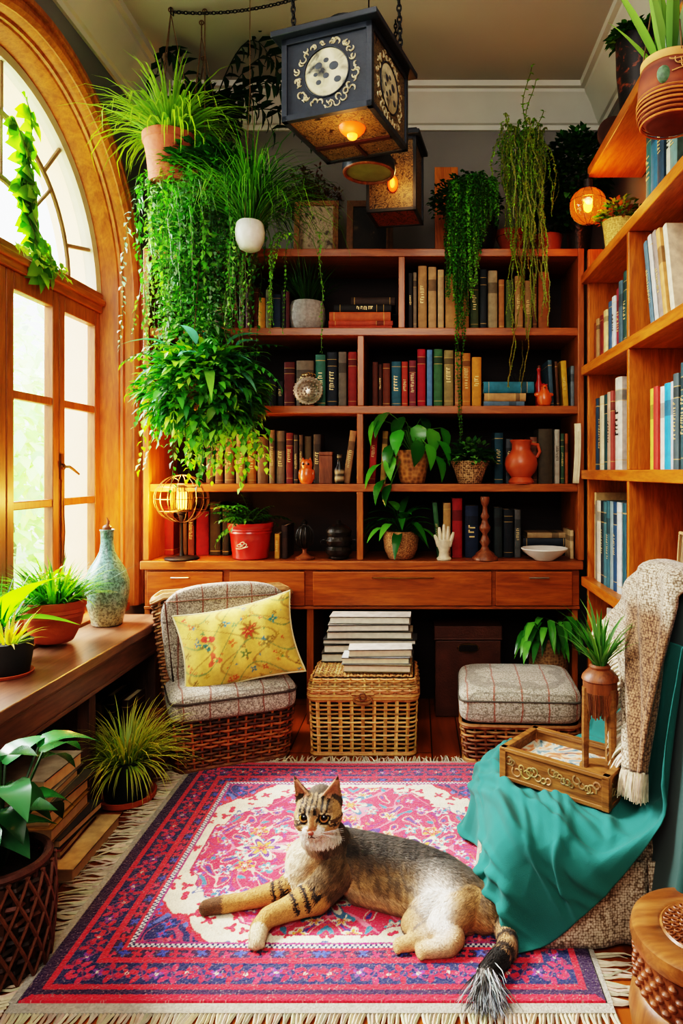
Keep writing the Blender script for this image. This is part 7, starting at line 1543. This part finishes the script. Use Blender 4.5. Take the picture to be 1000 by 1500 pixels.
    wp = np.exp(-(((P[:, 0]-.055)/.042)**2+((P[:, 2]-.098)/.04)**2)) * (P[:, 1] < 1.97); wp = np.clip(wp*1.6, 0, 1)[:, None]*((body | R('hind1') | R('hind2')))[:, None]; C = C*(1-wp)+H('ece4d8')*wp
    og = np.exp(-(((P[:, 0]-.15)/.05)**2+((P[:, 2]-.05)/.035)**2))[:, None]*(P[:, 1] < 1.9)[:, None]*(R('hind2') | body)[:, None]; C = C*(1-.7*og)+H('a8682c')*.7*og
    m = R('tail'); C[m] = (H('a8845c')*(.8+.4*sp[:, None]))[m]; C[m & (np.sin(T*34) > .25) & (NR[:, 2] > -.5)] = H('3a2c20'); C[m & (T > .66)] = H('1c1714'); C[m & (T > .93)] = H('8a8680')
    m = R('tail') & (T < .3); C[m] = C[m]*.6+H('6a5236')*.4
    # head
    x, y, z = HL[:, 0], HL[:, 1], HL[:, 2]; hcC = np.tile(H('b8905e'), (n, 1))*(1-.25*sp[:, None])
    fore = (z > .012) & (np.abs(x) < .05); st = (np.sin(np.abs(x)*420+2.0+3*np.sin(z*34)) > .30) & fore & (z > .02) & (z < .06); hcC[fore] = (H('8a7050')*(.8+.4*sp[:, None]))[fore]; hcC[st] = H('2c241c')
    hcC[(y < .0) & (z > .0)] = H('4e4234'); ck = (np.sin(z*190+np.abs(x)*60) > .72) & (np.abs(x) > .034) & (z < .004) & (y > -.01); hcC[ck] = H('5a4028')
    muz = (np.hypot(x*1.0, (z+.032)*1.25) < .034) & (y > .03); hcC[muz] = H('e8dccb'); br = (np.abs(x) < .012) & (z > -.018) & (z < .02) & (y > .03); hcC[br] = H('b8875a'); hcC[(z < -.038) & (y > -.01)] = H('eadfce')
    for s_ in (-1, 1):
        e = np.hypot((x-s_*.0295), (z-.0035)*1.15); hcC[(e < .0215) & (y > .02)] = H('d8bc90'); hcC[(e < .0185) & (y > .02)] = H('201812')
        tr = (np.abs((z+.006)+(s_*x-.03)*.5) < .0028) & (s_*x > .04) & (s_*x < .066) & (y > -.02); hcC[tr] = H('2c2018')
    ear = (z > .036+.35*np.maximum(0, .04-np.abs(x))) & (np.abs(x) > .018) & ~((np.abs(x) < .03) & (z < .05)); hcC[ear] = H('6a5238'); fr = ear & ((NR @ np.array(f)) > .12); hcC[fr] = H('c88f6c'); hcC[ear & (z > .088)] = H('4a3626')
    rim = ear & (np.abs(x) > .062) & ((NR @ np.array(f)) > -.2) & (z < .08); hcC[rim] = H('9a7450')
    C[hd] = hcC[hd]
    C *= (.86+.28*sp[:, None]); C = np.clip(C, 0, 1)
    a = me.color_attributes.new('Col', 'FLOAT_COLOR', 'POINT'); cc = np.ones((n, 4), np.float32); cc[:, :3] = C; a.data.foreach_set('color', cc.ravel())
    me.polygons.foreach_set('use_smooth', [True]*len(me.polygons)); me.update(); me.name = 'body'
    root = thing('cat', 'tabby cat with white bib lying on the rug, head raised to the viewer', 'cat', (-.03, 1.98, RUG_TOP))
    for v in (me,): v.transform(MW[root].inverted())
    m_fur = plain('tabby_fur', attr=True, rough=.8, var=.2, vs=150, sheen=.15)
    o = bpy.data.objects.new('body', me); COL.objects.link(o); o.parent = root; MW[o] = MW[root].copy(); me.materials.append(m_fur)
    # short fur
    me.calc_loop_triangles(); tri = np.array([t.vertices[:] for t in me.loop_triangles]); ar = np.array([t.area for t in me.loop_triangles]); K = 70000
    ti = rg.choice(len(tri), K, p=ar/ar.sum()); w = rg.dirichlet((1, 1, 1), K); V = tri[ti]; p0 = (P[V]*w[..., None]).sum(1); nr = (NR[V]*w[..., None]).sum(1); nr /= np.linalg.norm(nr, axis=1, keepdims=True)+1e-9; vi = V[:, 0]; c0 = C[vi]
    fl = FL[vi].copy(); hdm = hd[vi]; nose = np.array(hp(0, .085, -.02)); g = p0-nose; g /= np.linalg.norm(g, axis=1, keepdims=True); fl[hdm] = g[hdm]; isb = np.isin(reg[vi], [names.index('body'), names.index('belly'), names.index('chest')]) & ~hdm; fl[isb] += np.array([.15, -.1, -.55]); isn = (reg[vi] == names.index('neck')) & ~hdm; fl[isn] = np.array([.05, -.25, -1.0])
    fl += rg.normal(0, .16, fl.shape); fl -= (fl*nr).sum(1, keepdims=True)*nr; fl /= np.linalg.norm(fl, axis=1, keepdims=True)+1e-9
    L = np.where(hdm, .0062, .0125)*rg.uniform(.6, 1.3, K); L = np.where(np.isin(reg[vi], [names.index(q) for q in ('leg1', 'leg2', 'hind1', 'hind2')]) & (T[vi] > .3) & ~hdm, .006, L); L = np.where(isn, .015, L)
    eyes = np.zeros(K, bool)
    for s_ in (-1, 1): hl = (p0-np.array(hc)) @ np.array([rx, f, upv]).T; eyes |= (np.hypot(hl[:, 0]-s_*.0295, hl[:, 2]-.0035) < .0175) & (hl[:, 1] > .02)
    eyes |= (np.hypot(hl[:, 0], hl[:, 2]+.016) < .010) & (hl[:, 1] > .05); L[eyes] = .0005
    L[hdm & (hl[:, 2] > .04)] = .0035
    sd = np.cross(nr, fl); wd = .00085; d1 = fl*.86+nr*.30; d1 /= np.linalg.norm(d1, axis=1, keepdims=True); p1 = p0+d1*L[:, None]*.55; p2 = p1+(fl*.98+nr*.06)*L[:, None]*.5; p0 = p0-nr*.0008
    VV = np.stack([p0-sd*wd, p0+sd*wd, p1-sd*wd*.8, p1+sd*wd*.8, p2], 1).reshape(-1, 3); VV[:, 2] = np.maximum(VV[:, 2], RUG_TOP); VV = VV-np.array(MW[root].translation)
    cl = np.clip(c0*rg.uniform(.6, 1.55, (K, 1)), 0, 1); CC = np.stack([cl*.8, cl*.8, cl, cl, cl*1.15], 1).reshape(-1, 3); b = np.arange(K)*5
    fm = bpy.data.meshes.new('fur'); fq = np.stack([b, b+1, b+3, b+2], 1); ft = np.stack([b+2, b+3, b+4], 1)
    fm.from_pydata(VV.tolist(), [], fq.tolist()+ft.tolist()); fa = fm.color_attributes.new('Col', 'FLOAT_COLOR', 'POINT'); c4 = np.ones((K*5, 4), np.float32); c4[:, :3] = np.clip(CC, 0, 1); fa.data.foreach_set('color', c4.ravel()); fm.materials.append(m_fur)
    fo = bpy.data.objects.new('fur', fm); COL.objects.link(fo); fo.parent = root; MW[fo] = MW[root].copy(); fo['kind'] = 'stuff'
    # eyes, nose, mouth, whiskers, tail tuft
    for s_ in (-1, 1):
        c = hp(s_*.0295, .0470, .0035); look = (Vector((0, 0, EYE))-c).normalized(); q = look.to_track_quat('Z', 'Y').to_matrix().to_4x4(); rr_ = .0148
        pr = [(rr_*math.sin(a), rr_*math.cos(a)) for a in [PI*k/24 for k in range(25)]]; pr[0] = (1e-4, rr_); pr[-1] = (1e-4, -rr_); cs = [hx('08080a') if k < 6 else (hx('a87c30') if k < 9 else hx('4a3012') if k < 12 else hx('201812')) for k in range(25)]
        MB().lathe(pr[::-1], c, 24, cs[::-1], q).build('eye', plain('eye_gloss', attr=True, rough=.05, var=0, coat=1), root, world=True)
    MB().ball(hp(0, .0875, -.0165), .0068, 8, sc=(1.25, .7, .85), m=HM).build('nose', plain('pink_nose', hx('a05a48'), .4, var=.2), root, world=True)
    mb = MB(); mb.tube([hp(0, .086, -.022), hp(0, .0845, -.031)], .0012, 5)
    for s_ in (-1, 1): mb.tube([hp(0, .0842, -.031), hp(s_*.008, .082, -.036), hp(s_*.018, .074, -.034)], [.0013, .0012, .0006], 5)
    mb.build('mouth', plain('mouth_line', hx('3a2018'), .6), root, world=True)
    mb = MB(); rr = random.Random(2)
    for s_ in (-1, 1):
        for k in range(6): z0 = -.024-.003*(k % 3); mb.tube([hp(s_*.018, .072, z0), hp(s_*.05, .07, z0-.004+.005*(k-2.5)), hp(s_*.085, .055, z0-.016+.009*(k-2.5))], [.0006, .0005, .0002], 4)
    mb.build('whiskers', plain('whisker', hx('e8e4dc'), .4), root, world=True)
    mb = MB()
    for k in range(420):
        p = Vector((.172+rr.gauss(0, .011), 1.682+rr.gauss(0, .011), .034+rr.gauss(0, .009))); d = Vector((rr.gauss(-.12, .42), -1, rr.gauss(-.12, .12))); L_ = rr.uniform(.045, .11); e = p+d.normalized()*L_; e.z = max(RUG_TOP+.004, e.z-.012); m_ = p.lerp(e, .5)+Vector((rr.gauss(0, .004), 0, .004))
        mb.tube([p, m_, e], [.0016, .0013, .0004], 4, jit(rr.choice([hx('8a929a'), hx('b8bcc0'), hx('5a5c60'), hx('3a3632')]), .2, rr))
    mb.build('tail_tuft', m_fur, root, world=True)
cat()
